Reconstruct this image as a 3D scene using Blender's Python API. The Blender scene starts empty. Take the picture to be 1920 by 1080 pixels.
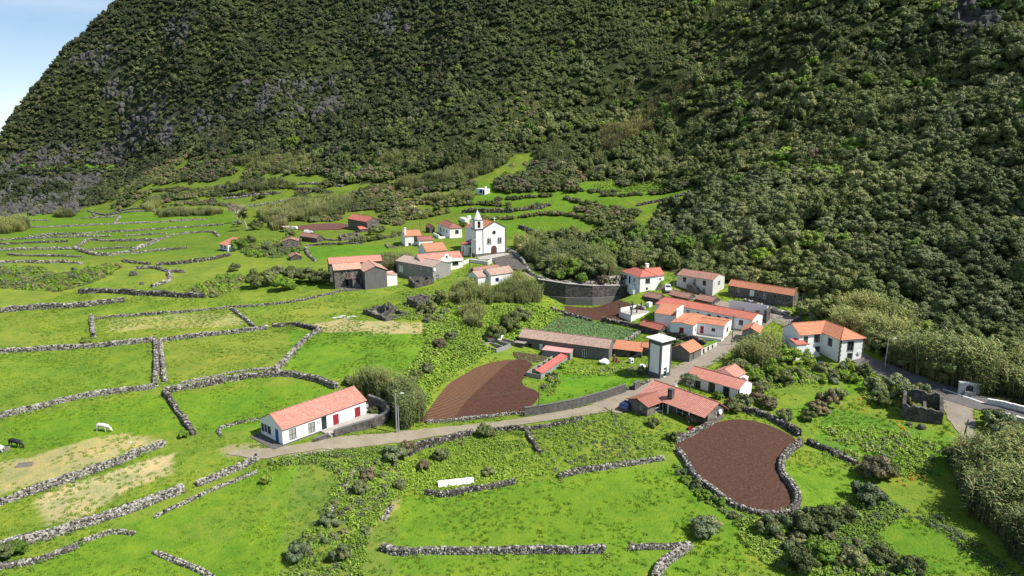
import bpy, bmesh, math, random
import numpy as np
from mathutils import Vector, Matrix, noise as mnoise

# ------------------------------------------------------------------ camera, sky, sun, exposure
S = bpy.context.scene
COL = S.collection
HC, PITCH, FPX = 50.0, math.radians(12.8), 1280.0
cam_d = bpy.data.cameras.new("camera"); cam = bpy.data.objects.new("camera", cam_d); COL.objects.link(cam)
cam.location = (0, 0, HC); cam.rotation_euler = (math.radians(90) - PITCH, 0, 0)
cam_d.sensor_width = 36.0; cam_d.lens = 36.0 * FPX / 1920.0
cam_d.clip_start = 1.0; cam_d.clip_end = 60000.0
S.camera = cam
S.view_settings.view_transform = 'Standard'; S.view_settings.look = 'None'
S.view_settings.gamma = 1.0; S.view_settings.exposure = 0.76; S.view_settings.use_curve_mapping = False
SUN_DIR = Vector((0.93, -0.30, 1.25)).normalized()
sun_el = math.asin(SUN_DIR.z); sun_az = math.atan2(SUN_DIR.x, SUN_DIR.y)
W = bpy.data.worlds.new("World"); S.world = W; W.use_nodes = True
nt = W.node_tree; nt.nodes.clear()
sky = nt.nodes.new('ShaderNodeTexSky'); sky.sky_type = 'NISHITA'; sky.sun_disc = False
sky.sun_elevation = sun_el; sky.sun_rotation = sun_az; sky.altitude = 1200; sky.air_density = 1.0; sky.dust_density = 0.1; sky.ozone_density = 2.4
tc = nt.nodes.new('ShaderNodeTexCoord'); mp = nt.nodes.new('ShaderNodeMapping'); mp.inputs['Scale'].default_value = (1.0, 1.0, 4.5)
mp.inputs['Rotation'].default_value = (0, 0.15, 0.3)
nz = nt.nodes.new('ShaderNodeTexNoise'); nz.inputs['Scale'].default_value = 3.2; nz.inputs['Detail'].default_value = 7; nz.inputs['Roughness'].default_value = 0.55; nz.inputs['Distortion'].default_value = 0.4
cr = nt.nodes.new('ShaderNodeValToRGB'); cr.color_ramp.elements[0].position = 0.40; cr.color_ramp.elements[1].position = 0.62
cr.color_ramp.elements[1].color = (0.55, 0.55, 0.55, 1)
mx = nt.nodes.new('ShaderNodeMix'); mx.data_type = 'RGBA'; mx.inputs['B'].default_value = (5.2, 6.3, 7.8, 1)
bg = nt.nodes.new('ShaderNodeBackground'); bg.inputs['Strength'].default_value = 0.076
wo = nt.nodes.new('ShaderNodeOutputWorld')
L = nt.links.new
L(tc.outputs['Generated'], mp.inputs['Vector']); L(mp.outputs['Vector'], nz.inputs['Vector']); L(nz.outputs['Fac'], cr.inputs['Fac'])
L(cr.outputs['Color'], mx.inputs['Factor']); L(sky.outputs['Color'], mx.inputs['A']); L(mx.outputs['Result'], bg.inputs['Color']); L(bg.outputs['Background'], wo.inputs['Surface'])
sd = bpy.data.lights.new("sun", 'SUN'); sd.energy = 4.7; sd.angle = math.radians(0.5); sd.color = (1.0, 0.95, 0.87)
so = bpy.data.objects.new("sun", sd); COL.objects.link(so); so.rotation_euler = SUN_DIR.to_track_quat('Z', 'Y').to_euler(); so.location = (200, 0, 300)

# ------------------------------------------------------------------ pixel <-> world
cP, sP = math.cos(PITCH), math.sin(PITCH)
def ray(u, v):
    xc = (u - 960) / FPX; yc = (540 - v) / FPX
    return np.array([xc, cP + yc * sP, -sP + yc * cP])
def at_y(u, v, Y):
    d = ray(u, v); t = Y / d[1]; return (d[0] * t, Y, HC + d[2] * t)
def at_z(u, v, z):
    d = ray(u, v); t = (z - HC) / d[2]; return (d[0] * t, d[1] * t, z)
def project(x, y, z):
    zz = z - HC
    f = y * cP - zz * sP; up = y * sP + zz * cP
    f = np.where(np.abs(f) < 1e-3, 1e-3, f)
    return 960 + FPX * x / f, 540 - FPX * up / f, f

# ------------------------------------------------------------------ terrain: height control points (pixel, then height z or distance Y)
CZ = [  # u, v, z
 (0,1079,-3),(400,1079,-3),(800,1079,-3.5),(1200,1079,-4),(1600,1079,-4),(1919,1079,-3),
 (0,1000,-1.5),(250,1000,-2.5),(480,900,-2),(700,900,-2),(0,930,-.6),(0,830,0),(300,850,-.5),(520,840,0),(700,790,0),(660,786,-.1),(610,815,-.1),(690,760,.1),(740,815,0),(480,760,.4),
 (0,700,1.2),(300,690,1.5),(600,690,2.5),(0,600,2),(300,600,2.5),(600,600,3.5),(0,520,2.5),(250,500,3),(0,440,2),(200,440,2.5),(400,450,4),
 (150,412,1.5),(20,418,1),(90,416,1.5),(270,398,4),
 (760,600,4.5),(820,580,5),(790,680,4.2),(750,710,3.6),(700,740,2.4),(830,640,4.5),
 (930,680,0),(880,720,-.6),(820,770,-.6),(900,760,-.7),(985,770,-.4),(800,800,-.5),(950,700,-.2),
 (500,540,4),(640,550,5),(760,545,5.5),(860,545,7),(900,540,7),(960,545,6.5),(1000,560,5.5),(1000,600,2),(920,620,2.5),
 (560,480,5.5),(700,470,7),(760,500,6.5),(820,520,7),(450,480,4.5),(640,430,7.5),(560,420,7),(480,430,6.5),
 (850,490,8.5),(930,478,10),(900,500,9),(800,440,9.5),(870,460,9.5),(700,430,8.5),
 (1080,640,0),(1150,670,0),(1020,660,0),(1180,700,0),(1235,712,0.5),(1120,590,.4),(1080,585,.4),(1180,590,.6),
 (1000,800,0),(1160,760,.2),(1100,860,-1),(1000,950,-3),(1270,800,0.2),(1400,870,-1),(1330,950,-2.5),(1450,960,-2),(1480,820,-.4),
 (1300,700,.8),(1400,745,.8),(1340,650,1.6),(1400,610,2.6),(1290,600,1.8),(1250,590,1.6),(1230,640,1),
 (1200,552,5),(1100,541,6),(1270,552,5),(1340,560,5),(1440,580,4.5),(1500,600,4),(1520,560,6),(1480,560,6),
 (1480,665,2),(1570,682,1.8),(1620,678,2),(1500,750,0.5),(1580,710,1.2),(1640,720,1.5),(1600,850,-1.5),(1700,850,-1),(1700,950,-2),(1600,1000,-3),
 (1710,715,2.2),(1800,750,2.2),(1900,775,2),(1760,790,1.2),(1830,830,0),(1850,950,-1.5),(1900,870,0),
 (1640,650,4),(1750,690,4),(1850,715,4),(1560,590,6.5),
 (1060,520,7.5),(1150,525,8),(1000,490,9),(1230,530,7),(1340,510,8),(1450,520,8),
 (2100,1079,-2),(2200,900,1),(2100,800,5),(-200,1079,-3),(-300,900,-1),(-300,700,1),(-300,550,1.5),(-150,430,1),(-500,430,-6),(-500,600,-2),(-700,900,-3),
]
CY = [  # u, v, forward distance Y
 (0,396,520),(90,396,520),(190,388,520),(40,330,640),(120,330,640),(230,318,640),(0,318,660),
 (0,290,672),(100,290,660),(230,290,652),(0,267,700),(21,226,702),(75,166,715),(123,122,725),(128,78,742),(165,45,758),(222,2,778),
 (120,230,680),(220,200,684),(220,120,708),(350,250,612),(350,180,632),(350,100,660),(350,50,685),(350,0,705),(500,180,610),(500,100,640),(500,0,690),
 (300,370,480),(350,340,500),(260,350,520),(400,300,530),(450,250,560),(400,380,440),(460,400,400),(400,340,490),
 (600,380,400),(700,350,420),(600,320,460),(560,270,520),(700,200,560),(700,100,610),(700,0,670),
 (800,400,340),(760,370,370),(900,370,345),(1000,365,340),(900,420,305),(1050,400,305),(1000,440,280),(1100,430,280),
 (900,320,395),(1000,310,390),(800,300,430),(1150,370,322),(1250,370,310),(1150,320,365),(1290,350,320),(1290,300,365),
 (900,250,450),(900,150,520),(900,50,580),(900,0,610),(1050,250,430),(1200,250,410),(1200,180,450),(1100,100,510),(1100,0,570),
 (1300,230,400),(1300,100,470),(1300,0,530),
 (1150,470,238),(1250,440,250),(1250,500,215),(1350,480,215),(1350,400,255),(1350,330,310),
 (1450,470,205),(1450,400,240),(1450,300,305),(1450,200,360),(1450,100,410),(1450,0,460),
 (1600,540,180),(1600,450,205),(1600,350,245),(1600,250,290),(1600,150,335),(1600,50,380),(1600,0,400),
 (1750,600,158),(1750,500,180),(1750,400,207),(1750,300,240),(1750,200,280),(1750,100,320),(1750,0,365),
 (1900,650,145),(1900,550,160),(1900,450,180),(1900,350,205),(1900,250,232),(1900,150,265),(1900,50,305),
 (2100,650,150),(2100,500,165),(2100,300,200),(2100,100,250),
]
CX = [ # raw world points far outside or beyond the picture
 (-1100,1150,-60),(-900,1200,-50),(-650,1100,100),(-560,1000,175),(-560,1100,190),(-600,800,0),(-560,860,40),(-520,900,90),(-470,950,140),(-400,1000,400),(-200,900,400),(0,850,400),(200,750,380),(400,650,360),(600,500,330),(-700,800,-60),(-640,700,-60),(-900,600,-70),(-720,900,-40),
 (-560,480,-45),(-480,500,-38),(-420,480,-30),(-300,485,-14),(-800,300,-60),(-500,250,-25),(-600,100,-40),(-300,30,-8),(0,10,-6),(200,10,-4),(400,100,40),(600,200,150),(700,400,280),(400,400,200),(0,1300,420),(600,1000,420),(-500,1300,380),(1000,600,400),(-1200,300,-70),(1000,100,250),(-1200,0,-70),(0,-200,-6),(-1300,1300,-70)
]
# curved ridge crest that makes the skyline falls away behind
CX += [(-735,930,-20),(-700,980,0),(-640,1010,40)]
pts = np.array([at_z(*c) for c in CZ] + [at_y(*c) for c in CY] + CX, float)
CR = 5.0
def kern(a, b):
    d2 = ((a[:, None, :] - b[None, :, :]) ** 2).sum(-1); return -np.sqrt(d2 + CR * CR)
P2 = pts[:, :2]
n = len(P2)
A = np.zeros((n + 3, n + 3)); A[:n, :n] = kern(P2, P2) + np.eye(n) * 3.0
A[:n, n] = A[n, :n] = 1; A[:n, n + 1:] = P2 / 500; A[n + 1:, :n] = (P2 / 500).T
rhs = np.zeros(n + 3); rhs[:n] = pts[:, 2]
wts = np.linalg.solve(A, rhs)
def rbf(x, y):
    q = np.stack([x.ravel(), y.ravel()], 1); out = np.empty(len(q))
    for i in range(0, len(q), 20000):
        s = q[i:i + 20000]; out[i:i + 20000] = kern(s, P2) @ wts[:n] + wts[n] + (s / 500) @ wts[n + 1:]
    return out.reshape(x.shape)
# value noise, vectorised
_rs = np.random.RandomState(5); _tab = _rs.rand(256, 256)
def vnoise(x, y):
    xi = np.floor(x).astype(int); yi = np.floor(y).astype(int); fx = x - xi; fy = y - yi
    fx = fx * fx * (3 - 2 * fx); fy = fy * fy * (3 - 2 * fy)
    a = _tab[xi & 255, yi & 255]; b = _tab[(xi + 1) & 255, yi & 255]; c = _tab[xi & 255, (yi + 1) & 255]; d = _tab[(xi + 1) & 255, (yi + 1) & 255]
    return (a * (1 - fx) + b * fx) * (1 - fy) + (c * (1 - fx) + d * fx) * fy
def fbm(x, y, o=4):
    s = 0; a = .5
    for k in range(o):
        s = s + a * (vnoise(x * 2 ** k + 17 * k, y * 2 ** k + 31 * k) - .5); a *= .5
    return s
def sstep(a, b, x):
    t = np.clip((x - a) / (b - a), 0, 1); return t * t * (3 - 2 * t)
def axis(lo, hi, a, b, step, grow):
    mid = list(np.arange(a, b, step)); s = step; p = a; left = []
    while p > lo: s *= grow; p -= s; left.append(p)
    s = step; p = mid[-1]; right = []
    while p < hi: s *= grow; p += s; right.append(p)
    return np.array(left[::-1] + mid + right)
GX = axis(-1500, 1500, -150, 150, 0.9, 1.035)
GY = axis(-300, 1500, 50, 300, 0.9, 1.025)
XX, YY = np.meshgrid(GX, GY, indexing='ij')
ZZ = rbf(XX, YY)
# coarse mountain roughness: spurs and gullies running down the slope
mtn = sstep(18, 70, ZZ) 
ca, sa = math.cos(0.5), math.sin(0.5)
ax_, ay_ = XX * ca + YY * sa, -XX * sa + YY * ca
ZZ = ZZ + mtn * (fbm(ax_ / 60, ay_ / 130, 4) * 34 + fbm(ax_ / 17, ay_ / 42, 3) * 12 + fbm(XX / 25, YY / 25, 3) * 6)
rough = sstep(9, 20, ZZ) * (1 - mtn)
ZZ = ZZ + rough * fbm(XX / 30, YY / 30, 3) * 5 + fbm(XX / 14, YY / 14, 3) * 0.5

def Hs(x, y):
    x = np.asarray(x, float); y = np.asarray(y, float)
    i = np.clip(np.searchsorted(GX, x) - 1, 0, len(GX) - 2); j = np.clip(np.searchsorted(GY, y) - 1, 0, len(GY) - 2)
    fx = (x - GX[i]) / (GX[i + 1] - GX[i]); fy = (y - GY[j]) / (GY[j + 1] - GY[j])
    return (ZZ[i, j] * (1 - fx) + ZZ[i + 1, j] * fx) * (1 - fy) + (ZZ[i, j + 1] * (1 - fx) + ZZ[i + 1, j + 1] * fx) * fy
_T = 45 * 1.006 ** np.arange(560)
def hit(u, v):
    d = ray(u, v); x = d[0] * _T; y = d[1] * _T; z = HC + d[2] * _T
    k = np.nonzero(z < Hs(x, y))[0]
    if len(k) == 0: return np.array([x[-1], y[-1], z[-1]])
    k = k[0]; a = _T[max(k - 1, 0)]; b = _T[k]
    for _ in range(14):
        m = (a + b) / 2
        if HC + d[2] * m < Hs(d[0] * m, d[1] * m): b = m
        else: a = m
    return np.array([d[0] * b, d[1] * b, HC + d[2] * b])
def hits(px): return np.array([hit(*p) for p in px])
def inpoly(u, v, poly):
    poly = np.asarray(poly, float); u = np.asarray(u); v = np.asarray(v)
    c = np.zeros(u.shape, bool); j = len(poly) - 1
    for i in range(len(poly)):
        x1, y1 = poly[i]; x2, y2 = poly[j]
        if y1 != y2:
            c ^= ((y1 > v) != (y2 > v)) & (u < (x2 - x1) * (v - y1) / (y2 - y1) + x1)
        j = i
    return c
# the road terrace held by the retaining wall: a real step in the ground
RW = np.array([at_z(u, v, .5)[:2] for u, v in ((1008, 566), (1060, 571), (1110, 572), (1158, 568), (1205, 563))])
def step_terrace():
    global ZZ
    m = (XX > RW[0, 0] - 6) & (XX < RW[-1, 0] + 4) & (YY > RW[:, 1].min() - 12) & (YY < RW[:, 1].max() + 12)
    yw = np.interp(XX, RW[:, 0], RW[:, 1]); d = YY - yw
    roadz = np.interp(XX, RW[:, 0], [7.2, 6.6, 6.1, 5.6, 5.1])
    e = sstep(-1, 1, np.minimum(XX - RW[0, 0] + 3, RW[-1, 0] + 3 - XX) / 3)
    up = m & (d > 0.4); dn = m & (d <= 0.4) & (d > -9)
    ZZ = np.where(up & (d < 7), ZZ + (np.maximum(ZZ, roadz) - ZZ) * e, ZZ)
    ZZ = np.where(dn, ZZ + (np.minimum(ZZ, .6) - ZZ) * e * sstep(-9, -5, d), ZZ)
step_terrace()
def pad(ox, oy, ang, x0, x1, y0, y1, z, soft=3.0):
    global ZZ
    a = math.radians(ang); lx = (XX - ox) * math.cos(a) + (YY - oy) * math.sin(a); ly = -(XX - ox) * math.sin(a) + (YY - oy) * math.cos(a)
    d = np.maximum(np.maximum(x0 - lx, lx - x1), np.maximum(y0 - ly, ly - y1)); k = 1 - sstep(0, soft, d); ZZ = ZZ + (z - ZZ) * k
pad(-37.5, 103.5, 49, -2.0, 19.5, -5.0, 7.4, -.12, 3.5)
# ------------------------------------------------------------------ node helpers and materials
def mat(name, rough=0.85, spec=0.25):
    m = bpy.data.materials.new(name); m.use_nodes = True; t = m.node_tree; b = t.nodes['Principled BSDF']
    b.inputs['Roughness'].default_value = rough; b.inputs['Specular IOR Level'].default_value = spec
    return m, t, b
def nd(t, typ, **k):
    x = t.nodes.new(typ)
    for a, v in k.items():
        if a in x.inputs: x.inputs[a].default_value = v
        else: setattr(x, a, v)
    return x
def noise(t, scale, detail=4, rough=.6, coord=None, dist=0.0):
    x = nd(t, 'ShaderNodeTexNoise', Scale=scale, Detail=detail, Roughness=rough, Distortion=dist)
    if coord is not None: t.links.new(coord, x.inputs['Vector'])
    return x.outputs['Fac']
def pos(t): return nd(t, 'ShaderNodeNewGeometry').outputs['Position']
def ramp(t, fac, stops):
    r = nd(t, 'ShaderNodeValToRGB'); e = r.color_ramp.elements
    while len(e) < len(stops): e.new(.5)
    for k, (p, c) in zip(e, stops):
        k.position = p; k.color = (*c, 1) if len(c) == 3 else c
    t.links.new(fac, r.inputs['Fac']); return r.outputs['Color']
def mix(t, f, a, b, mode='MIX'):
    x = nd(t, 'ShaderNodeMix'); x.data_type = 'RGBA'; x.blend_type = mode
    for s, v in (('Factor', f), ('A', a), ('B', b)):
        i = [q for q in x.inputs if q.name == s and (q.type == ('VALUE' if s == 'Factor' else 'RGBA'))][0]
        if isinstance(v, (int, float)): i.default_value = v
        elif isinstance(v, tuple): i.default_value = (*v, 1)
        else: t.links.new(v, i)
    return [q for q in x.outputs if q.type == 'RGBA'][0]
def mathn(t, op, a, b=None):
    x = nd(t, 'ShaderNodeMath', operation=op)
    for i, v in enumerate((a, b)):
        if v is None: continue
        if isinstance(v, (int, float)): x.inputs[i].default_value = v
        else: t.links.new(v, x.inputs[i])
    return x.outputs[0]
def bump(t, b, h, strength=.4, dist=.1):
    x = nd(t, 'ShaderNodeBump', Strength=strength, Distance=dist); t.links.new(h, x.inputs['Height']); t.links.new(x.outputs['Normal'], b.inputs['Normal'])
def setc(t, b, c): t.links.new(c, b.inputs['Base Color'])
def vcol(t): return nd(t, 'ShaderNodeVertexColor', layer_name='Col').outputs['Color']
MT = {}
def simple(name, c1, c2, scale=3.0, rough=.85, bs=.3, spec=.25, lo=.35, hi=.65, detail=5):
    m, t, b = mat(name, rough, spec); p = pos(t); n = noise(t, scale, detail, .65, p)
    setc(t, b, ramp(t, n, [(lo, c1), (hi, c2)])); bump(t, b, n, bs, .05); MT[name] = m; return m
def weathered(name, base, stain, amt=.5, dirt=(.12, .11, .10)):
    m, t, b = mat(name, .9, .2); p = pos(t)
    mp_ = nd(t, 'ShaderNodeMapping'); mp_.inputs['Scale'].default_value = (1.3, 1.3, .35); t.links.new(p, mp_.inputs['Vector'])
    n = noise(t, 1.2, 6, .7, mp_.outputs['Vector']); n2 = noise(t, 5.0, 5, .7, p)
    c = ramp(t, n, [(.3, base), (.75, stain)])
    f = mathn(t, 'MULTIPLY', ramp(t, n2, [(.5, (0, 0, 0)), (.72, (1, 1, 1))]), amt)
    setc(t, b, mix(t, f, c, dirt)); bump(t, b, n2, .25, .03); MT[name] = m; return m
weathered('plaster_white', (.80, .80, .78), (.72, .71, .68), .06)
weathered('plaster_old', (.66, .65, .62), (.42, .41, .38), .75, (.16, .15, .13))
weathered('render_grey', (.115, .11, .105), (.17, .165, .155), .4, (.06, .06, .055))
weathered('render_pale', (.30, .29, .27), (.22, .21, .19), .4, (.10, .10, .09))
simple('concrete', (.36, .34, .31), (.27, .25, .22), 1.2)
simple('concrete_dark', (.13, .12, .11), (.075, .07, .065), 1.5)
simple('trim_dark', (.055, .055, .055), (.09, .09, .085), 4)
simple('paint_grey', (.085, .09, .085), (.11, .115, .11), 3)
simple('paint_red', (.28, .022, .03), (.22, .018, .026), 4)
simple('paint_blue', (.02, .10, .32), (.02, .08, .26), 4)
simple('paint_deepblue', (.01, .04, .32), (.01, .03, .26), 4)
simple('paint_green', (.01, .06, .045), (.012, .05, .04), 4)
simple('paint_brown', (.12, .05, .035), (.09, .04, .03), 4)
simple('paint_white', (.78, .78, .77), (.7, .7, .69), 4)
simple('wood_grey', (.30, .27, .23), (.18, .16, .14), 6)
simple('wood_pole', (.13, .11, .09), (.2, .18, .16), 6)
simple('metal_grey', (.35, .35, .36), (.28, .28, .29), 6, .5)
simple('bark', (.11, .09, .07), (.2, .17, .14), 5)
simple('bark_pale', (.42, .38, .34), (.28, .25, .22), 5)
simple('plastic_white', (.75, .75, .74), (.66, .66, .66), 2, .5)
simple('tyre', (.015, .015, .015), (.03, .03, .03), 9)
def glass(name, c):
    m, t, b = mat(name, .08, .6); b.inputs['Base Color'].default_value = (*c, 1); MT[name] = m
glass('glass', (.02, .025, .03)); glass('glass_curtain', (.30, .30, .29))
def car_paint(name, c):
    m, t, b = mat(name, .25, .5); b.inputs['Base Color'].default_value = (*c, 1); b.inputs['Coat Weight'].default_value = .5; MT[name] = m
car_paint('car_white', (.75, .75, .76)); car_paint('car_blue', (.02, .035, .10))
def masonry(name, c1, c2, joint, scale=2.2, jw=.06):
    m, t, b = mat(name, .95, .15); p = pos(t)
    nn = nd(t, 'ShaderNodeTexNoise', Scale=1.5, Detail=2.0); t.links.new(p, nn.inputs['Vector'])
    pv = mix(t, .12, p, nn.outputs['Color'])
    v = nd(t, 'ShaderNodeTexVoronoi', Scale=scale); t.links.new(pv, v.inputs['Vector'])
    e = nd(t, 'ShaderNodeTexVoronoi', Scale=scale, feature='DISTANCE_TO_EDGE'); t.links.new(pv, e.inputs['Vector'])
    sep = nd(t, 'ShaderNodeSeparateColor'); t.links.new(v.outputs['Color'], sep.inputs['Color'])
    c = ramp(t, sep.outputs[0], [(.1, c1), (.9, c2)])
    f = ramp(t, e.outputs['Distance'], [(0, (1, 1, 1)), (jw, (0, 0, 0))])
    c = mix(t, f, c, joint); c = mix(t, noise(t, .5, 4, .6, p), c, mix(t, .5, c, (.10, .095, .08)))
    setc(t, b, c); bump(t, b, e.outputs['Distance'], .6, .08); MT[name] = m
masonry('stone_dark', (.045, .04, .038), (.15, .14, .125), (.05, .045, .04))
masonry('stone_mortar', (.05, .045, .04), (.14, .12, .10), (.30, .28, .25), 1.6, .09)
masonry('stone_white_joint', (.04, .04, .042), (.10, .10, .10), (.5, .5, .5), 1.3, .12)
masonry('stone_brown', (.09, .07, .055), (.22, .18, .15), (.26, .24, .21), 2.0)
def tiles(name, c1, c2, c3, course=.42, colw=.34, patch=.5, old=0):
    m, t, b = mat(name, .8, .25); uv = nd(t, 'ShaderNodeUVMap').outputs['UV']
    br = nd(t, 'ShaderNodeTexBrick', Scale=1.0); br.offset = 0
    br.inputs['Brick Width'].default_value = colw; br.inputs['Row Height'].default_value = course
    br.inputs['Mortar Size'].default_value = .035; br.inputs['Bias'].default_value = 0
    br.inputs['Color1'].default_value = (*c1, 1); br.inputs['Color2'].default_value = (*c2, 1); br.inputs['Mortar'].default_value = tuple(x * .45 for x in c1) + (1,)
    t.links.new(uv, br.inputs['Vector'])
    n = noise(t, .45, 4, .6, pos(t)); n2 = noise(t, 4.5 if old else 2.0, 4, .7, pos(t))
    c = mix(t, ramp(t, n2, [(.45, (0, 0, 0)), (.7, (patch, patch, patch))]), br.outputs['Color'], c3)
    c = mix(t, .35, c, mix(t, n, c, tuple(x * .8 for x in c1)))
    if old:
        n3 = noise(t, 1.3, 5, .7, pos(t)); c = mix(t, ramp(t, n3, [(.4, (0, 0, 0)), (.66, (old, old, old))]), c, (.12, .10, .085))
    setc(t, b, c)
    w = nd(t, 'ShaderNodeTexWave', Scale=.5 / colw * .637 * .5 * 3.1416 / 1.57); w.wave_profile = 'SIN'; w.bands_direction = 'X'; t.links.new(uv, w.inputs['Vector'])
    h = mathn(t, 'ADD', w.outputs['Fac'], mathn(t, 'MULTIPLY', br.outputs['Fac'], -.6)); bump(t, b, h, .7, .06); MT[name] = m
tiles('tile_salmon', (.52, .20, .145), (.62, .27, .21), (.66, .36, .29), patch=.5)
tiles('tile_orange', (.50, .19, .10), (.57, .25, .145), (.56, .31, .21), patch=.45)
tiles('tile_red', (.47, .135, .095), (.53, .18, .13), (.55, .26, .20), patch=.4)
tiles('tile_pink', (.48, .19, .14), (.56, .25, .20), (.60, .35, .29), course=.42, patch=.6)
tiles('tile_brown', (.30, .12, .085), (.36, .15, .11), (.40, .20, .15), patch=.4)
tiles('tile_maroon', (.30, .11, .09), (.36, .15, .125), (.38, .22, .19), patch=.4)
tiles('tile_old', (.34, .14, .10), (.46, .22, .17), (.44, .34, .27), patch=.9, old=.5)
tiles('tile_old_pale', (.36, .21, .16), (.50, .36, .29), (.56, .46, .38), patch=.9, old=.25)
tiles('tile_faded', (.50, .27, .19), (.56, .33, .25), (.60, .42, .33), patch=.7)
tiles('tile_dusty', (.40, .29, .24), (.46, .35, .29), (.50, .41, .34), patch=.7)
def corrug(name, c1, c2):
    m, t, b = mat(name, .55, .3); uv = nd(t, 'ShaderNodeUVMap').outputs['UV']
    w = nd(t, 'ShaderNodeTexWave', Scale=1.6); w.bands_direction = 'X'; t.links.new(uv, w.inputs['Vector'])
    setc(t, b, mix(t, noise(t, .8, 4, .6, pos(t)), c1, c2)); bump(t, b, w.outputs['Fac'], .6, .05); MT[name] = m
corrug('metal_red', (.50, .06, .055), (.56, .17, .14)); corrug('metal_pink', (.55, .22, .20), (.58, .33, .30)); corrug('metal_bright_red', (.62, .05, .04), (.66, .10, .08))
# ground surfaces
def ground_mat():
    m, t, b = mat('ground', .95, .1); p = pos(t); c = vcol(t)
    n1 = noise(t, .09, 5, .65, p); n2 = noise(t, .45, 5, .7, p); n3 = noise(t, 2.6, 4, .75, p); n4 = noise(t, 7.0, 3, .7, p)
    a = mathn(t, 'ADD', mathn(t, 'MULTIPLY', n1, .8), mathn(t, 'MULTIPLY', n2, .9)); a = mathn(t, 'ADD', a, mathn(t, 'MULTIPLY', n3, .55)); a = mathn(t, 'ADD', a, mathn(t, 'MULTIPLY', n4, .4))
    k = ramp(t, mathn(t, 'MULTIPLY', a, .5), [(.49, (.50, .68, .55)), (.64, (.92, .95, .95)), (.80, (1.5, 1.2, 1.1))])
    c2 = mix(t, 1.0, c, k, 'MULTIPLY')
    tuft = ramp(t, noise(t, .8, 3, .55, p, 1.2), [(.60, (0, 0, 0)), (.68, (.6, .6, .6))])
    c2 = mix(t, tuft, c2, mix(t, 1.0, c2, (.50, .74, .62), 'MULTIPLY'))
    setc(t, b, c2); bump(t, b, mathn(t, 'ADD', n3, mathn(t, 'MULTIPLY', n4, .6)), .9, .25); MT['ground'] = m
ground_mat()
simple('soil', (.048, .023, .016), (.095, .048, .035), 1.6, .95, .6, .1, .3, .7, 8)
def furrow(name, ang, per, c1, c2, bs=.8, wv=.55):
    m, t, b = mat(name, .95, .1); p = pos(t); mp_ = nd(t, 'ShaderNodeMapping'); mp_.inputs['Rotation'].default_value = (0, 0, -math.radians(ang)); t.links.new(p, mp_.inputs['Vector'])
    w = nd(t, 'ShaderNodeTexWave', Scale=.314 / per * 1.0, Distortion=1.2); w.inputs['Detail'].default_value = 2; w.inputs['Detail Scale'].default_value = 1.5
    w.bands_direction = 'Y'; t.links.new(mp_.outputs['Vector'], w.inputs['Vector'])
    n = noise(t, 3.0, 6, .75, p); f = mathn(t, 'ADD', mathn(t, 'MULTIPLY', w.outputs['Fac'], wv), mathn(t, 'MULTIPLY', n, .5))
    setc(t, b, ramp(t, f, [(.25, c1), (.8, c2)])); bump(t, b, f, bs, .22); MT[name] = m
furrow('soil_furrow', -4, .55, (.060, .027, .018), (.175, .10, .062), 1.0)
furrow('soil_fine', 55, .62, (.058, .028, .020), (.088, .045, .034), .5, .10)
simple('soil_plain', (.042, .021, .015), (.105, .056, .041), 3.5, .95, 1.0, .1, .32, .68, 12)
simple('soil_red', (.10, .045, .036), (.13, .06, .048), .8)
def road_mat(name, c1, c2, c3, tuft=True):
    m, t, b = mat(name, .92, .2); p = pos(t); n = noise(t, .35, 6, .65, p); n2 = noise(t, 4.0, 5, .7, p)
    c = ramp(t, n, [(.3, c1), (.7, c2)]); c = mix(t, ramp(t, n2, [(.5, (0, 0, 0)), (.75, (.8, .8, .8))]), c, c3)
    setc(t, b, c); bump(t, b, n2, .4, .05); MT[name] = m
road_mat('track', (.21, .175, .125), (.30, .255, .195), (.13, .14, .06))
road_mat('asphalt', (.10, .092, .09), (.145, .135, .13), (.07, .065, .06))
road_mat('cobble', (.20, .17, .135), (.28, .24, .195), (.12, .10, .075))
simple('rock', (.028, .029, .027), (.115, .112, .10), .5, .95, .8, .15, .3, .7, 8)
simple('hay', (.40, .36, .20), (.28, .25, .12), 4)
simple('grass_lush', (.075, .175, .012), (.11, .22, .02), 1.5)
simple('white_line', (.75, .75, .75), (.6, .6, .6), 5)
# vertex coloured stone (lichen) and foliage
def stones_mat():
    m, t, b = mat('dry_stone', .95, .15); p = pos(t); n = noise(t, 9, 4, .7, p)
    setc(t, b, mix(t, 1.0, vcol(t), ramp(t, n, [(.3, (.6, .58, .56)), (.7, (1.35, 1.33, 1.28))]), 'MULTIPLY')); bump(t, b, n, .6, .05); MT['dry_stone'] = m
stones_mat()
def foliage(name, c1, c2, c3, patch=0.02, trans=0.0):
    m, t, b = mat(name, .65, .22); oi = nd(t, 'ShaderNodeObjectInfo')
    c = ramp(t, oi.outputs['Random'], [(0, c1), (.5, c2), (1, c3)])
    n = noise(t, patch, 3, .6, oi.outputs['Location'])
    c = mix(t, 1.0, c, ramp(t, n, [(.36, (.68, .70, .68)), (.64, (1.38, 1.26, 1.0))]), 'MULTIPLY')
    c = mix(t, 1.0, c, vcol(t), 'MULTIPLY'); setc(t, b, c); MT[name] = m
foliage('leaf_forest', (.060, .085, .026), (.090, .118, .036), (.122, .145, .054))
foliage('leaf_shaded', (.030, .042, .020), (.050, .064, .028), (.072, .080, .040))  # forest leaf darkened, shade of the far left mountain put into its colour
foliage('leaf_olive', (.105, .130, .055), (.140, .165, .075), (.115, .145, .05))
foliage('leaf_bright', (.10, .18, .022), (.13, .21, .026), (.16, .22, .04))
foliage('leaf_dry', (.15, .13, .08), (.13, .115, .07), (.17, .14, .09))
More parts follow.
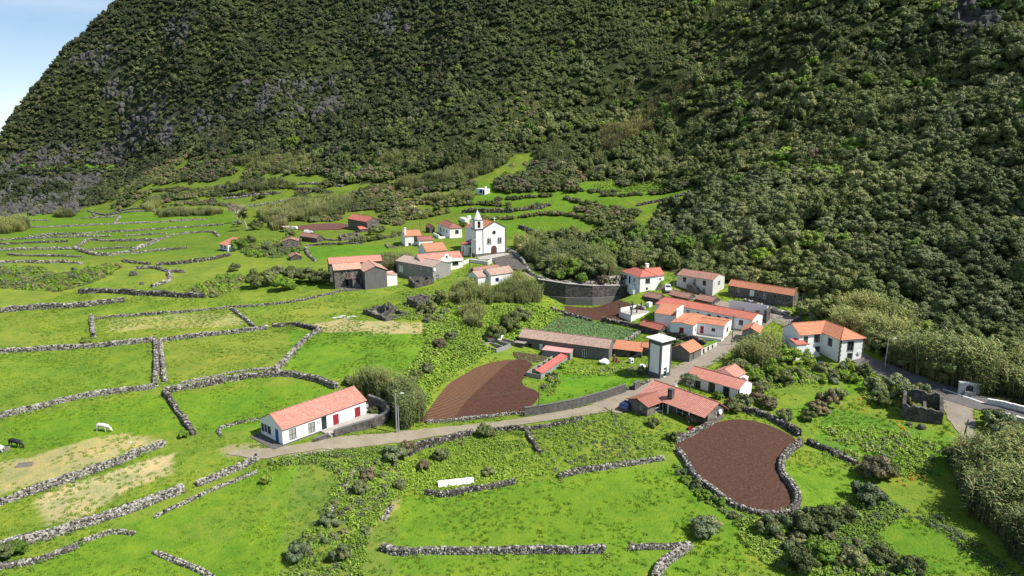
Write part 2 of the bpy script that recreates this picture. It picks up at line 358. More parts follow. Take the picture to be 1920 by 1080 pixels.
foliage('leaf_weed', (.13, .24, .025), (.18, .29, .032), (.19, .28, .045))
foliage('leaf_cane', (.185, .210, .085), (.245, .250, .120), (.150, .185, .065))
foliage('leaf_crop', (.10, .22, .08), (.13, .26, .10), (.16, .27, .11))
foliage('leaf_bluegreen', (.10, .135, .065), (.125, .16, .08), (.15, .185, .10))
foliage('leaf_palm', (.10, .11, .05), (.13, .13, .07), (.10, .12, .05))
foliage('twig', (.24, .21, .17), (.30, .26, .21), (.20, .17, .13))
foliage('leaf_orange', (.35, .20, .02), (.45, .22, .02), (.30, .25, .03))
foliage('blade_grass', (.14, .25, .022), (.17, .28, .026), (.11, .22, .022), .03)

# ------------------------------------------------------------------ mesh helpers
def mk(name, V, F4=None, F3=None, m=None, parent=None, smooth=False, col=None, loc=None, mi=None, link=True, uv=None):
    V = np.asarray(V, float).reshape(-1, 3)
    if loc is not None: V = V - np.asarray(loc, float)
    me = bpy.data.meshes.new(name); me.vertices.add(len(V)); me.vertices.foreach_set('co', V.ravel())
    F4 = np.zeros((0, 4), int) if F4 is None or len(F4) == 0 else np.asarray(F4, int); F3 = np.zeros((0, 3), int) if F3 is None or len(F3) == 0 else np.asarray(F3, int)
    nl = F4.size + F3.size; me.loops.add(nl); me.loops.foreach_set('vertex_index', np.concatenate([F4.ravel(), F3.ravel()]).astype(np.int32))
    me.polygons.add(len(F4) + len(F3))
    me.polygons.foreach_set('loop_start', np.concatenate([np.arange(len(F4)) * 4, F4.size + np.arange(len(F3)) * 3]).astype(np.int32))
    me.polygons.foreach_set('loop_total', np.concatenate([np.full(len(F4), 4), np.full(len(F3), 3)]).astype(np.int32))
    me.polygons.foreach_set('use_smooth', np.full(len(F4) + len(F3), smooth))
    me.update(calc_edges=True); me.validate()
    if col is not None:
        a = me.color_attributes.new('Col', 'FLOAT_COLOR', 'POINT'); c = np.ones((len(V), 4)); c[:, :3] = col; a.data.foreach_set('color', c.ravel())
    for q in (m if isinstance(m, (list, tuple)) else [m] if m else []): me.materials.append(MT[q])
    if mi is not None: me.polygons.foreach_set('material_index', np.asarray(mi, np.int32))
    if uv is not None: me.uv_layers.new(name='UVMap').data.foreach_set('uv', np.asarray(uv, float).ravel())
    o = bpy.data.objects.new(name, me)
    if link: COL.objects.link(o)
    if parent is not None: o.parent = parent
    return o
def tag(o, label=None, cat=None, group=None, kind=None):
    if label: o['label'] = label
    if cat: o['category'] = cat
    if group: o['group'] = group
    if kind: o['kind'] = kind
    return o
def empty(name, loc, label, cat, group=None):
    o = bpy.data.objects.new(name, None); COL.objects.link(o); o.location = [float(q) for q in loc]; o.empty_display_size = .5
    return tag(o, label, cat, group)
class MB:
    """collects quads / tris (world space, optional uv) into one mesh"""
    def __init__(s): s.V = []; s.F = []; s.U = []
    def face(s, P, uv=None):
        i = len(s.V); s.V += [tuple(map(float, p)) for p in P]; s.F.append(list(range(i, i + len(P))))
        s.U += list(uv) if uv is not None else [(0, 0)] * len(P)
    def box(s, o, ex, ey, ez, a, b):
        """box from local a to local b in frame o, ex, ey, ez"""
        c = [np.asarray(o) + np.asarray(ex) * (a[0], b[0])[i] + np.asarray(ey) * (a[1], b[1])[j] + np.asarray(ez) * (a[2], b[2])[k] for i in (0, 1) for j in (0, 1) for k in (0, 1)]
        for f in ((0, 1, 3, 2), (4, 6, 7, 5), (0, 4, 5, 1), (2, 3, 7, 6), (0, 2, 6, 4), (1, 5, 7, 3)): s.face([c[q] for q in f])
    def tube(s, p, q, r0, r1=None, n=6):
        p = np.asarray(p, float); q = np.asarray(q, float); d = q - p; L_ = np.linalg.norm(d); d = d / L_; r1 = r0 if r1 is None else r1
        a = np.cross(d, (0, 0, 1) if abs(d[2]) < .9 else (1, 0, 0)); a /= np.linalg.norm(a); b = np.cross(d, a)
        A_ = [p + (a * math.cos(t) + b * math.sin(t)) * r0 for t in np.arange(n) * 2 * math.pi / n]; B_ = [q + (a * math.cos(t) + b * math.sin(t)) * r1 for t in np.arange(n) * 2 * math.pi / n]
        for k in range(n): s.face([A_[k], A_[(k + 1) % n], B_[(k + 1) % n], B_[k]])
        s.face(A_[::-1]); s.face(B_)
    def build(s, name, m, parent=None, loc=None, smooth=False):
        me = bpy.data.meshes.new(name); l = np.asarray(loc if loc is not None else (parent.location if parent is not None else (0, 0, 0)))
        base = np.asarray(loc) if loc is not None else None
        me.from_pydata([tuple(np.asarray(v) - l) for v in s.V], [], s.F)
        u = me.uv_layers.new(name='UVMap'); u.data.foreach_set('uv', np.asarray(s.U, float).ravel())
        me.materials.append(MT[m]); me.polygons.foreach_set('use_smooth', [smooth] * len(me.polygons))
        o = bpy.data.objects.new(name, me); COL.objects.link(o)
        if parent is not None: o.parent = parent
        elif loc is not None: o.location = [float(q) for q in loc]
        return o
EZ = np.array([0, 0, 1.0])

# ------------------------------------------------------------------ buildings
class Box:
    """rectangular block: origin = corner nearest the camera, ex runs right/back, ey runs left/back"""
    def __init__(s, root, org, ang, Lx, Ly, wh, found=1.5):
        s.root = root; s.o = np.asarray(org, float); a = math.radians(ang); s.ex = np.array([math.cos(a), math.sin(a), 0]); s.ey = np.array([-math.sin(a), math.cos(a), 0])
        s.Lx, s.Ly, s.wh, s.found, s.ang = Lx, Ly, wh, found, ang; s.ops = []
    def P(s, x, y, z): return s.o + s.ex * x + s.ey * y + EZ * z
    def face_hit(s, face, u, v):
        d = ray(u, v); c = np.array([0, 0, HC])
        n_, p0 = (s.ex, s.o) if face == 'L' else (s.ey, s.o)
        t = np.dot(p0 - c, n_) / np.dot(d, n_); q = c + d * t - s.o
        return np.dot(q, s.ey if face == 'L' else s.ex), q[2]
    def op(s, face, r, kind='win', color='paint_white', shut=None):
        """opening given by its pixel rectangle u0 v0 u1 v1"""
        u0, v0, u1, v1 = r; uc, vc = (u0 + u1) / 2, (v0 + v1) / 2
        a = s.face_hit(face, u0, vc)[0]; b = s.face_hit(face, u1, vc)[0]; z1 = s.face_hit(face, uc, v0)[1]; z0 = s.face_hit(face, uc, v1)[1]
        a, b = min(a, b), max(a, b); s.opm(face, (a + b) / 2, z0, b - a, z1 - z0, kind, color, shut)
    def opm(s, face, c, z0, w, h, kind='win', color='paint_white', shut=None):
        Lf = s.Ly if face in 'LB' else s.Lx
        a, b = max(.15, c - w / 2), min(Lf - .15, c + w / 2); z0 = max(.02, z0); z1 = min(s.wh - .08, z0 + h)
        if b - a > .2 and z1 - z0 > .2: s.ops.append((face, a, b, z0, z1, kind, color, shut))
    def walls(s, m='plaster_white', ridge=None, rh=0, ridge_pos=.5, heights=None, top_open=False):
        mb = MB(); fz = -s.found
        faces = {'L': (s.o, s.ey, s.ex, s.Ly), 'R': (s.o, s.ex, s.ey, s.Lx), 'F': (s.P(s.Lx, 0, 0), s.ey, -s.ex, s.Ly), 'K': (s.P(0, s.Ly, 0), s.ex, -s.ey, s.Lx)}
        for f, (o, e, inn, Lf) in faces.items():
            ops = [q for q in s.ops if q[0] == f]
            xs = sorted({0, Lf} | {q[1] for q in ops} | {q[2] for q in ops}); zs = sorted({fz, s.wh} | {q[3] for q in ops} | {q[4] for q in ops})
            for i in range(len(xs) - 1):
                for j in range(len(zs) - 1):
                    cx, cz = (xs[i] + xs[i + 1]) / 2, (zs[j] + zs[j + 1]) / 2
                    if any(q[1] < cx < q[2] and q[3] < cz < q[4] for q in ops): continue
                    mb.face([o + e * xs[i] + EZ * zs[j], o + e * xs[i + 1] + EZ * zs[j], o + e * xs[i + 1] + EZ * zs[j + 1], o + e * xs[i] + EZ * zs[j + 1]])
            for q in ops:
                a, b, z0, z1 = q[1:5]; D = inn * .18; c = [o + e * a + EZ * z0, o + e * b + EZ * z0, o + e * b + EZ * z1, o + e * a + EZ * z1]
                for k in range(4): mb.face([c[k], c[(k + 1) % 4], c[(k + 1) % 4] + D, c[k] + D])
        if ridge == 'x':
            for x in (0, s.Lx): mb.face([s.P(x, 0, s.wh), s.P(x, s.Ly, s.wh), s.P(x, s.Ly * ridge_pos, s.wh + rh)])
        elif ridge == 'y':
            for y in (0, s.Ly): mb.face([s.P(0, y, s.wh), s.P(s.Lx, y, s.wh), s.P(s.Lx * ridge_pos, y, s.wh + rh)])
        mb.build('wall', m, s.root)
        for q in s.ops: s.fit(q, *faces[q[0]])
        return s
    def fit(s, q, o, e, inn, Lf):
        f, a, b, z0, z1, kind, color, shut = q; r = s.root; d0, d1 = .09, .15
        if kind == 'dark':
            mb = MB(); mb.face([o + e * a + EZ * z0 + inn * 1.2, o + e * b + EZ * z0 + inn * 1.2, o + e * b + EZ * z1 + inn * 1.2, o + e * a + EZ * z1 + inn * 1.2]); mb.build('dark_backing', 'trim_dark', r); return  # dark sheet behind the opening, its colour stands for the shade inside
        F = MB(); w = min(.09, (b - a) * .15)
        def bar(F, x0, x1, y0, y1, da=d0, db=d1): F.box(o, e, inn, EZ, (x0, da, y0), (x1, db, y1))
        if kind in ('win', 'glassdoor'):
            bar(F, a, b, z0, z0 + w); bar(F, a, b, z1 - w, z1); bar(F, a, a + w, z0 + w, z1 - w); bar(F, b - w, b, z0 + w, z1 - w)
            bar(F, (a + b) / 2 - w * .4, (a + b) / 2 + w * .4, z0 + w, z1 - w)
            if b - a > .5: bar(F, a + w, (a + b) / 2 - w * .4, (z0 + z1) / 2 - w * .3, (z0 + z1) / 2 + w * .3); bar(F, (a + b) / 2 + w * .4, b - w, (z0 + z1) / 2 - w * .3, (z0 + z1) / 2 + w * .3)
            fr = F.build('window' if kind == 'win' else 'door', color, r)
            g = MB(); g.face([o + e * a + EZ * z0 + inn * .13, o + e * b + EZ * z0 + inn * .13, o + e * b + EZ * z1 + inn * .13, o + e * a + EZ * z1 + inn * .13]); pn = g.build('pane', 'glass_curtain' if shut == 'curtain' else 'glass', r); pn.parent = fr
            if shut and shut not in ('curtain', 'stone'):
                for x0, x1 in ((a - .02, (a + b) / 2 - .01), ((a + b) / 2 + .01, b + .02)):
                    h = MB(); h.box(o, e, inn, EZ, (x0, -.05, z0 - .03), (x1, -.004, z1 + .03)); h.build('shutter', shut, r)
            if shut == 'stone':
                h = MB(); k = .16
                h.box(o, e, inn, EZ, (a - k, -.03, z0 - k), (b + k, -.002, z0)); h.box(o, e, inn, EZ, (a - k, -.03, z1), (b + k, -.002, z1 + k)); h.box(o, e, inn, EZ, (a - k, -.03, z0), (a, -.002, z1)); h.box(o, e, inn, EZ, (b, -.03, z0), (b + k, -.002, z1)); sr = h.build('surround', 'trim_dark', r); 
        elif kind == 'door':
            F.box(o, e, inn, EZ, (a, .08, z0), (b, .14, z1))
            n_ = 3
            for k in range(n_): F.box(o, e, inn, EZ, (a + .12, .06, z0 + .1 + k * (z1 - z0) / n_), (b - .12, .08, z0 + (k + 1) * (z1 - z0) / n_ - .08))
            d = F.build('door', color, r); h = MB(); h.box(o, e, inn, EZ, (b - .14, .0, z0 + .9), (b - .08, .06, z0 + 1.05)); hd = h.build('handle', 'metal_grey', r); hd.parent = d
    def roof(s, kind, rh, m='tile_orange', ov=.28, th=.1, ridge_pos=.5, gov=.12, z0=None, drop=None, caps=True):
        """kind: x / y gable with that ridge direction, hip, shedL (low side at x=0), shedR (low at y=0), flat"""
        mb = MB(); z = s.wh if z0 is None else z0; Lx, Ly = s.Lx, s.Ly; q = s.P
        def slab(P, eave, up):
            P = [np.asarray(p) for p in P]; nrm = np.cross(P[1] - P[0], P[2] - P[0]); nrm /= np.linalg.norm(nrm)
            if nrm[2] < 0: P = P[::-1]; nrm = -nrm
            uvf = lambda p: (float(np.dot(p - s.o, eave)), float(np.dot(p - s.o, up)))
            T = [p + nrm * th for p in P]; mb.face(T, [uvf(p) for p in T]); mb.face(P[::-1], [uvf(p) for p in P[::-1]])
            for k in range(len(P)): a, b = k, (k + 1) % len(P); mb.face([P[a], P[b], T[b], T[a]], [(0.02, 0.02)] * 4)
        cap = MB()
        if kind in ('x', 'y'):
            if kind == 'x': A, B, R, W_, ea, up = s.ex, s.ey, Lx, Ly, s.ex, s.ey
            else: A, B, R, W_, ea, up = s.ey, s.ex, Ly, Lx, s.ey, s.ex
            rp = W_ * ridge_pos; g0, g1 = -gov, R + gov
            s1 = rh / rp; s2 = rh / (W_ - rp)
            pt = lambda r, w, zz: s.o + A * r + B * w + EZ * zz
            k1 = math.hypot(1, s1); k2 = math.hypot(1, s2)
            slab([pt(g0, -ov, z - ov * s1), pt(g1, -ov, z - ov * s1), pt(g1, rp, z + rh), pt(g0, rp, z + rh)], ea, up * k1)
            slab([pt(g0, W_ + ov, z - ov * s2), pt(g1, W_ + ov, z - ov * s2), pt(g1, rp, z + rh), pt(g0, rp, z + rh)], ea, up * k2)
            if caps: cap.tube(pt(g0 - .02, rp, z + rh + th * .9), pt(g1 + .02, rp, z + rh + th * .9), .13)
        elif kind == 'hip':
            o_ = ov; a, b, c, d = q(-o_, -o_, z), q(Lx + o_, -o_, z), q(Lx + o_, Ly + o_, z), q(-o_, Ly + o_, z)
            if Lx >= Ly: h = Ly / 2 + o_; r1, r2 = q(h - o_, Ly / 2, z + rh), q(Lx + o_ - h, Ly / 2, z + rh)
            else: h = Lx / 2 + o_; r1, r2 = q(Lx / 2, h - o_, z + rh), q(Lx / 2, Ly + o_ - h, z + rh)
            k = math.hypot(1, rh / h)
            if Lx >= Ly:
                slab([a, b, r2, r1], s.ex, s.ey * k); slab([c, d, r1, r2], s.ex, s.ey * k); slab([d, a, r1], s.ey, s.ex * k); slab([b, c, r2], s.ey, s.ex * k); es = ((a, r1), (d, r1), (b, r2), (c, r2), (r1, r2))
            else:
                slab([d, a, r1, r2], s.ey, s.ex * k); slab([b, c, r2, r1], s.ey, s.ex * k); slab([a, b, r1], s.ex, s.ey * k); slab([c, d, r2], s.ex, s.ey * k); es = ((a, r1), (b, r1), (c, r2), (d, r2), (r1, r2))
            for e0, e1 in es:
                if np.linalg.norm(e1 - e0) > .1: cap.tube(e0 + EZ * th, e1 + EZ * th, .1)
        elif kind in ('shedL', 'shedR'):
            if kind == 'shedL': P = [q(-ov, -gov, z - ov * rh / Lx), q(-ov, Ly + gov, z - ov * rh / Lx), q(Lx + .05, Ly + gov, z + rh), q(Lx + .05, -gov, z + rh)]; slab(P, s.ey, s.ex)
            else: P = [q(-gov, -ov, z - ov * rh / Ly), q(Lx + gov, -ov, z - ov * rh / Ly), q(Lx + gov, Ly + .05, z + rh), q(-gov, Ly + .05, z + rh)]; slab(P, s.ex, s.ey)
        elif kind == 'flat': slab([q(-ov, -ov, z), q(Lx + ov, -ov, z), q(Lx + ov, Ly + ov, z), q(-ov, Ly + ov, z)], s.ex, s.ey)
        rf = mb.build('roof', m, s.root)
        if caps and cap.V: c = cap.build('ridge_tiles', m, s.root); c.parent = rf
        return rf
    def part(s, name, m, boxes, parent=None):
        mb = MB()
        for a, b in boxes: mb.box(s.o, s.ex, s.ey, EZ, a, b)
        p = mb.build(name, m, s.root)
        if parent is not None: p.parent = parent
        return p
    def chimney(s, x, y, z0, z1, w=.6, d=.6, m='plaster_white', capm=None):
        c = s.part('chimney', m, [((x - w / 2, y - d / 2, z0), (x + w / 2, y + d / 2, z1))])
        s.part('chimney_cap', capm or m, [((x - w / 2 - .08, y - d / 2 - .08, z1 + .002), (x + w / 2 + .08, y + d / 2 + .08, z1 + .12))], c)
    def sub(s, x, y, z, Lx, Ly, wh, found=1.5, dang=0):
        return Box(s.root, s.P(x, y, z), s.ang + dang, Lx, Ly, wh, found)
def vline(p, v):
    """height above world point p whose image row is v"""
    lo, hi = -5.0, 40.0
    for _ in range(40):
        m = (lo + hi) / 2
        if project(p[0], p[1], p[2] + m)[1] > v: lo = m
        else: hi = m
    return (lo + hi) / 2
def solve_len(o, e, z, u, sign):
    lo, hi = .5, 60.0
    for _ in range(40):
        m = (lo + hi) / 2; uu = project(*(o + e * m + EZ * z))[0]
        if (uu - u) * sign < 0: lo = m
        else: hi = m
    return (lo + hi) / 2
def building(name, label, cat, B, ang, vE, uL, uR, Bz=None, wh=None, Lx=None, Ly=None, found=1.5, group=None):
    p = hit(*B) if Bz is None else np.array(at_z(B[0], B[1], Bz)); root = empty(name, p, label, cat, group)
    a = math.radians(ang); ex = np.array([math.cos(a), math.sin(a), 0]); ey = np.array([-math.sin(a), math.cos(a), 0])
    wh = vline(p, vE) if wh is None else wh
    Lx = solve_len(p, ex, wh, uR, 1) if Lx is None else Lx; Ly = solve_len(p, ey, wh, uL, -1) if Ly is None else Ly
    print('BLD', name, 'z %.1f wh %.2f Lx %.2f Ly %.2f' % (p[2], wh, Lx, Ly))
    return Box(root, p, ang, Lx, Ly, wh, found)
def R(reg, *xy):
    """zoomed-view coordinates to photograph pixels; reg = (x0, y0, scale)"""
    return tuple(reg[i % 2] + c / reg[2] for i, c in enumerate(xy))
# ------------------------------------------------------------------ ground sheet, sea, fields, roads
UU, VV, FF = project(XX, YY, ZZ)
wu = UU + (fbm(XX / 6, YY / 6, 3)) * 26 * np.clip(120 / np.maximum(FF, 40), .2, 1.5); wv = VV + (fbm(XX / 6 + 50, YY / 6, 3)) * 14 * np.clip(120 / np.maximum(FF, 40), .2, 1.5)
front = FF > 10
G0 = np.array([.128, .200, .022])
gcol = np.ones(XX.shape + (3,)) * G0
def zone(poly, c, a=1.0, warp=True):
    m = inpoly(wu if warp else UU, wv if warp else VV, poly) & front
    gcol[m] = gcol[m] * (1 - a) + np.array(c) * a
FOREST = [(-900, 395), (0, 395), (195, 385), (230, 350), (330, 300), (420, 285), (560, 300), (640, 345), (700, 345), (820, 320), (930, 300), (990, 285), (1120, 340), (1295, 348), (1330, 385), (1220, 425), (1165, 448), (1000, 462), (960, 472), (990, 505), (1050, 530), (1150, 540), (1180, 520), (1230, 505), (1300, 520), (1370, 530), (1460, 540), (1500, 585), (1560, 600), (1640, 635), (1660, 700), (1720, 715), (1800, 740), (1880, 765), (2000, 800), (2600, 900), (2600, -900), (-900, -900)]
ter = (.046, .060, .022)
zone(FOREST, ter, 1)
hi_ = (ZZ > 60); gcol[hi_] = ter
# bare rock on the steep cliffs
sl = np.hypot(np.gradient(ZZ, GX, axis=0), np.gradient(ZZ, GY, axis=1))
rk = (sstep(1.5, 2.1, sl) * sstep(12, 30, ZZ) * (fbm(XX / 30, YY / 30, 3) > .02))
for q_ in ([(0, 280), (60, 265), (150, 258), (245, 255), (245, 300), (120, 312), (0, 314)], [(240, 200), (420, 185), (430, 245), (330, 262), (240, 240)], [(130, 80), (215, 65), (220, 108), (130, 108)], [(300, 20), (385, 18), (405, 62), (370, 78), (320, 48)], [(430, 155), (630, 140), (645, 205), (500, 220)], [(1775, 0), (1885, 0), (1865, 85), (1800, 95)], [(0, 322), (215, 322), (150, 400), (0, 402)], [(700, 20), (760, 10), (770, 50), (720, 60)]):
    rk = np.maximum(rk, inpoly(wu, wv, q_) * front * (fbm(XX / 9, YY / 16, 3) > -.02) * 1.0)
rk = rk[..., None]
gcol[:] = gcol * (1 - rk) + np.array((.085, .082, .080)) * rk
yel = (.150, .205, .028); tan = (.36, .32, .15); mid = (.105, .20, .020); dk = (.055, .145, .022); lush = (.098, .205, .014)
zone([(0, 590), (170, 585), (172, 650), (0, 655)], yel, .7); zone([(185, 600), (440, 580), (475, 612), (600, 560), (800, 550), (640, 600), (330, 632), (190, 640)], yel, .6)
zone([(310, 645), (500, 620), (570, 625), (520, 690), (320, 712)], yel, .85); zone([(0, 665), (290, 645), (290, 725), (0, 775)], (.115, .20, .02), .7)
zone([(200, 600), (440, 585), (470, 610), (330, 618), (200, 622)], tan, .45)
zone([(0, 495), (440, 495), (470, 560), (0, 575)], yel, .6); zone([(560, 545), (760, 545), (640, 590), (480, 600)], yel, .5)
zone([(50, 398), (440, 395), (430, 440), (0, 455)], lush, .8); zone([(0, 455), (420, 440), (420, 480), (0, 480)], mid, .6)
zone([(585, 603), (650, 598), (690, 600), (790, 605), (810, 612), (790, 625), (700, 628), (600, 622)], tan, .8)
zone([(310, 740), (600, 715), (630, 730), (560, 800), (370, 812)], lush, .9); zone([(540, 620), (800, 625), (770, 690), (620, 710), (540, 690)], (.09, .205, .014), .8)
zone([(0, 790), (300, 740), (360, 810), (300, 815), (0, 850)], lush, .9)
zone([(0, 865), (60, 862), (110, 840), (180, 818), (240, 812), (300, 828), (300, 838), (0, 930)], tan, .62); zone([(100, 850), (240, 825), (290, 835), (150, 872)], tan, .35)
zone([(70, 935), (88, 980), (135, 976), (320, 882), (327, 850), (280, 855), (120, 915)], (.40, .35, .17), .85)
zone([(100, 940), (200, 900), (320, 870), (330, 900), (180, 960), (60, 1000)], (.13, .16, .04), .2)
zone([(410, 835), (560, 835), (640, 845), (500, 860), (420, 855)], (.27, .24, .14), .6)
zone([(0, 1079), (500, 880), (660, 870), (560, 1079), (0, 1200)], (.105, .210, .014), .8); zone([(300, 1000), (480, 920), (560, 930), (420, 1020)], yel, .35)
zone([(740, 930), (1260, 870), (1400, 970), (1400, 1079), (700, 1079)], (.100, .205, .014), .8); zone([(560, 870), (760, 830), (740, 1079), (520, 1079)], (.125, .175, .035), .6)
zone([(680, 900), (760, 870), (740, 960), (690, 1010)], tan, .4); zone([(1000, 810), (1240, 800), (1240, 860), (1020, 890)], (.14, .21, .025), .8); zone([(1110, 830), (1180, 835), (1200, 860), (1130, 850)], (.24, .26, .06), .6)
zone([(1500, 760), (1620, 700), (1625, 715), (1520, 790), (1430, 780)], (.098, .215, .014), .9); zone([(1540, 760), (1800, 820), (1760, 900), (1520, 850)], (.08, .19, .018), .8)
zone([(1460, 870), (1620, 880), (1610, 960), (1500, 960)], (.115, .22, .016), .8); zone([(1600, 970), (1760, 980), (1900, 1079), (1620, 1079)], (.09, .20, .014), .8)
zone([(1020, 690), (1200, 690), (1200, 730), (1010, 760)], (.085, .21, .012), .9)
zone([(580, 463), (700, 458), (750, 462), (720, 475), (640, 490), (590, 485)], (.085, .21, .014), .9)
zone([(840, 340), (1300, 345), (1290, 380), (1170, 410), (980, 450), (830, 390)], (.10, .215, .014), .8); zone([(1150, 380), (1300, 365), (1200, 395)], yel, .5)
zone([(1170, 690), (1320, 680), (1330, 690), (1260, 705), (1180, 700)], (.16, .11, .09), .6)
zone([(570, 560), (900, 540), (1000, 560), (900, 640), (800, 700), (830, 600)], (.095, .165, .018), .4)
gr_ = (gcol[..., 1] > .12)[..., None]; gcol[:] = np.where(gr_, gcol * np.array([1.20, 1.12, 1.25]), gcol)
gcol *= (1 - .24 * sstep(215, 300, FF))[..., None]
gcol *= (1 + .25 * fbm(XX / 9, YY / 9, 3))[..., None]
nx_, ny_ = XX.shape; ix = np.arange(nx_ * ny_).reshape(nx_, ny_)
F4 = np.stack([ix[:-1, :-1], ix[1:, :-1], ix[1:, 1:], ix[:-1, 1:]], -1).reshape(-1, 4)
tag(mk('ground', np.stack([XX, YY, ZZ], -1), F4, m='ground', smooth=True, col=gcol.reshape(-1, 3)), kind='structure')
m, t, b = mat('sea', .25, .5); b.inputs['Base Color'].default_value = (.02, .07, .12, 1); bump(t, b, noise(t, .05, 4, .6, pos(t)), .4, 2); MT['sea'] = m
tag(mk('sea', [(-30000, -20000, -42), (30000, -20000, -42), (30000, 45000, -42), (-30000, 45000, -42)], [(0, 1, 2, 3)], m='sea'), kind='structure')

def densify(P, step):
    P = np.asarray(P, float); out = [P[0]]
    for a, b in zip(P[:-1], P[1:]):
        k = max(1, int(np.hypot(*(b - a)[:2]) / step)); out += [a + (b - a) * i / k for i in range(1, k + 1)]
    return np.array(out)
def smooth_line(P, it=2):
    for _ in range(it):
        Q = [P[0]]
        for a, b in zip(P[:-1], P[1:]): Q += [a * .75 + b * .25, a * .25 + b * .75]
        P = np.array(Q + [P[-1]])
    return P
def strip(name, px, width, m, lift=.10, it=2, wn=.0, edge_noise=.25, world=None):
    P = smooth_line(hits(px) if world is None else np.asarray(world), it)[:, :2]; P = densify(P, .8); T = np.gradient(P, axis=0); T /= np.maximum(np.linalg.norm(T, axis=1), 1e-6)[:, None]; Nn = np.stack([-T[:, 1], T[:, 0]], 1)
    w = np.interp(np.linspace(0, 1, len(P)), np.linspace(0, 1, len(np.atleast_1d(width))), np.atleast_1d(width)) if np.ndim(width) else np.full(len(P), width)
    K = 6; V = []
    for k in range(K + 1):
        s = (k / K - .5) * w
        if k in (0, K): s = s + np.sign(s) * edge_noise * (fbm(P[:, 0] / 1.5 + k * 9, P[:, 1] / 1.5, 3) * 2)
        Q = P + Nn * s[:, None]; V.append(np.stack([Q[:, 0], Q[:, 1], Hs(Q[:, 0], Q[:, 1]) + lift], 1))
    V = np.stack(V, 1); n0 = len(P); id_ = np.arange(n0 * (K + 1)).reshape(n0, K + 1)
    F = np.stack([id_[:-1, :-1], id_[:-1, 1:], id_[1:, 1:], id_[1:, :-1]], -1).reshape(-1, 4)[:, ::-1]
    return mk(name, V, F, m=m, smooth=True)
def patch(name, px, m, lift=.08, step=.6, world=None):
    W_ = densify(smooth_line(hits(list(px) + [px[0]]), 1), 1.0)[:, :2]
    x0, y0 = W_.min(0); x1, y1 = W_.max(0); xs = np.arange(x0, x1 + step, step); ys = np.arange(y0, y1 + step, step); A_, B_ = np.meshgrid(xs, ys, indexing='ij')
    wob = lambda x, y: (x + fbm(x / 2, y / 2, 2) * .9, y + fbm(x / 2 + 9, y / 2, 2) * .9)
    ins = inpoly(A_, B_, W_)
    # pull the ring of grid points just outside onto the outline
    V = np.stack([A_, B_], -1); cell = ins[:-1, :-1] | ins[1:, :-1] | ins[1:, 1:] | ins[:-1, 1:]
    used = np.zeros_like(ins); used[:-1, :-1] |= cell; used[1:, :-1] |= cell; used[1:, 1:] |= cell; used[:-1, 1:] |= cell
    ou = np.argwhere(used & ~ins); Wd = densify(W_, .15)
    for i, j in ou: V[i, j] = Wd[np.argmin(((Wd - V[i, j]) ** 2).sum(1))]
    vx, vy = V[..., 0], V[..., 1]; Z = Hs(vx, vy) + lift; id_ = np.arange(ins.size).reshape(ins.shape)
    F = np.stack([id_[:-1, :-1], id_[1:, :-1], id_[1:, 1:], id_[:-1, 1:]], -1)[cell]
    u = np.unique(F); re = np.zeros(ins.size, int); re[u] = np.arange(len(u)); VVV = np.stack([vx, vy, Z], -1).reshape(-1, 3)[u]
    return mk(name, VVV, re[F], m=m, smooth=True)
TRACK = [(430, 848), (500, 852), (560, 842), (640, 828), (740, 822), (850, 806), (950, 795), (1060, 778), (1130, 764), (1190, 735), (1260, 710), (1290, 690), (1330, 672), (1370, 640), (1410, 610), (1440, 590), (1490, 603)]
tag(strip('dirt_track', TRACK[:9], [.8, 3.2, 3.8, 3.6, 3.0, 2.8, 2.8, 3.2, 4.5], 'track', .10, edge_noise=.5), kind='structure')
tag(strip('village_road', TRACK[8:], [5.0, 5.5, 6.0, 5, 5.0, 5.0, 6.0, 7.0], 'cobble', .12), kind='structure')
tag(strip('asphalt_road', [(1425, 570), (1450, 590), (1480, 605), (1530, 630), (1600, 668), (1700, 712), (1760, 733), (1830, 755), (1900, 772), (1990, 790)], [5, 5.5, 5.5, 5.5, 5.5, 5.5], 'asphalt', .12, edge_noise=.1), kind='structure')
tag(strip('gravel_path', [(1786, 745), (1797, 768), (1806, 800), (1822, 840), (1850, 880)], [8.5, 4.5, 2.4, 1.7, 1.0], 'cobble', .08, edge_noise=.7), kind='structure')
tag(strip('upper_lane', [(985, 512), (1015, 528), (1100, 541), (1200, 549), (1260, 549), (1330, 562), (1400, 585), (1440, 592)], [3.0, 2.8, 3.0, 3.2, 4.0], 'cobble', .14, edge_noise=.05), kind='structure')
tag(strip('edge_line', [(1768, 731), (1800, 742), (1845, 757)], .28, 'white_line', .17, edge_noise=0), kind='structure')
tag(strip('cliff_road', [(0, 313), (60, 316), (120, 315), (180, 310), (240, 303)], 4.0, 'grass_lush', .6, edge_noise=.6), kind='structure')
tag(patch('ploughed_field', [(785, 793), (820, 745), (850, 712), (905, 682), (960, 672), (1000, 680), (985, 705), (975, 722), (1012, 735), (1010, 748), (985, 775), (860, 790)], 'soil_furrow'), kind='structure')
tag(patch('bare_earth', [(850, 786), (880, 745), (930, 700), (960, 674), (1003, 678), (985, 705), (975, 722), (1012, 735), (1008, 752), (975, 776)], 'soil', .13), kind='structure')
tag(patch('brown_field', [(1266, 835), (1300, 815), (1345, 790), (1400, 786), (1450, 800), (1497, 825), (1490, 838), (1466, 855), (1460, 880), (1480, 908), (1487, 940), (1470, 958), (1420, 962), (1370, 945), (1310, 905), (1285, 870)], 'soil_plain'), kind='structure')
tag(patch('terrace_field', [(1057, 574), (1110, 575), (1190, 571), (1215, 580), (1190, 600), (1130, 602), (1065, 588)], 'soil'), kind='structure')
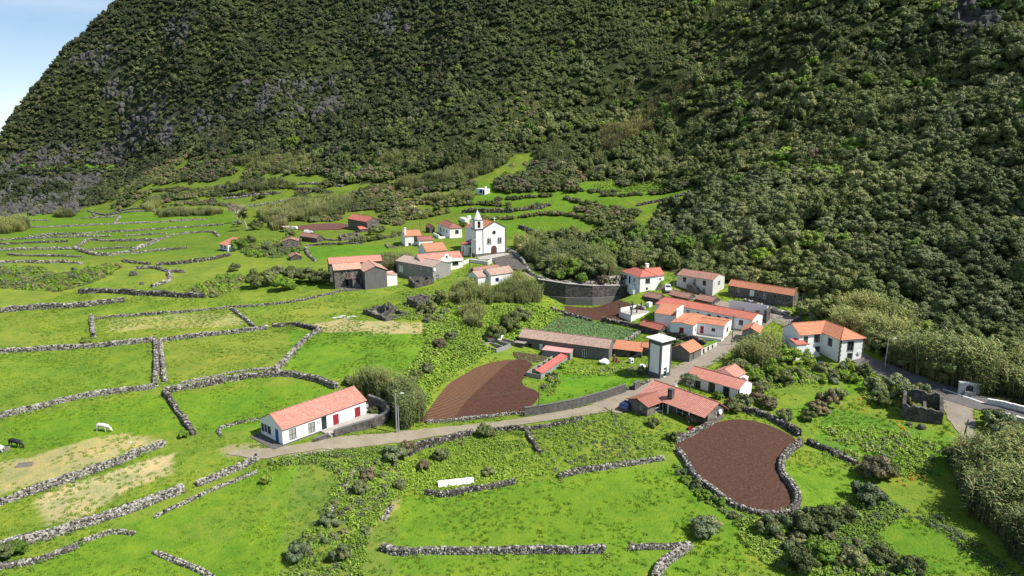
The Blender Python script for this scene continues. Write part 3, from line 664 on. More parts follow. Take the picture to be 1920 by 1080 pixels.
tag(patch('red_yard', [(556, 424), (590, 420), (650, 418), (655, 430), (600, 432), (560, 433)], 'soil_red', .15, 1.0), kind='structure')
tag(patch('crop_bed', [(962, 660), (1000, 664), (1035, 672), (1000, 682), (965, 672)], 'soil', .16), kind='structure')
tag(patch('potato_field', [(1000, 632), (1040, 598), (1075, 592), (1130, 606), (1200, 622), (1195, 635), (1150, 645), (1080, 634)], 'soil', .12), kind='structure')
tag(patch('forecourt', [(1180, 755), (1195, 745), (1165, 742), (1130, 765), (1160, 778), (1172, 772)], 'track', .14), kind='structure')
# ------------------------------------------------------------------ the houses
def apex(s, ridge, v): return vline(s.P(0, s.Ly / 2, 0) if ridge == 'x' else s.P(s.Lx / 2, 0, 0), v) - s.wh
def loc(s, u, v):
    d = ray(u, v); t_ = (s.o[2] - HC) / d[2]; q = np.array([d[0] * t_, d[1] * t_, s.o[2]]) - s.o; return float(q @ s.ex), float(q @ s.ey)
r2, r3, r4, r5, r6 = (480, 600, 4), (960, 600, 4), (1440, 600, 4), (480, 360, 4), (960, 360, 4)
zA, zB, zC, zD, zE, zF, zG, zH, zI, zJ, zK, zL, zM = (600, 380, 6), (740, 380, 6), (1150, 490, 7.2), (1200, 600, 7.714), (1360, 500, 5.4), (1160, 680, 6.75), (470, 710, 6.4), (960, 600, 7.385), (400, 380, 8), (640, 540, 6), (980, 500, 8), (1680, 680, 6), (860, 330, 12)

# long white house in front
h = building('farmhouse', 'long low white house with crimson shutters and a blue side door beside the dirt track', 'house', (531, 836), 49, 805.6, None, 686, Ly=6.9)
for r in ((458, 600, 550, 735), (688, 525, 775, 655)): h.op('R', R(zG, *r), 'win', 'paint_grey', 'curtain')
h.op('R', R(zG, 852, 478, 915, 645), 'glassdoor', 'paint_green')
for r in ((990, 428, 1055, 545), (1250, 342, 1315, 458)): h.op('R', R(zG, *r), 'win', 'paint_white', 'paint_red')
for r in ((122, 535, 158, 630), (162, 550, 195, 640), (200, 570, 242, 668)): h.op('L', R(zG, *r), 'win', 'trim_dark')
h.op('L', R(zG, 295, 612, 335, 768), 'door', 'paint_blue')
rh = apex(h, 'x', 777); h.walls('plaster_white', 'x', rh); h.roof('x', rh, 'tile_pink', .22, gov=.08)
h.part('plinth', 'render_grey', [((.02, -.05, -1.5), (h.Lx, -.003, .25)), ((-.05, .0, -1.5), (-.003, h.Ly, .2))])
h.part('wall_lamp', 'metal_grey', [((6.6, -.14, 1.9), (6.75, 0, 2.1))])
# small apron in front of the blue door, dark colour holds the gable's shade
mb = MB(); mb.box(h.o, h.ex, h.ey, EZ, (-1.9, -.3, -1.2), (-.06, h.Ly + .4, .12)); tag(mb.build('apron', 'concrete_dark', None, loc=h.o), kind='structure')
mb = MB(); mb.box(h.o, h.ex, h.ey, EZ, (7.0, -3.2, -1.5), (h.Lx + 4.2, -.06, .30)); mb.box(h.o, h.ex, h.ey, EZ, (h.Lx + .05, -.06, -1.5), (h.Lx + 4.2, 4.5, .30)); tag(mb.build('patio', 'concrete', None, loc=h.o), kind='structure')
FRONT = h

# transformer tower
h = building('transformer_tower', 'tall square white tower with dark grey corners, flat cap and green door by the road', 'tower', (1237, 711), 36, 641, None, None, Lx=3.1, Ly=3.3)
h.opm('R', 1.55, .25, .95, 1.95, 'door', 'paint_green')
h.walls('plaster_white')
lo, hi2, t_ = 1.0, h.wh - .95, .32
bx = []
for a, b in ((-.05, t_), (h.Lx - t_, h.Lx + .05)): bx.append(((a, -.06, -1.5), (b, -.003, h.wh)))
bx += [((t_ + .002, -.055, -1.5), (1.55 - .5, -.003, lo)), ((1.55 + .5, -.055, -1.5), (h.Lx - t_ - .002, -.003, lo)), ((t_ + .002, -.055, hi2), (h.Lx - t_ - .002, -.003, h.wh))]
for a, b in ((.002, t_), (h.Ly - t_, h.Ly + .05)): bx.append(((-.06, a, -1.5), (-.003, b, h.wh)))
bx += [((-.055, t_ + .002, -1.5), (-.003, h.Ly - t_ - .002, lo)), ((-.055, t_ + .002, hi2), (-.003, h.Ly - t_ - .002, h.wh))]
bx += [((h.Lx + .003, -.05, -1.5), (h.Lx + .06, h.Ly, lo)), ((h.Lx + .003, -.05, hi2), (h.Lx + .06, h.Ly, h.wh)), ((-.05, h.Ly + .003, hi2), (h.Lx + .05, h.Ly + .06, h.wh))]
h.part('corner_frame', 'paint_grey', bx)
mb = MB(); q = h.P; c0, c1 = q(-.55, -.55, h.wh + .003), q(h.Lx + .55, h.Ly + .55, h.wh + .003)
mb.box(h.o, h.ex, h.ey, EZ, (-.55, -.55, h.wh + .003), (h.Lx + .55, h.Ly + .55, h.wh + .22))
C4 = [q(-.55, -.55, h.wh + .225), q(h.Lx + .55, -.55, h.wh + .225), q(h.Lx + .55, h.Ly + .55, h.wh + .225), q(-.55, h.Ly + .55, h.wh + .225)]; top = q(h.Lx / 2, h.Ly / 2, h.wh + .7)
for k in range(4): mb.face([C4[k], C4[(k + 1) % 4], top])
mb.build('roof', 'plaster_white', h.root)
h.part('conduit', 'metal_grey', [((.05, -.13, 0), (.15, -.065, 3.2)), ((.0, -.16, 2.4), (.22, -.065, 2.9))])
h.part('sign_plate', 'paint_white', [((1.3, .05, 1.45), (1.7, .074, 1.75))])
TOWER = h

# dark stone house with pink roof and chimney
h = building('stone_house', 'low dark stone house with pink roof, dark chimney and porch facing a small lawn', 'house', (1326, 800), 39, None, None, None, Bz=.15, wh=2.55, Lx=4.6, Ly=14.0)
h.op('L', R(zF, 725, 612, 880, 700), 'win', 'paint_white'); h.op('L', R(zF, 565, 570, 622, 640), 'win', 'paint_white')
h.opm('R', 2.6, 1.0, .5, 1.2, 'win', 'paint_white')
h.walls('stone_brown', 'y', 1.15, .62)
h.roof('y', 1.15, 'tile_pink', 1.35, ridge_pos=.62, gov=.25, th=.12)
h.chimney(.2, 8.2, 2.3, 4.35, .75, .95, 'stone_dark', 'trim_dark')
for y in (3.0, 7.6): h.part('porch_post', 'paint_white', [((-1.15, y, -.6), (-.95, y + .2, 2.0))])
w = h.sub(-5.0, 9.2, -.1, 5.0, 4.6, 2.2)
w.opm('L', 1.6, .9, .5, .9, 'win', 'paint_white'); w.opm('R', 3.4, .35, 2.2, 1.6, 'glassdoor', 'paint_white')
w.walls('stone_brown', 'x', .75); w.roof('x', .75, 'tile_brown', .35, gov=.3)
mb = MB(); mb.tube(h.P(3.4, -.05, 1.9), h.P(3.4, -.25, 1.95), .45, .45, 12); mb.tube(h.P(3.4, -.05, 1.2), h.P(3.4, -.1, 1.9), .03); mb.build('satellite_dish', 'plastic_white', h.root)
STONEH = h

# white cottage behind the dragon tree
h = building('cottage', 'single storey white cottage with pale red tiled roof behind the dragon tree', 'house', (1384.5, 751), 44, 730, 1288, 1410)
for r, k in (((795, 885, 865, 985), 'win'), ((998, 945, 1070, 1075), 'glassdoor')): h.op('L', R(zD, *r), k, 'trim_dark', 'stone')
h.op('L', R(zF, 1325, 340, 1390, 455), 'glassdoor', 'trim_dark', 'stone')
rh = apex(h, 'y', 713.5); h.walls('plaster_white', 'y', rh); h.roof('y', rh, 'tile_salmon', .2, gov=.05)
h.part('corner_trim', 'trim_dark', [((-.04, -.04, -1), (.12, -.003, h.wh)), ((-.04, .0, -1), (-.003, .14, h.wh))])
h.chimney(h.Lx - .6, 1.2, h.wh - .5, h.wh + 1.0, 1.0, .8)
w = h.sub(h.Lx + .02, 3.6, 0.2, 4.2, 4.6, h.wh - .1); w.walls('plaster_white', 'x', 1.15); w.roof('x', 1.15, 'tile_salmon', .2, gov=.1)
COTT = h

# big white two storey house on the right
h = building('manor_house', 'large two storey white house with dark stone quoins, orange hipped roof and outside stair', 'house', (1572, 681), 14, 638, None, 1621, Ly=11.6)
h.op('R', R(zE, 1240, 762, 1295, 855), 'win', 'trim_dark', 'stone'); h.op('R', R(zE, 1238, 880, 1280, 935), 'win', 'trim_dark', 'stone')
h.op('L', R(zE, 1042, 730, 1078, 800), 'win', 'trim_dark', 'stone')
h.walls('plaster_white'); rf = h.roof('hip', 1.75, 'tile_orange', .35)
for nm, xs_ in (('quoins', 0), ('corner_stones', 1)):
    qs = []
    for k in range(int(h.wh / .5)):
        e = .32 if k % 2 else .2
        qs += [((-.045, -.045, k * .5), (e, -.003, k * .5 + .495)), ((-.045, -.003, k * .5), (-.003, .5 - e, k * .5 + .495))] if xs_ == 0 else [((h.Lx - e, -.045, k * .5), (h.Lx + .04, -.003, k * .5 + .495))]
    h.part(nm, 'trim_dark', qs)
mb = MB(); d0 = h.P(4.9, -.08, 2.0); mb.tube(d0, d0 - h.ey * .12, .42, .42, 12); mb.build('satellite_dish', 'plastic_white', h.root)
w = h.sub(-5.9, 5.7, 0, 5.88, 5.9, h.wh)
w.op('R', R(zE, 790, 705, 836, 812), 'door', 'trim_dark'); w.op('R', R(zE, 905, 693, 950, 760), 'win', 'trim_dark', 'stone'); w.op('R', R(zE, 908, 806, 958, 872), 'door', 'trim_dark')
w.walls('plaster_white', 'x', 1.7); w.roof('x', 1.7, 'tile_orange', .3, gov=.1); j = h.sub(0, 5.7, h.wh, h.Lx * .5, 5.9, .0, found=0); j.roof('x', 1.7, 'tile_orange', .3, gov=0, z0=.0)
a = w.sub(-1.6, -1.6, 0, 2.4, 2.6, 3.4); a.walls('plaster_white'); a.roof('shedR', .6, 'tile_red', .15)
w.part('stair', 'plaster_white', [((1.0, -1.5, -.8), (2.4, -.02, 2.75))] + [((2.4 + k * .3, -1.5, -.8), (2.7 + k * .3, -.02, 2.5 - k * .3)) for k in range(8)]); w.part('railing', 'metal_grey', [((1.0, -1.5, 3.6), (2.4, -1.46, 3.65))] + [((1.0 + k * .23, -1.5, 2.76), (1.03 + k * .23, -1.46, 3.59)) for k in range(7)])
MANOR = h

# garage with orange roof on the road
h = building('garage', 'small stone garage with orange gabled roof on the corner of the village road', 'garage', (1292, 680), 46, 660.5, 1259, None, Lx=5.2)
h.op('R', R(zD, 757, 465, 780, 565), 'door', 'trim_dark')
h.walls('render_grey', 'x', 1.2); h.roof('x', 1.2, 'tile_orange', .3, gov=.3)
w = h.sub(h.Lx + .05, .15, .1, 7.5, .5, 1.9)
for c in (1.3, 3.4, 5.4): w.opm('R', c, .2, .8, 1.35, 'dark')
w.walls('plaster_old'); w.part('wall_cap', 'grass_lush', [((0, -.1, w.wh + .003), (w.Lx, .6, w.wh + .14))])

# long old house with mottled roof
h = building('long_barn', 'very long old stone house under a mottled pinkish tiled roof below the vegetable field', 'house', (1141, 676), 66, None, None, None, wh=2.9, Lx=4.6, Ly=22.0, Bz=-.1)
for r, k in (((375, 370, 425, 470), 'door'), ((528, 380, 575, 485), 'glassdoor'), ((975, 430, 1030, 535), 'glassdoor'), ((805, 410, 850, 440), 'win')): h.op('L', R(zH, *r), k, 'paint_white' if k != 'door' else 'paint_white')
h.op('L', R(zH, 222, 340, 272, 425), 'dark')
h.walls('render_grey', 'y', 1.35); h.roof('y', 1.35, 'tile_old_pale', .2, gov=.1)
h.part('lean_to', 'wood_grey', [((-1.8 + .02 * k, 20.0 + k * .38, -.8), (-1.74 + .02 * k, 20.08 + k * .38, 1.9)) for k in range(7)] + [((-1.85, 19.8, 1.9), (0.0, 22.6, 1.98)), ((-1.85, 19.9, .9), (-1.8, 22.5, .96))])
h = building('roof_shed', 'low stone shed with salmon tiled roof attached to the right end of the long barn', 'shed', (1202.5, 671), 68, 659, 1150, None, Lx=3.4)
h.opm('L', 2.0, .1, 1.2, 1.5, 'dark'); h.walls('stone_dark', None); h.roof('shedL', 1.0, 'tile_orange', .3)
h = building('lean_shed', 'tiny stone shed with orange roof squeezed between salmon roofed shed and white tower', 'shed', (1217, 668), 60, 652, 1203, None, Lx=3.0)
h.walls('stone_dark', 'y', .7); h.roof('y', .7, 'tile_orange', .2)

# L shaped white house with red doors and terrace
h = building('terrace_house', 'white L shaped house with orange roof, dark red doors and a raised front terrace', 'house', (1356, 634), 58, 612, 1308, 1372)
h.op('L', R(zC, 1172, 875, 1218, 975), 'door', 'paint_red'); h.op('L', R(zC, 1325, 903, 1375, 950), 'win', 'paint_red'); h.op('R', R(zC, 1528, 893, 1550, 948), 'win', 'paint_red', 'paint_red'); h.op('R', R(zC, 1490, 875, 1508, 930), 'win', 'paint_white')
rh = apex(h, 'y', 603); h.walls('plaster_white', 'y', rh); h.roof('y', rh, 'tile_orange', .15, gov=.05)
xw, yw = -3.6, h.Ly - .05; w = h.sub(xw, yw, 0, 3.6 + h.Lx, 5.6, h.wh, dang=0)
w.opm('L', 2.8, .6, 1.0, 1.5, 'win', 'paint_red', 'paint_red'); w.opm('R', 2.2, 1.0, .6, 1.1, 'win', 'paint_red', 'paint_red')
w.walls('plaster_white', 'x', rh); w.roof('x', rh, 'tile_orange', .15, gov=.05)
h.part('terrace', 'concrete', [((-3.2, -.3, -2.0), (-.02, h.Ly - .1, .15))]); h.part('terrace_front', 'plaster_white', [((-3.3, -.45, -2.0), (-3.2, h.Ly - .1, .62)), ((-3.2, -.45, -2.0), (h.Lx, -.32, .35))])
h.part('washing_line', 'metal_grey', [((-2.6, y, .15), (-2.54, y + .06, 1.9)) for y in (1.0, 4.0, 7.0)] + [((-2.62, 1.0, 1.86), (-2.60, 7.0, 1.88))])
w = h.sub(1.0, h.Ly + 5.9, 0.1, 5.0, 5.4, h.wh + .5); w.walls('plaster_white', None); w.roof('shedL', 1.5, 'tile_orange', .15)
w.part('parapet', 'plaster_white', [((0, -.25, 0), (5.1, -.01, h.wh + 2.2))])

# very long white house with salmon roof
h = building('row_house', 'very long single storey white house with one unbroken salmon roof and many windows', 'house', (1409.5, 622), 47, 600, 1238, 1430)
for c in ((795, 612, 832, 662), (888, 635, 935, 668), (985, 655, 1030, 708), (1115, 678, 1160, 725), (1268, 712, 1318, 752), (1398, 735, 1445, 775), (1508, 755, 1560, 795)): h.op('L', R(zC, *c), 'win', 'trim_dark' if c[0] > 1200 else 'paint_white')
h.op('L', R(zE, 135, 540, 180, 595), 'win', 'trim_dark'); h.op('R', R(zE, 312, 545, 332, 585), 'win', 'paint_white')
rh = apex(h, 'y', 588.5); h.walls('plaster_white', 'y', rh); h.roof('y', rh, 'tile_red', .15, gov=.05)
w = h.sub(-1.9, h.Ly - 3.8, 0, 1.9 + h.Lx * .5, 4.2, h.wh - .1); w.opm('R', .9, .9, .5, .8, 'win', 'trim_dark'); w.walls('plaster_white'); w.roof('shedL', .95, 'tile_red', .12, gov=.03)

# white hip roofed house with chimney
h = building('hip_house', 'white two storey house with a red hipped roof and white chimney beside the upper lane', 'house', (1198.5, 546), 22, 520, 1167.5, 1229.5, Bz=5.4)
h.op('L', R(zC, 158, 180, 188, 245), 'win', 'paint_white'); h.op('L', R(zC, 206, 200, 232, 300), 'door', 'paint_deepblue'); h.op('L', R(zC, 266, 222, 296, 285), 'win', 'paint_white'); h.op('L', R(zC, 263, 320, 294, 392), 'door', 'paint_deepblue')
h.op('R', R(zC, 440, 238, 488, 298), 'win', 'trim_dark', 'stone'); h.op('R', R(zC, 440, 352, 468, 388), 'win', 'trim_dark')
h.walls('plaster_white'); h.roof('hip', 1.5, 'tile_red', .3)
h.part('corner_trim', 'trim_dark', [((-.04, -.04, -1), (.1, -.003, h.wh)), ((-.04, 0, -1), (-.003, .12, h.wh))])
w = h.sub(h.Lx + .02, 3.4, .4, 5.2, 4.8, h.wh - 1.1); w.opm('R', 1.0, .4, .9, 1.9, 'dark'); w.opm('R', 3.9, 1.5, .7, .5, 'win', 'trim_dark'); w.walls('plaster_white', 'x', 1.75); w.roof('x', 1.75, 'tile_red', .2)
w.chimney(1.2, 3.2, w.wh + .6, w.wh + 3.0, .9, .8)
h.part('stair', 'plaster_white', [((-1.5, .8 + .4 * k, -1.2), (-.05, 1.2 + .4 * k, .2 + .3 * k)) for k in range(6)])

# weathered two storey house
h = building('weathered_house', 'peeling two storey white house with mottled old roof and a dark outside stair', 'house', (1335.5, 554.5), 48, 525, 1269.5, 1359)
for r, k in (((938, 215, 985, 280), 'win'), ((1078, 236, 1116, 318), 'door'), ((1205, 260, 1250, 327), 'win'), ((1203, 370, 1245, 442), 'door')): h.op('L', R(zC, *r), k, 'paint_brown' if k == 'win' else 'wood_grey')
h.op('R', R(zC, 1412, 265, 1442, 330), 'win', 'paint_white')
rh = apex(h, 'y', 514); h.walls('plaster_old', 'y', rh); h.roof('y', rh, 'tile_old', .2)
h.part('stair', 'render_grey', [((-1.3, 2.2 + .36 * k, -.8), (-.05, 2.56 + .36 * k, .3 + .24 * k)) for k in range(10)] + [((-1.3, 5.82, -.8), (-.05, 7.4, 2.55))])

# long stone barn with orange roof
h = building('stone_barn', 'long grey stone barn with orange tiled roof against the forest edge', 'barn', (1485.5, 577), 46, 553.5, 1366, 1497)
for r, k in (((122, 212, 152, 258), 'win'), ((245, 238, 292, 298), 'door'), ((382, 265, 412, 326), 'win')): h.op('L', R(zE, *r), k, 'paint_white')
rh = 1.25; h.walls('stone_mortar', 'y', rh); h.roof('y', rh, 'tile_orange', .25)

# three small stone sheds with mottled roofs
for i, (B_, a_, vE_, uL_, uR_, lab) in enumerate((((1235, 573), 45, 560.5, 1207, 1247, 'dark stone shed with mottled roof at the end of the retaining wall'), ((1290, 566), 42, 559.5, 1247, 1304, 'stone shed with mottled roof, middle one of three below the parked white van'), ((1334, 575), 42, 566.5, 1305, 1350, 'stone shed with rusty mottled roof just in front of the peeling white house'))):
    h = building('stone_shed', lab, 'shed', B_, a_, vE_, uL_, uR_, group='stone sheds behind the long white house')
    h.opm('R', h.Lx * .5, .1, .8, min(1.6, h.wh - .3), 'door', 'wood_grey'); h.walls('stone_dark', 'y', 1.0); h.roof('y', 1.0, 'tile_old', .15)

# roofless ruin with whitewashed inner wall
h = building('roofless_ruin', 'roofless dark stone ruin with whitewashed inner wall and empty windows by the asphalt road', 'ruin', (1437, 600), 53, None, 1367, None, wh=3.7, Lx=.6)
for c in (2.0, 4.6, 7.0): h.opm('L', h.Ly - c - 3, .6, .9, 1.7, 'dark')
h.opm('L', 2.4, .3, 1.0, 1.9, 'door', 'wood_grey'); h.walls('plaster_white'); h.part('wall_end', 'stone_dark', [((-2.6, -.7, -1.5), (.6, -.02, 3.1)), ((-1.9, h.Ly * .6, -1.5), (-.02, h.Ly * .6 + .5, 2.0))])
h.part('low_wall', 'stone_dark', [((-2.6, -.02, -1.5), (-2.1, h.Ly, .4))])

# unfinished white terrace with posts
h = building('unfinished_house', 'unfinished flat white concrete base with dark upright posts beside the brown terrace field', 'building', (1183, 603.5), 35, None, 1161, 1219, wh=1.75)
h.walls('plaster_white'); h.part('slab', 'concrete', [((.0, .0, h.wh + .003), (h.Lx, h.Ly, h.wh + .12))]); 
h.part('parapet', 'plaster_white', [((0, h.Ly - .2, h.wh + .125), (h.Lx, h.Ly, h.wh + 1.1)), ((h.Lx - .2, h.Ly * .4, h.wh + .125), (h.Lx, h.Ly - .21, h.wh + 1.1))])
for x, y in ((.15, .15), (.15, h.Ly - .15), (h.Lx * .45, h.Ly * .25), (h.Lx * .6, h.Ly * .85), (h.Lx * .9, h.Ly * .6)): h.part('post', 'trim_dark', [((x - .14, y - .14, h.wh + .13), (x + .14, y + .14, h.wh + 2.4))])

# red roofed shed
h = building('red_shed', 'dark stone shed with weathered red tiled roof at the corner of the vegetable field', 'shed', (1238, 628), 40, 618, 1201, 1250, Bz=.8); h.walls('stone_dark', 'y', .9); h.roof('y', .9, 'tile_red', .3)
# small blue grey shed with orange roof
h = building('garden_shed', 'small bluish grey shed with orange roof beside the road and tall cane', 'shed', (1420, 645), 62, 624, 1392, None, Lx=5.5); h.opm('L', 2.0, .8, .7, .6, 'win', 'trim_dark'); h.walls('render_pale', 'x', .9); h.roof('x', .9, 'tile_orange', .3)

# ---- upper hamlet around the church
h = building('church', 'white village church with bell tower, pointed white spire, two arched windows and brown arched door', 'church', (906, 479.5), 25, 430, None, 948.5, Ly=13.0)
fw, fy = h.Lx, h.Ly
def arch(s, name, c, z0, w_, h_, m, depth0, depth1, ring=None, face='R', par=None):
    o_, e, inn = (s.o, s.ex, s.ey) if face == 'R' else (s.o, s.ey, s.ex)
    def prof(w_, h_, z0): 
        P_ = [(-w_ / 2, z0), (w_ / 2, z0)]; r_ = w_ / 2; zc = z0 + h_ - r_
        return P_ + [(r_ * math.cos(t), zc + r_ * math.sin(t)) for t in np.linspace(0, math.pi, 9)]
    P_ = prof(w_, h_, z0); mb = MB(); f = [o_ + e * (c + a) + EZ * z + inn * depth0 for a, z in P_]; b_ = [o_ + e * (c + a) + EZ * z + inn * depth1 for a, z in P_]
    mb.face(f); mb.face(b_[::-1])
    for k in range(len(f)): mb.face([f[k], b_[k], b_[(k + 1) % len(f)], f[(k + 1) % len(f)]])
    q_ = mb.build(name, m, s.root)
    if par is not None: q_.parent = par
    return q_
rh = apex(h, 'y', 416.5); h.walls('plaster_white', 'y', rh); h.roof('y', rh, 'tile_orange', .15, gov=-.3)
for c in (fw * .26, fw * .72):
    a1 = arch(h, 'window', c, h.wh * .42, 1.5, 2.3, 'trim_dark', -.08, -.003); arch(h, 'frame', c, h.wh * .42 + .15, 1.15, 2.0, 'paint_white', -.11, -.082, par=a1); 
    for dx in (-.27, .27): arch(h, 'pane', c + dx, h.wh * .42 + .25, .42, 1.7, 'glass', -.13, -.112, par=a1)
d = arch(h, 'door', fw * .47, 0, 2.1, 3.2, 'trim_dark', -.08, -.003); arch(h, 'door_leaf', fw * .47, 0, 1.7, 2.95, 'paint_brown', -.11, -.082, par=d)
mb = MB(); c_ = h.P(fw * .48, -.1, h.wh * .86); mb.tube(c_, c_ + h.ey * .09, .62, .62, 14); rw = mb.build('round_window', 'trim_dark', h.root); mb = MB(); mb.tube(c_ - h.ey * .03, c_ - h.ey * .002, .4, .4, 14); g = mb.build('pane', 'glass', h.root); g.parent = rw
# verge trim, corner strips and plinth
mb = MB(); 
for a, b in ((h.P(-.0, -.08, h.wh), h.P(fw / 2, -.08, h.wh + rh)), (h.P(fw, -.08, h.wh), h.P(fw / 2, -.08, h.wh + rh))):
    d_ = EZ * .28; mb.face([a, b, b + d_, a + d_]); mb.face([a + h.ey * .35 + d_, b + h.ey * .35 + d_, b + d_, a + d_]); mb.face([a + h.ey * .35, b + h.ey * .35, b + h.ey * .35 + d_, a + h.ey * .35 + d_])
mb.build('gable_coping', 'trim_dark', h.root)
h.part('corner_strip', 'trim_dark', [((fw - .3, -.05, 0), (fw + .04, -.003, h.wh)), ((fw + .003, 0, 0), (fw + .05, .35, h.wh))]); h.part('plinth', 'render_grey', [((0, -.07, -1.5), (fw * .47 - 1.1, -.003, .8)), ((fw * .47 + 1.1, -.07, -1.5), (fw - .31, -.003, .8))])
h.part('cross', 'plaster_white', [((fw / 2 - .08, -.06, h.wh + rh + .28), (fw / 2 + .08, .1, h.wh + rh + 1.9)), ((fw / 2 - .5, -.05, h.wh + rh + 1.2), (fw / 2 + .5, .09, h.wh + rh + 1.36))])
TW = 3.0; tb = vline(h.P(-TW / 2, -.35, 0), 431); tt = vline(h.P(-TW / 2, -.35, 0), 413); ts = vline(h.P(-TW / 2, TW / 2, 0), 393)
tw = h.sub(-TW, -.35, 0, TW - .01, TW, tb); tw.walls('plaster_white')
tw.part('cornice', 'trim_dark', [((-.15, -.15, tb + .003), (TW + .1, TW + .15, tb + .3))]); bf = h.sub(-TW + .1, -.25, tb + .31, TW - .2, TW - .2, tt - tb - .31, found=0)
bf.opm('R', bf.Lx / 2, .3, 1.05, bf.wh - .7, 'dark'); bf.opm('L', bf.Ly / 2, .3, .95, bf.wh - .7, 'dark'); bf.walls('plaster_white'); bf.part('cornice', 'trim_dark', [((-.12, -.12, bf.wh + .003), (bf.Lx + .12, bf.Ly + .12, bf.wh + .2))])
mb = MB(); cc = bf.P(bf.Lx / 2, .5, bf.wh * .55); mb.tube(cc, cc - EZ * .6, .16, .36, 10); mb.build('bell', 'paint_brown', h.root)
for nm, (x0, x1) in (('corner_strip', (0, .25)), ('corner_strip', (TW - .28, TW - .02))): tw.part(nm, 'trim_dark', [((x0 - .03, -.05, 0), (x1, -.003, tb))])
tw.part('plinth', 'render_grey', [((.26, -.07, -1.5), (TW - .3, -.003, .8)), ((-.07, 0, -1.5), (-.003, TW, .8))])
mb = MB(); B8 = [bf.P(bf.Lx / 2 + 1.35 * math.cos(t) * 1.08, bf.Ly / 2 + 1.35 * math.sin(t) * 1.08, bf.wh + .205) for t in np.arange(8) * math.pi / 4 + math.pi / 8]; ap = bf.P(bf.Lx / 2, bf.Ly / 2, ts - tb - .3)
for k in range(8): mb.face([B8[k], B8[(k + 1) % 8], ap])
mb.build('spire', 'plaster_white', h.root)
mb = MB(); cc = tw.P(TW / 2, -.05, tb * .28); mb.face([cc + EZ * .75, cc - h.ex * .3, cc - EZ * .75, cc + h.ex * .3][::-1]); mb.build('emblem', 'trim_dark', h.root)
w = h.sub(1.2, fy + .05, 0, fw - 2.4, 6.5, h.wh - 1.6); w.walls('plaster_white', 'y', rh * .8); w.roof('y', rh * .8, 'tile_orange', .15)
w = h.sub(-4.6, 4.5, 0, 4.55, 4.2, 3.2); w.opm('R', 2.0, .1, 1.2, 2.3, 'door', 'paint_brown'); w.opm('L', 2.0, .8, .8, 1.4, 'win', 'paint_white', 'stone'); w.walls('plaster_white'); w.roof('shedL', 1.5, 'tile_red', .2)
arch(h, 'side_window', 7.5 - 3.6, h.wh * .45, 1.2, 2.0, 'trim_dark', -.05, -.003, face='L')
CHURCH = h

h = building('lodge', 'white two storey house with maroon roof standing just left of the church', 'house', (842, 447), 22, 428.5, 821, 866)
for r in ((508, 275, 525, 330), (545, 290, 560, 335), (578, 300, 592, 345)): h.op('L', R(zB, *r), 'win', 'paint_white')
h.op('R', R(zB, 685, 312, 715, 348), 'win', 'trim_dark', 'stone'); h.walls('plaster_white'); h.roof('hip', 1.6, 'tile_maroon', .25)
h.part('quoins', 'trim_dark', [((-.04, -.04, k * .5), (.3, -.003, k * .5 + .3)) for k in range(int(h.wh / .5))]); h.part('stair_wall', 'plaster_white', [((-4.0, 1.0, -2.0), (-3.6, 9.0, 1.3)), ((-3.6, 1.0, -2.0), (-.05, 1.4, .8))])
h = building('chimney_house', 'white house with orange roof and a tall white chimney left of the church', 'house', (759, 462), 18, 443, 752, 790)
h.op('R', R(zB, 215, 378, 250, 438), 'door', 'trim_dark'); h.op('R', R(zB, 155, 455, 185, 490), 'win', 'trim_dark'); h.walls('plaster_white', 'x', 1.7); h.roof('x', 1.7, 'tile_orange', .2)
h.chimney(.5, 1.2, h.wh, h.wh + 3.0, .8, .8); h.part('quoins', 'trim_dark', [((-.04, -.04, k * .6), (.25, -.003, k * .6 + .3)) for k in range(int(h.wh / .6))])
w = h.sub(h.Lx * .75, -3.6, -.2, 5.2, 4.2, h.wh - 1.2); w.walls('plaster_white', 'x', 1.2); w.roof('x', 1.2, 'tile_maroon', .15)
h = building('orange_house', 'orange roofed white house directly behind the white hall with small round window', 'house', (800, 489), 27, None, None, 838, Ly=8.5, wh=3.2)
h.opm('R', h.Lx * .7, 1.2, 1.2, 1.0, 'win', 'paint_white'); h.walls('plaster_white', 'x', 2.0); h.roof('x', 2.0, 'tile_orange', .3)
h = building('village_hall', 'white hall with salmon roof and raised middle gable holding a small round window', 'house', (790, 520), 27, 492, None, 868, Ly=6.5)
h.op('R', R(zB, 655, 655, 712, 705), 'win', 'trim_dark', 'stone'); h.op('R', R(zB, 655, 750, 690, 782), 'win', 'trim_dark')
h.walls('plaster_white', 'x', 1.9); h.roof('x', 1.9, 'tile_salmon', .05)
h.part('parapet', 'plaster_white', [((0, -.3, h.wh - .35), (h.Lx, -.02, h.wh + .3)), ((0, -.34, h.wh - .5), (h.Lx, -.003, h.wh - .352))]); c_ = h.P(h.Lx * .6, -.3, h.wh + .3); mb = MB(); P_ = [c_ + h.ex * a + EZ * z for a, z in ((-1.9, 0), (1.9, 0), (1.8, .5), (1.0, .7), (.5, 1.7), (-.5, 1.7), (-1.0, .7), (-1.8, .5))]; P2_ = [p + h.ey * .3 for p in P_]; mb.face(P_); mb.face(P2_[::-1]); [mb.face([P_[k], P2_[k], P2_[(k + 1) % 8], P_[(k + 1) % 8]]) for k in range(8)]; mb.build('gable', 'plaster_white', h.root)
mb = MB(); mb.tube(c_ + EZ * .8 - h.ey * .06, c_ + EZ * .8 - h.ey * .005, .36, .36, 12); mb.build('round_window', 'trim_dark', h.root)
HALL = h
h = building('workshop', 'long grey rendered building with dusty faded roof in front of the white hall', 'building', (812, 527), 50, 501, 742, 845)
for r in ((165, 710, 195, 740), (285, 715, 312, 755), (370, 735, 400, 775)): h.op('L', R(zB, *r), 'win', 'paint_white')
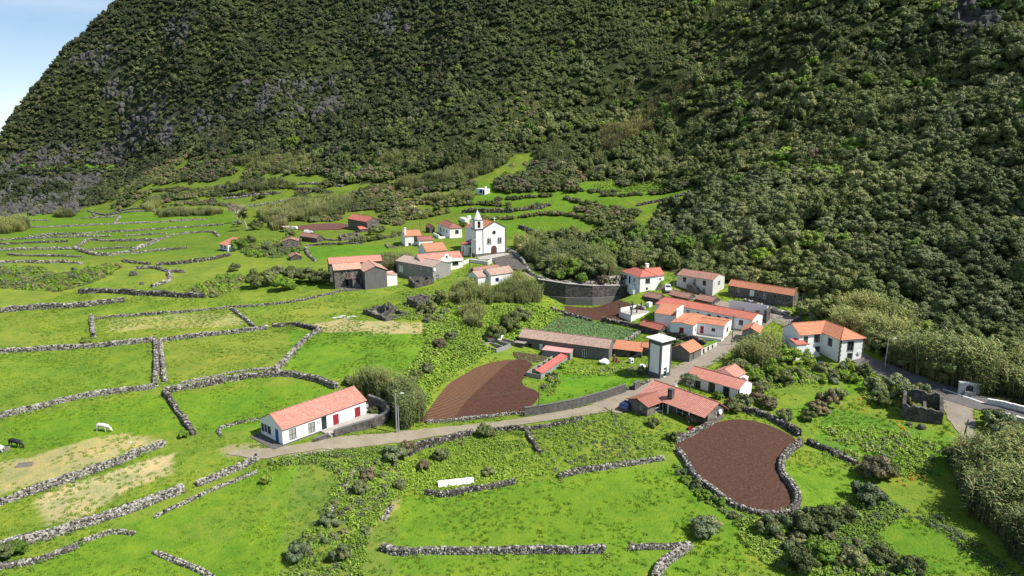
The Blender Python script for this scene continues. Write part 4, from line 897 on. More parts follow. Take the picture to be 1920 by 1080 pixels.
h.op('L', R(zB, 42, 705, 95, 782), 'door', 'paint_white'); h.op('R', R(zB, 468, 815, 500, 875), 'win', 'paint_white')
rh = apex(h, 'y', 490); h.walls('render_pale', 'y', rh); h.roof('y', rh, 'tile_dusty', .2); mb = MB(); d0 = h.P(.6, -.1, h.wh - .8); mb.tube(d0, d0 - h.ey * .1, .5, .5, 12); mb.build('satellite_dish', 'plastic_white', h.root)
# big two part stone house
h = building('big_stone_house', 'large two storey grey stone house with orange roofs and a red railed stair in front', 'house', (685.5, 543.5), 24, 509, None, 725, Ly=9.5)
rh = apex(h, 'y', 499); h.walls('render_grey', 'y', rh); h.roof('y', rh, 'tile_faded', .3, gov=.2)
lb = Box(h.root, np.array(at_z(628.5, 540.5, h.o[2])), 20, 7.4, 6.5, h.wh); lb.Lx = float(np.dot(h.o - lb.o, lb.ex)) - .4
lb.op('R', R(zA, 232, 775, 258, 802), 'win', 'trim_dark'); lb.op('R', R(zA, 288, 868, 322, 940), 'dark'); lb.op('R', R(zA, 352, 765, 385, 850), 'door', 'wood_grey')
rl = rh * .92; lb.walls('stone_mortar', 'x', rl); lb.roof('x', rl, 'tile_faded', .35, gov=.25)
cb = lb.sub(-.5, 9.5, .2, 16, 5.5, lb.wh); cb.walls('render_grey', 'x', 1.3); cb.roof('x', 1.3, 'tile_salmon', .3)
g0 = lb.Lx; lb.part('stair', 'render_grey', [((g0 - 2.9 + .3 * k, -2.6, -1), (g0 - 2.6 + .3 * k, -1.3, 3.0 - .32 * k)) for k in range(9)]); lb.part('balcony', 'render_grey', [((g0 - 4.6, -1.25, 2.75), (g0 - .3, -.02, 2.95))]); lb.part('balcony_post', 'render_grey', [((g0 - .6, -2.5, -1), (g0 - .3, -2.2, 2.7))])
lb.part('railing', 'paint_red', [((g0 - 2.9, -2.65, 3.75), (g0 - 2.4, -2.6, 3.85)), ((g0 - 4.6, -1.3, 3.75), (g0 - 2.9, -1.25, 3.85))] + [((g0 - 4.6 + k * .35, -1.3, 2.96), (g0 - 4.54 + k * .35, -1.25, 3.74)) for k in range(5)] + [((g0 - 2.9 + .3 * k, -2.66, 3.0 - .32 * k), (g0 - 2.84 + .3 * k, -2.6, 3.9 - .32 * k)) for k in range(9)])
lb.part('terrace', 'concrete_dark', [((2.5, -4.6, -1.2), (g0 + 2.5, -.03, .12))])
w = h.sub(h.Lx + .02, .6, 0, 3.2, 5, h.wh - 1.6); w.walls('plaster_white'); w.roof('shedL', -.35, 'tile_faded', .2)
# far houses
h = building('red_roof_house', 'dark stone house with bright red roof and small annex beside the reddish yard', 'house', (689, 434), 42, 415.5, 652, 711)
h.op('R', R(zA, 590, 225, 620, 265), 'win', 'paint_white', 'stone'); h.opm('L', 4, .3, 1.2, 2.2, 'dark'); h.opm('L', 8, .3, 1.0, 2.2, 'glassdoor', 'paint_white')
h.walls('stone_mortar', 'y', 1.7); h.roof('y', 1.7, 'tile_red', .4)
w = h.sub(-3.6, .2, -1.2, 3.5, 3.6, 2.5); w.opm('L', 1.8, .1, 2.2, 1.9, 'door', 'render_pale'); w.walls('stone_dark', 'x', .9); w.roof('x', .9, 'tile_red', .3)
h = building('blue_trim_cottage', 'small cottage with orange roof, pale blue trim and glazed porch alone in the left fields', 'house', (427, 471.5), 48, 460, 411, None, Lx=6.0)
for c in (1.6, 4.0): h.opm('L', h.Ly * c / 5.4, .6, h.Ly * .3, h.wh - 1.0, 'win', 'paint_white')
h.walls('plaster_white'); h.part('plinth', 'paint_blue', [((-.05, 0, -1.5), (-.003, h.Ly, .35)), ((-.05, -.05, .35), (.12, .12, h.wh))]); h.roof('x', .01, 'tile_orange', .3, caps=False) if 0 else h.roof('shedL', 1.9, 'tile_orange', .4)
h.part('back_wall', 'plaster_white', [((h.Lx - .2, 0.01, 0), (h.Lx, h.Ly - .01, h.wh + 1.8))])
h = building('blue_shutter_cabin', 'tiny white cabin with deep blue door and shutter high on the green slope', 'house', (909, 365.5), 50, 355, 893, 918)
h.opm('L', h.Ly * .45, .8, 1.8, 1.7, 'win', 'paint_white', 'paint_deepblue'); h.opm('L', h.Ly * .12, .2, 1.0, 2.2, 'door', 'paint_deepblue'); h.walls('plaster_white'); h.roof('shedR', -.01, 'plaster_white', .1, caps=False); h.chimney(h.Lx * .5, h.Ly * .2, h.wh, h.wh + 1.2, .8, .8)
# small stone sheds in the fields on the left
h = building('field_shed', 'square stone shed with mossy brown tiled roof in bushes at the field edge', 'shed', (531, 468), 14, 453, None, 559, Ly=5.6, group='stone outbuildings in the left fields'); h.walls('stone_brown', 'y', 1.0); h.roof('y', 1.0, 'tile_old', .1)
h = building('field_shed', 'long half collapsed stone shed with patchy red roof near the white parked car', 'shed', (594, 455), 52, 447, 562, 606, group='stone outbuildings in the left fields'); h.walls('stone_dark', 'y', 1.3); h.roof('y', 1.3, 'tile_old', .1)
h = building('field_shed', 'low collapsed stone shed with pink broken tiles above the dark bushes', 'shed', (545, 489), 25, 482, None, 566, Ly=5, group='stone outbuildings in the left fields'); h.walls('stone_dark', 'y', .9); h.roof('y', .9, 'tile_old', .1)
h = building('canopy', 'open carport with flat pale pinkish roof beside the utility pole', 'carport', (533, 436), 30, None, None, 545, Ly=4.5, wh=2.3); [h.part('post', 'wood_grey', [((x - .08, y - .08, -.8), (x + .08, y + .08, 2.3))]) for x in (.1, h.Lx - .1) for y in (.1, h.Ly - .1)]; h.roof('flat', 0, 'tile_dusty', .2, caps=False)
# mottled double roof below the church
h = building('mottled_roof_house', 'low white house under two mottled pink roofs half hidden by tall cane', 'house', (896, 537), 35, 522, 877, 925, wh=2.6)
h.opm('L', h.Ly * .5, .2, h.Ly * .6, 2.0, 'dark'); h.walls('plaster_white', 'x', 1.3); h.roof('x', 1.3, 'tile_old_pale', .2)
w = h.sub(h.Lx * .65, -1.5, .3, 8, 5, 2.8); w.opm('R', 2.2, .6, 1.2, 1.2, 'win', 'paint_deepblue'); w.walls('plaster_white', 'x', 1.4); w.roof('x', 1.4, 'tile_old_pale', .2)
w = h.sub(4, 7, .2, 9, 4.5, 2.0); w.walls('stone_dark', 'x', 1.2); w.roof('x', 1.2, 'tile_old', .2)
# low house with maroon roofs beside lodge
h = building('back_shed', 'dark shed with reddish brown roof half hidden behind the lodge', 'shed', (806, 437), 25, 427, 798, 815, wh=2.2); h.walls('stone_dark', 'y', 1.0); h.roof('y', 1.0, 'tile_maroon', .1)
h = building('white_cistern', 'small white cistern block with round tank behind the church roof', 'cistern', (872, 421), 20, 413, 862, 880, wh=2.2); h.walls('plaster_white'); mb = MB(); mb.tube(h.P(2.4, 1.8, 2.2), h.P(2.4, 1.8, 3.6), 1.0, .9, 14); mb.build('tank', 'plaster_white', h.root); h.roof('flat', 0, 'plaster_white', .05, caps=False)

# pig sties with red sheet roofs
h = building('pig_sty', 'row of concrete pens with a long red sheet roof and pink roofed hut behind', 'sty', (1014, 711.5), 61, None, 986, None, wh=1.25, Lx=13.5)
mb_ = [((0, 0, -1), (h.Lx, .15, 1.25)), ((0, h.Ly - .15, -1), (h.Lx, h.Ly, .95)), ((0, .15, -1), (.15, h.Ly - .15, 1.0))] + [((x, .15, -1), (x + .15, h.Ly - .15, 1.05)) for x in (2.6, 5.2, 7.8, 10.4, 13.2)]
h.part('pen_wall', 'render_pale', mb_); mb = MB(); f0 = h.P(.0, -.2, 1.32); mb.face([h.P(.3, -.2, 1.30), h.P(h.Lx, -.2, 1.30), h.P(h.Lx, 1.5, 1.75), h.P(.3, 1.5, 1.75)], [(0, 0), (13, 0), (13, 2), (0, 2)]); mb.face([h.P(.3, 1.5, 1.70), h.P(h.Lx, 1.5, 1.70), h.P(h.Lx, -.2, 1.25), h.P(.3, -.2, 1.25)], [(0, 0)] * 4); mb.build('roof', 'metal_red', h.root)
for x in (.3, 4, 8, 12): h.part('post', 'render_pale', [((x, 1.3, 1.0), (x + .12, 1.42, 1.68))])
w = h.sub(h.Lx + .1, -.6, .1, 3.0, 6.6, 1.9, dang=8); w.walls('render_pale'); w.roof('shedL', .25, 'metal_pink', .2)
h = building('small_pens', 'small walled animal pens with a bright red sheet roof above the ploughed field', 'pen', (931, 662), 50, 657, 905, 958, wh=1.2)
h.part('pen_wall', 'render_pale', [((0, 0, -1), (h.Lx, .2, 1.0)), ((0, h.Ly - .2, -1), (h.Lx, h.Ly, 1.2)), ((0, .2, -1), (.2, h.Ly - .2, 1.0))] + [((x, .2, -1), (x + .2, h.Ly - .2, 1.2)) for x in (2.2, 4.4, 6.6, h.Lx - .2)]); 
w = h.sub(3.0, h.Ly + .1, .4, 4.5, 2.2, 1.6); w.walls('plaster_white'); w.roof('shedL', .5, 'metal_bright_red', .2)

# ruins
def ruin_block(name, label, B_, ang, Lx, Ly, hs, m='stone_dark', extra=()):
    p = hit(*B_); root = empty(name, p, label, 'ruin'); s = Box(root, p, ang, Lx, Ly, 1); rs = np.random.RandomState(int(B_[0]))
    def jag(o, e, inn, Lf, z0, z1, th=.55):
        n_ = max(3, int(Lf / .6)); xs = np.linspace(0, Lf, n_ + 1); zt = np.linspace(z0, z1, n_ + 1) + rs.uniform(-.35, .35, n_ + 1); mb = MB()
        for i in range(n_):
            a, b = xs[i], xs[i + 1]; A0, A1, B0, B1 = o + e * a - EZ, o + e * a + inn * th - EZ, o + e * b - EZ, o + e * b + inn * th - EZ
            TA, TB = EZ * (1 + zt[i]), EZ * (1 + zt[i + 1]); mb.face([A0, B0, B0 + TB, A0 + TA]); mb.face([B1, A1, A1 + TA, B1 + TB]); mb.face([A0 + TA, B0 + TB, B1 + TB, A1 + TA])
            if i == 0: mb.face([A1, A0, A0 + TA, A1 + TA])
            if i == n_ - 1: mb.face([B0, B1, B1 + TB, B0 + TB])
        mb.build('wall', m, root)
    jag(s.o, s.ex, s.ey, Lx, hs[0], hs[1]); jag(s.P(Lx, .56, 0), s.ey, -s.ex, Ly - .56, hs[1], hs[2]); jag(s.P(Lx - .56, Ly, 0), -s.ex, -s.ey, Lx - .56, hs[2], hs[3]); jag(s.P(0, Ly - .56, 0), -s.ey, s.ex, Ly - 1.12, hs[3], hs[0])
    for (x0, y0, x1, y1, za, zb) in extra:
        a = s.P(x0, y0, 0); b = s.P(x1, y1, 0); e = (b - a); l_ = np.linalg.norm(e); e /= l_; jag(a, e, np.cross(EZ, e), l_, za, zb, .45)
    return s
ruin_block('round_ruin', 'tumbledown dark stone ruin with high curved walls beside the gravel path', (1766, 797), 60, 6.0, 6.2, (2.2, 3.6, 3.4, 2.4), extra=((0, 2.5, 3.2, 2.6, 2.0, 2.6),))
s = ruin_block('field_ruin', 'open stone ruin with low pen walls and a peaked gable in the yellow green field', (723, 603), 42, 6.2, 11.0, (.9, 1.1, 1.3, 1.0), extra=((3.6, 4.2, 6.0, 4.2, 3.6, 1.8), (3.0, 4.4, 3.2, 8.5, 3.2, 1.4), (0, 3.5, 3.2, 3.6, 1.0, 1.4)))
s.part('fallen_planks', 'wood_grey', [((1.0, 5.0 + k * .5, .5 + .05 * k), (3.6, 5.35 + k * .5, .58 + .05 * k)) for k in range(7)])
ruin_block('arched_ruin', 'broken stone walls with an empty doorway below the grey workshop', (778, 541), 30, 6.0, 5.0, (1.6, 2.4, 2.0, 2.6), extra=((2, 0.6, 2, 4, 2.4, 1.4),))
ruin_block('overgrown_ruin', 'small overgrown stone hut with a few red tiles left, swallowed by ivy', (783, 579), 50, 5.0, 4.2, (2.0, 2.4, 2.4, 2.2), extra=((.5, 1.5, 4, 1.6, 2.2, 2.3),))
ruin_block('lava_ruin', 'collapsed grey stone enclosure right of the patchy roofed field shed', (640, 452), 20, 8.0, 10.0, (1.4, 1.8, 1.6, 1.3), 'stone_brown', extra=((3, 1, 3, 9, 1.2, 1.6),))
ruin_block('tile_ruin', 'low walled yard heaped with stones beside the flat white roof', (728, 466), 20, 9.0, 8.0, (.7, .9, .8, .6), 'stone_brown')

# roadside fountain, bridge parapets
h = building('fountain', 'small white roadside fountain with dark arched niche at the foot of the cane', 'fountain', (1815, 738), 160, None, None, None, wh=2.0, Lx=.01, Ly=.01)
fs = Box(h.root, hit(1834, 737), 165, 3.4, .8, 1.9); fs.root.location = fs.o; fs.part('wall', 'plaster_old', [((0, 0, -1), (3.4, .6, 1.9))]); fs.part('coping', 'plaster_white', [((-.1, -.1, 1.903), (3.5, .7, 2.05))]); fs.part('basin', 'concrete', [((.8, .6, -.5), (2.6, 1.4, .5))])
mb = MB(); P_ = [(-.6, .5), (.6, .5)] + [(.6 * math.cos(t), 1.0 + .6 * math.sin(t)) for t in np.linspace(0, math.pi, 9)]; f_ = [fs.o + fs.ex * (1.7 + a) + fs.ey * .605 + EZ * z for a, z in P_]; mb.face(f_); mb.build('niche', 'glass', fs.root)
def parapet(name, label, px, hh, w_, m, tilt=0):
    P_ = densify(hits(px), 1.0); root = empty(name, P_[0], label, 'wall'); mb = MB(); 
    for a, b in zip(P_[:-1], P_[1:]):
        e = b - a; e[2] = 0; l_ = np.linalg.norm(e); e /= l_; mb.box(a, e, np.cross(EZ, e), EZ, (0, -w_ / 2, -.6), (l_, w_ / 2, hh))
    mb.build('parapet', m, root); mb = MB()
    for a, b in zip(P_[:-1], P_[1:]):
        e = b - a; e[2] = 0; l_ = np.linalg.norm(e); e /= l_; mb.box(a, e, np.cross(EZ, e), EZ, (0, -w_ / 2 - .06, hh + .003), (l_, w_ / 2 + .06, hh + .12))
    mb.build('coping', 'plaster_white' if m != 'concrete_dark' else 'render_grey', root)
parapet('bridge_parapet', 'white bridge parapet on the far side of the asphalt road', [(1850, 758), (1880, 763), (1915, 772), (1950, 782)], 1.0, .35, 'plaster_old'); parapet('bridge_parapet', 'low white bridge parapet on the near side of the asphalt road', [(1872, 779), (1905, 789), (1940, 800)], .8, .35, 'plaster_old')
parapet('concrete_wall', 'long plain dark concrete wall along the dirt track below the white tower', [(983, 781), (1030, 774), (1080, 764), (1130, 750), (1172, 736)], 1.7, .3, 'concrete_dark')
parapet('concrete_wall', 'short dark concrete wall stub at the end of the long concrete wall', [(1189, 733), (1198, 727)], 1.6, .3, 'concrete_dark')
# ------------------------------------------------------------------ dry stone walls (each wall is a thing)
_cube = np.array([(x, y, z) for x in (-1, 1) for y in (-1, 1) for z in (-1, 1)], float)
_cf = np.array([(0, 1, 3, 2), (4, 6, 7, 5), (0, 4, 5, 1), (2, 3, 7, 6), (0, 2, 6, 4), (1, 5, 7, 3)])
rs = np.random.RandomState(11)
TONE = {'light': (.18, .30, .52), 'mid': (.24, .42, .34), 'dark': (.48, .38, .14)}
def stones(C, size, tone, flat=.75):
    n_ = len(C); V = np.repeat(_cube[None], n_, 0) * (1 + rs.uniform(-.35, .15, (n_, 8, 3))); sc = size * rs.uniform(.42, .78, (n_, 1, 3)) * np.array([1, 1, flat]); V = V * sc
    a = rs.uniform(0, 6.3, n_); b = rs.uniform(-.5, .5, n_); ca_, sa_, cb, sb = np.cos(a), np.sin(a), np.cos(b), np.sin(b)
    x, y, z = V[..., 0], V[..., 1], V[..., 2]; y, z = y * cb[:, None] - z * sb[:, None], y * sb[:, None] + z * cb[:, None]; x, y = x * ca_[:, None] - y * sa_[:, None], x * sa_[:, None] + y * ca_[:, None]
    V = np.stack([x, y, z], -1) + C[:, None]; F = (_cf[None] + 8 * np.arange(n_)[:, None, None]).reshape(-1, 4)
    t_ = TONE[tone]; k = rs.choice(3, n_, p=t_); base = np.array([(.055, .050, .046), (.14, .13, .12), (.34, .33, .30)])[k] * rs.uniform(.7, 1.25, (n_, 1))
    return V.reshape(-1, 3), F, np.repeat(base, 8, 0)
NW = 0
def stone_wall(px, h, w, label, tone='mid', s=None, gaps=0.0, it=1, name='dry_stone_wall', group='dry stone walls between the fields', world=None):
    global NW
    P = smooth_line(hits(px), it) if world is None else world; d = P[:, 1].mean(); h *= .68; w *= .66; s = s or min(max(.26, d / 420), .7); s = min(s, h * .6)
    P = densify(P[:, :2], s * .8); T = np.gradient(P, axis=0); T /= np.maximum(np.linalg.norm(T, axis=1), 1e-6)[:, None]; Nn = np.stack([-T[:, 1], T[:, 0]], 1)
    P = P + Nn * (fbm(P[:, 0] / 3, P[:, 1] / 3, 2) * .5)[:, None]; g = Hs(P[:, 0], P[:, 1]); hh = h * (.85 + 1.0 * fbm(P[:, 0] / 4, P[:, 1] / 4, 3)); rows = max(1, int(round(h / (s * .62)))); C = []
    for r in range(rows + 1):
        f = r / rows; half = w / 2 * (1 - .3 * f); lat = (-1, 1) if r < rows else tuple(np.linspace(-1, 1, max(2, int(w / s)) if w > s * 1.4 else 1)) if w > s * 1.4 else (0,)
        for l in lat:
            q = P + Nn * (l * half + rs.uniform(-.12, .12, len(P)) * s)[:, None] + T * (rs.uniform(-.4, .4, len(P)) * s)[:, None]; C.append(np.column_stack([q, g + hh * f + rs.uniform(-.2, .2, len(P)) * s + s * .15]))
    C = np.concatenate(C); C = C[rs.rand(len(C)) > gaps]
    V, F, c = stones(C, s, tone); k = len(V)
    if gaps < .3:   # hearting between the two faces
        core = [np.column_stack([P + Nn * (a * w * .36), g + z_]) for a, z_ in ((-1, -.4), (-1, hh * .85), (1, hh * .85), (1, -.4))]; VV_ = np.stack(core, 1).reshape(-1, 3); n0 = len(P); i0 = np.arange(n0 - 1) * 4
        FF_ = np.concatenate([np.stack([i0 + a, i0 + 4 + a, i0 + 5 + a, i0 + 1 + a], 1) for a in range(3)]) + k; V = np.vstack([V, VV_]); F = np.vstack([F, FF_]); c = np.vstack([c, np.full((len(VV_), 3), .06)])
    o = mk(name, V - np.array([P[0, 0], P[0, 1], g[0]]), F, m='dry_stone', col=c); o.location = (P[0, 0], P[0, 1], g[0]); NW += len(V) // 8
    return tag(o, label, 'stone wall', group)
WL = [
 ([(-20, 952), (0, 945), (60, 925), (120, 905), (180, 885), (240, 862), (308, 835)], 1.3, 1.1, 'pale lichened wall along the bottom edge of the dry cow pasture', 'light'),
 ([(-20, 1036), (40, 1020), (100, 1002), (160, 985), (220, 965), (262, 950), (300, 936), (342, 920)], 1.2, 2.0, 'very broad pale rubble wall across the bottom left corner', 'light'),
 ([(372, 910), (420, 890), (455, 876), (482, 862)], 1.1, 1.0, 'pale wall running up to the dirt track beneath the long white house', 'light'),
 ([(-20, 1066), (60, 1056), (110, 1040), (145, 1026)], .8, .9, 'low dark wall right at the bottom left corner of the picture', 'mid'),
 ([(-20, 789), (0, 783), (60, 770), (130, 750), (200, 740), (290, 727)], 1.3, 1.0, 'long wall above the pasture with the white cow', 'light'),
 ([(291, 726), (294, 690), (292, 641)], 1.3, .8, 'left one of two parallel short walls between the left fields', 'mid'),
 ([(309, 718), (306, 690), (301, 643)], 1.1, .7, 'right one of two parallel short walls between the left fields', 'light'),
 ([(-20, 663), (80, 657), (150, 653), (220, 648), (290, 640)], 1.4, 1.1, 'wall with a green mound on it along the top of the large left field', 'light'),
 ([(301, 641), (370, 632), (440, 625), (500, 617)], 1.2, .9, 'wall above the yellow green middle field, ending near a gate gap', 'light'),
 ([(309, 736), (360, 728), (420, 716), (480, 706), (540, 703), (590, 712), (630, 728)], 1.5, 1.2, 'thick curved wall around the field behind the long white house', 'mid'),
 ([(340, 719), (400, 708), (440, 698), (510, 692)], .6, .5, 'thin low pale wall just above the thick curved wall', 'light'),
 ([(309, 738), (330, 770), (365, 815)], 1.3, .9, 'dark wall running down toward the left of the long white house', 'dark'),
 ([(518, 697), (548, 665), (575, 635), (600, 620)], 1.2, .9, 'wall slanting up right from the curved wall to the gate gap', 'light'),
 ([(513, 614), (540, 610), (565, 612), (600, 621)], 1.2, .9, 'short dark wall bend at the top of the slanting wall', 'dark'),
 ([(415, 818), (405, 806), (440, 796), (482, 787)], .6, .4, 'thin low L shaped garden wall left of the long white house', 'mid'),
 ([(-20, 588), (60, 580), (110, 578), (160, 575), (232, 566)], 2.1, 1.2, 'tall dark wall at the left edge above the yellow field', 'mid'),
 ([(150, 551), (200, 548), (240, 552), (300, 555), (382, 558)], 1.9, 1.2, 'tall dark wall right of the tall left edge wall, ending in bushes', 'dark'),
 ([(172, 594), (176, 633)], 1.2, .8, 'short cross wall between two fields under a green mound', 'light'),
 ([(183, 598), (260, 592), (330, 587), (410, 580), (430, 577)], .8, .7, 'low wall along the top of the dry streaked field', 'mid'),
 ([(432, 577), (480, 575), (560, 565), (620, 552), (645, 545)], .7, .6, 'low wall running from the dry field to the big stone house', 'mid'),
 ([(434, 580), (455, 595), (476, 614)], .9, .6, 'short diagonal wall at the right end of the dry streaked field', 'mid'),
 ([(-20, 470), (60, 468), (125, 468), (141, 467)], 1.2, .9, 'pale wall at the left edge in the middle distance fields', 'light'),
 ([(141, 467), (165, 450), (200, 453), (260, 452), (296, 452)], 1.3, 1.0, 'wall forming the top of the boat shaped enclosure', 'mid'),
 ([(296, 452), (320, 443), (350, 438), (398, 434), (410, 444)], 1.1, .8, 'wall rising from the boat shaped enclosure to the orange roofed cottage', 'mid'),
 ([(141, 467), (165, 476), (190, 480), (215, 478), (245, 473), (270, 463), (296, 452)], 1.4, 1.1, 'pale curved wall forming the bottom of the boat shaped enclosure', 'light'),
 ([(-20, 461), (60, 456), (125, 454)], 1.1, .9, 'first dark terrace wall at the left edge above the pale wall', 'dark'),
 ([(-20, 452), (60, 448), (130, 445), (205, 444)], 1.1, .9, 'second terrace wall at the left edge, below the longest straight one', 'mid'),
 ([(55, 445), (110, 440), (160, 439), (212, 435), (230, 435), (290, 431), (360, 426), (418, 422)], 1.1, .9, 'long straight terrace wall ending below the bare tree', 'mid'),
 ([(35, 428), (100, 426), (170, 423), (230, 420), (290, 418), (345, 414), (385, 412)], 1.0, .9, 'pale terrace wall second from the far end of the left fields', 'light'),
 ([(50, 414), (100, 413), (160, 410), (222, 407)], 1.0, .8, 'furthest long wall along the cliff edge of the left fields', 'light'),
 ([(165, 396), (240, 393), (284, 392)], 1.1, .8, 'dark wall in the furthest corner of the left fields', 'mid'),
 ([(175, 402), (240, 399), (285, 395), (294, 401)], 1.0, .8, 'pale wall just below the furthest dark wall', 'light'),
 ([(215, 419), (226, 407)], 1.0, .7, 'very short cross wall in the furthest left fields', 'light'),
 ([(232, 443), (270, 441), (312, 439)], .9, .8, 'short wall inside the fields above the boat shaped enclosure', 'mid'),
 ([(165, 470), (200, 467), (250, 465)], 1.0, .8, 'inner wall of the boat shaped enclosure', 'mid'),
 ([(250, 476), (300, 470), (350, 466)], 1.0, .8, 'wall running right from the tip of the boat shaped enclosure', 'mid'),
 ([(15, 478), (40, 480), (105, 481), (152, 483)], .9, .9, 'low overgrown wall left of the bushes in the middle distance', 'mid'),
 ([(-20, 494), (40, 492), (75, 494), (115, 492), (152, 495)], 1.2, 1.0, 'pale wall just above the dark bramble thicket on the left', 'light'),
 ([(298, 497), (340, 495), (380, 490), (430, 480)], 1.5, 1.2, 'dark wall curving up to the bushes below the orange roofed cottage', 'dark'),
 ([(230, 490), (255, 494), (280, 496)], 1.1, .9, 'short broken wall right of the bramble thicket', 'dark'),
 ([(256, 505), (290, 502), (312, 510), (345, 511)], 1.1, .9, 'crooked wall above the curved end wall in the yellow pasture', 'mid'),
 ([(316, 512), (320, 522), (312, 531), (286, 539)], 1.3, 1.0, 'hook shaped wall in the yellow pasture', 'light'),
 ([(582, 462), (574, 464), (573, 472), (580, 482), (592, 490)], 1.0, .7, 'hooked end of the wall round the small bright field', 'mid'),
 ([(582, 461), (620, 459), (680, 457)], .9, .7, 'straight wall along the top of the small bright field', 'dark'),
 ([(675, 453), (710, 449), (745, 444)], .7, .6, 'low wall right of the small bright field', 'mid'),
 ([(718, 1031), (745, 1040), (800, 1038), (870, 1036), (940, 1038), (1000, 1035), (1060, 1035), (1132, 1034)], 1.2, .8, 'long straight wall at the bottom centre of the picture', 'mid'),
 ([(1183, 1030), (1220, 1028), (1290, 1027)], .9, .8, 'short low wall left of the pale bush at the bottom', 'mid'),
 ([(1290, 1026), (1265, 1045), (1242, 1060), (1230, 1088)], 1.2, 1.3, 'broad crooked wall running out of the bottom edge', 'light'),
 ([(800, 926), (835, 932), (870, 922), (920, 915), (965, 905)], .9, .8, 'dark wall just below the white tarpaulin', 'dark'),
 ([(1048, 894), (1090, 885), (1140, 878), (1190, 870), (1242, 861)], 1.0, .8, 'wall at the top of the large bottom centre field', 'mid'),
 ([(985, 808), (1000, 830), (1011, 852)], .9, .6, 'short dark wall between the two overgrown plots', 'dark'),
 ([(760, 856), (800, 836), (850, 823), (885, 816)], 1.3, 1.2, 'tumbled dark wall below the dirt track, left of the round bush', 'dark'),
 ([(918, 809), (960, 806), (1000, 806), (1060, 795), (1090, 788)], .8, .7, 'low mossy wall below the dirt track, right of the round bush', 'dark'),
 ([(1272, 846), (1290, 875), (1305, 900), (1330, 917), (1370, 947), (1410, 963), (1445, 968), (1482, 962)], 1.0, .8, 'curved lower wall of the brown heart shaped field', 'mid'),
 ([(1482, 962), (1498, 945), (1488, 918), (1466, 890), (1462, 868), (1480, 848), (1500, 832)], 1.4, 1.0, 'winding dark wall along the right side of the brown heart shaped field', 'mid'),
 ([(1400, 774), (1440, 784), (1470, 800), (1497, 818)], 1.7, 1.1, 'tall dark wall along the top of the brown heart shaped field', 'dark'),
 ([(1335, 766), (1365, 768), (1398, 773)], 1.3, .9, 'dark wall from the stone house corner to the brown field', 'dark'),
 ([(1268, 831), (1300, 815), (1335, 796)], 1.2, .45, 'mortared garden wall between the small lawn and the brown field', 'mid'),
 ([(1515, 832), (1560, 850), (1605, 872)], 1.1, .9, 'overgrown wall right of the brown heart shaped field', 'dark'),
 ([(800, 793), (840, 790), (900, 784), (950, 778), (982, 776)], .6, .6, 'low stone edging between the ploughed field and the dirt track', 'mid'),
 ([(1035, 582), (1050, 590), (1085, 598), (1108, 603)], 1.6, 1.0, 'dark overgrown wall above the vegetable field', 'dark'),
 ([(1130, 604), (1160, 608), (1200, 616), (1225, 624)], 1.7, .9, 'dark wall between the vegetable field and the unfinished house', 'dark'),
 ([(1165, 645), (1185, 634), (1202, 622)], .9, .8, 'pale low wall at the right end of the vegetable field', 'light'),
 ([(1255, 632), (1285, 636), (1320, 648)], 2.2, .8, 'tall black wall below the terrace of the white L shaped house', 'dark'),
 ([(1395, 568), (1420, 575), (1440, 584), (1478, 592)], 1.6, 1.2, 'white speckled wall in front of the long stone barn', 'light'),
 ([(990, 513), (1010, 526), (1030, 530), (1060, 533), (1100, 537), (1150, 543), (1190, 545)], 1.0, .6, 'long white jointed wall along the upper lane', 'light'),
 ([(946, 470), (965, 478), (978, 490), (988, 505), (992, 513)], 1.5, .6, 'white jointed wall sweeping down from the church steps', 'light'),
 ([(1195, 386), (1240, 378), (1292, 361)], 1.4, 1.2, 'dark terrace wall in the high green field right of the church', 'dark'),
 ([(960, 396), (1010, 393), (1028, 385)], 1.3, 1.2, 'dark wall beside the round boulder above the church', 'dark'),
 ([(868, 399), (900, 397), (960, 398)], 1.6, 1.4, 'black terrace wall right behind the church spire', 'dark'),
 ([(975, 427), (1000, 438), (1020, 443), (1050, 452)], 1.6, 1.4, 'dark wall running down into the cane right of the church', 'dark'),
 ([(220, 348), (262, 343), (300, 346)], 1.5, 1.2, 'uppermost dark wall of the left hillside terraces', 'dark'),
 ([(335, 337), (380, 330), (425, 330)], 1.5, 1.2, 'second wall of the left hillside terraces, above the scrub', 'dark'),
 ([(420, 374), (470, 368), (525, 362)], 1.4, 1.1, 'pale wall crossing the middle of the hillside terraces', 'light'),
 ([(470, 388), (520, 380), (565, 373)], 1.4, 1.1, 'pale wall just above the broad cane belt', 'light'),
 ([(560, 346), (600, 344), (642, 350)], 1.4, 1.1, 'wall at the right end of the hillside terraces', 'mid'),
 ([(590, 450), (640, 452), (655, 446)], .8, .8, 'low dark wall in front of the bright red roofed house', 'dark'),
 ([(1110, 752), (1150, 741), (1190, 728), (1215, 716)], .6, .7, 'low kerb of stones beside the track under the dark concrete wall', 'dark'),
]
for w_ in WL: stone_wall(w_[0], w_[1], w_[2], w_[3], w_[4])
for px, lab in (([(150, 1018), (180, 1008), (215, 996), (250, 1003)], 'scattered stones of a collapsed wall near the bottom left corner'), ([(290, 970), (350, 942), (400, 917), (480, 886)], 'sparse half buried stones below the broad rubble wall'), ([(292, 1036), (330, 1053), (372, 1070), (400, 1084)], 'thin line of stones crossing the bottom left meadow'), ([(540, 862), (580, 852), (620, 848)], 'scattered pale stones in the hedge below the dirt track'), ([(620, 960), (640, 930), (655, 900), (670, 880)], 'half buried stones up the overgrown middle hedge'), ([(720, 975), (735, 950)], 'short pile of pale stones in the overgrown hedge')):
    stone_wall(px, .5, .8, lab, 'light', .4, .45, name='wall_remains', group='collapsed wall remains')
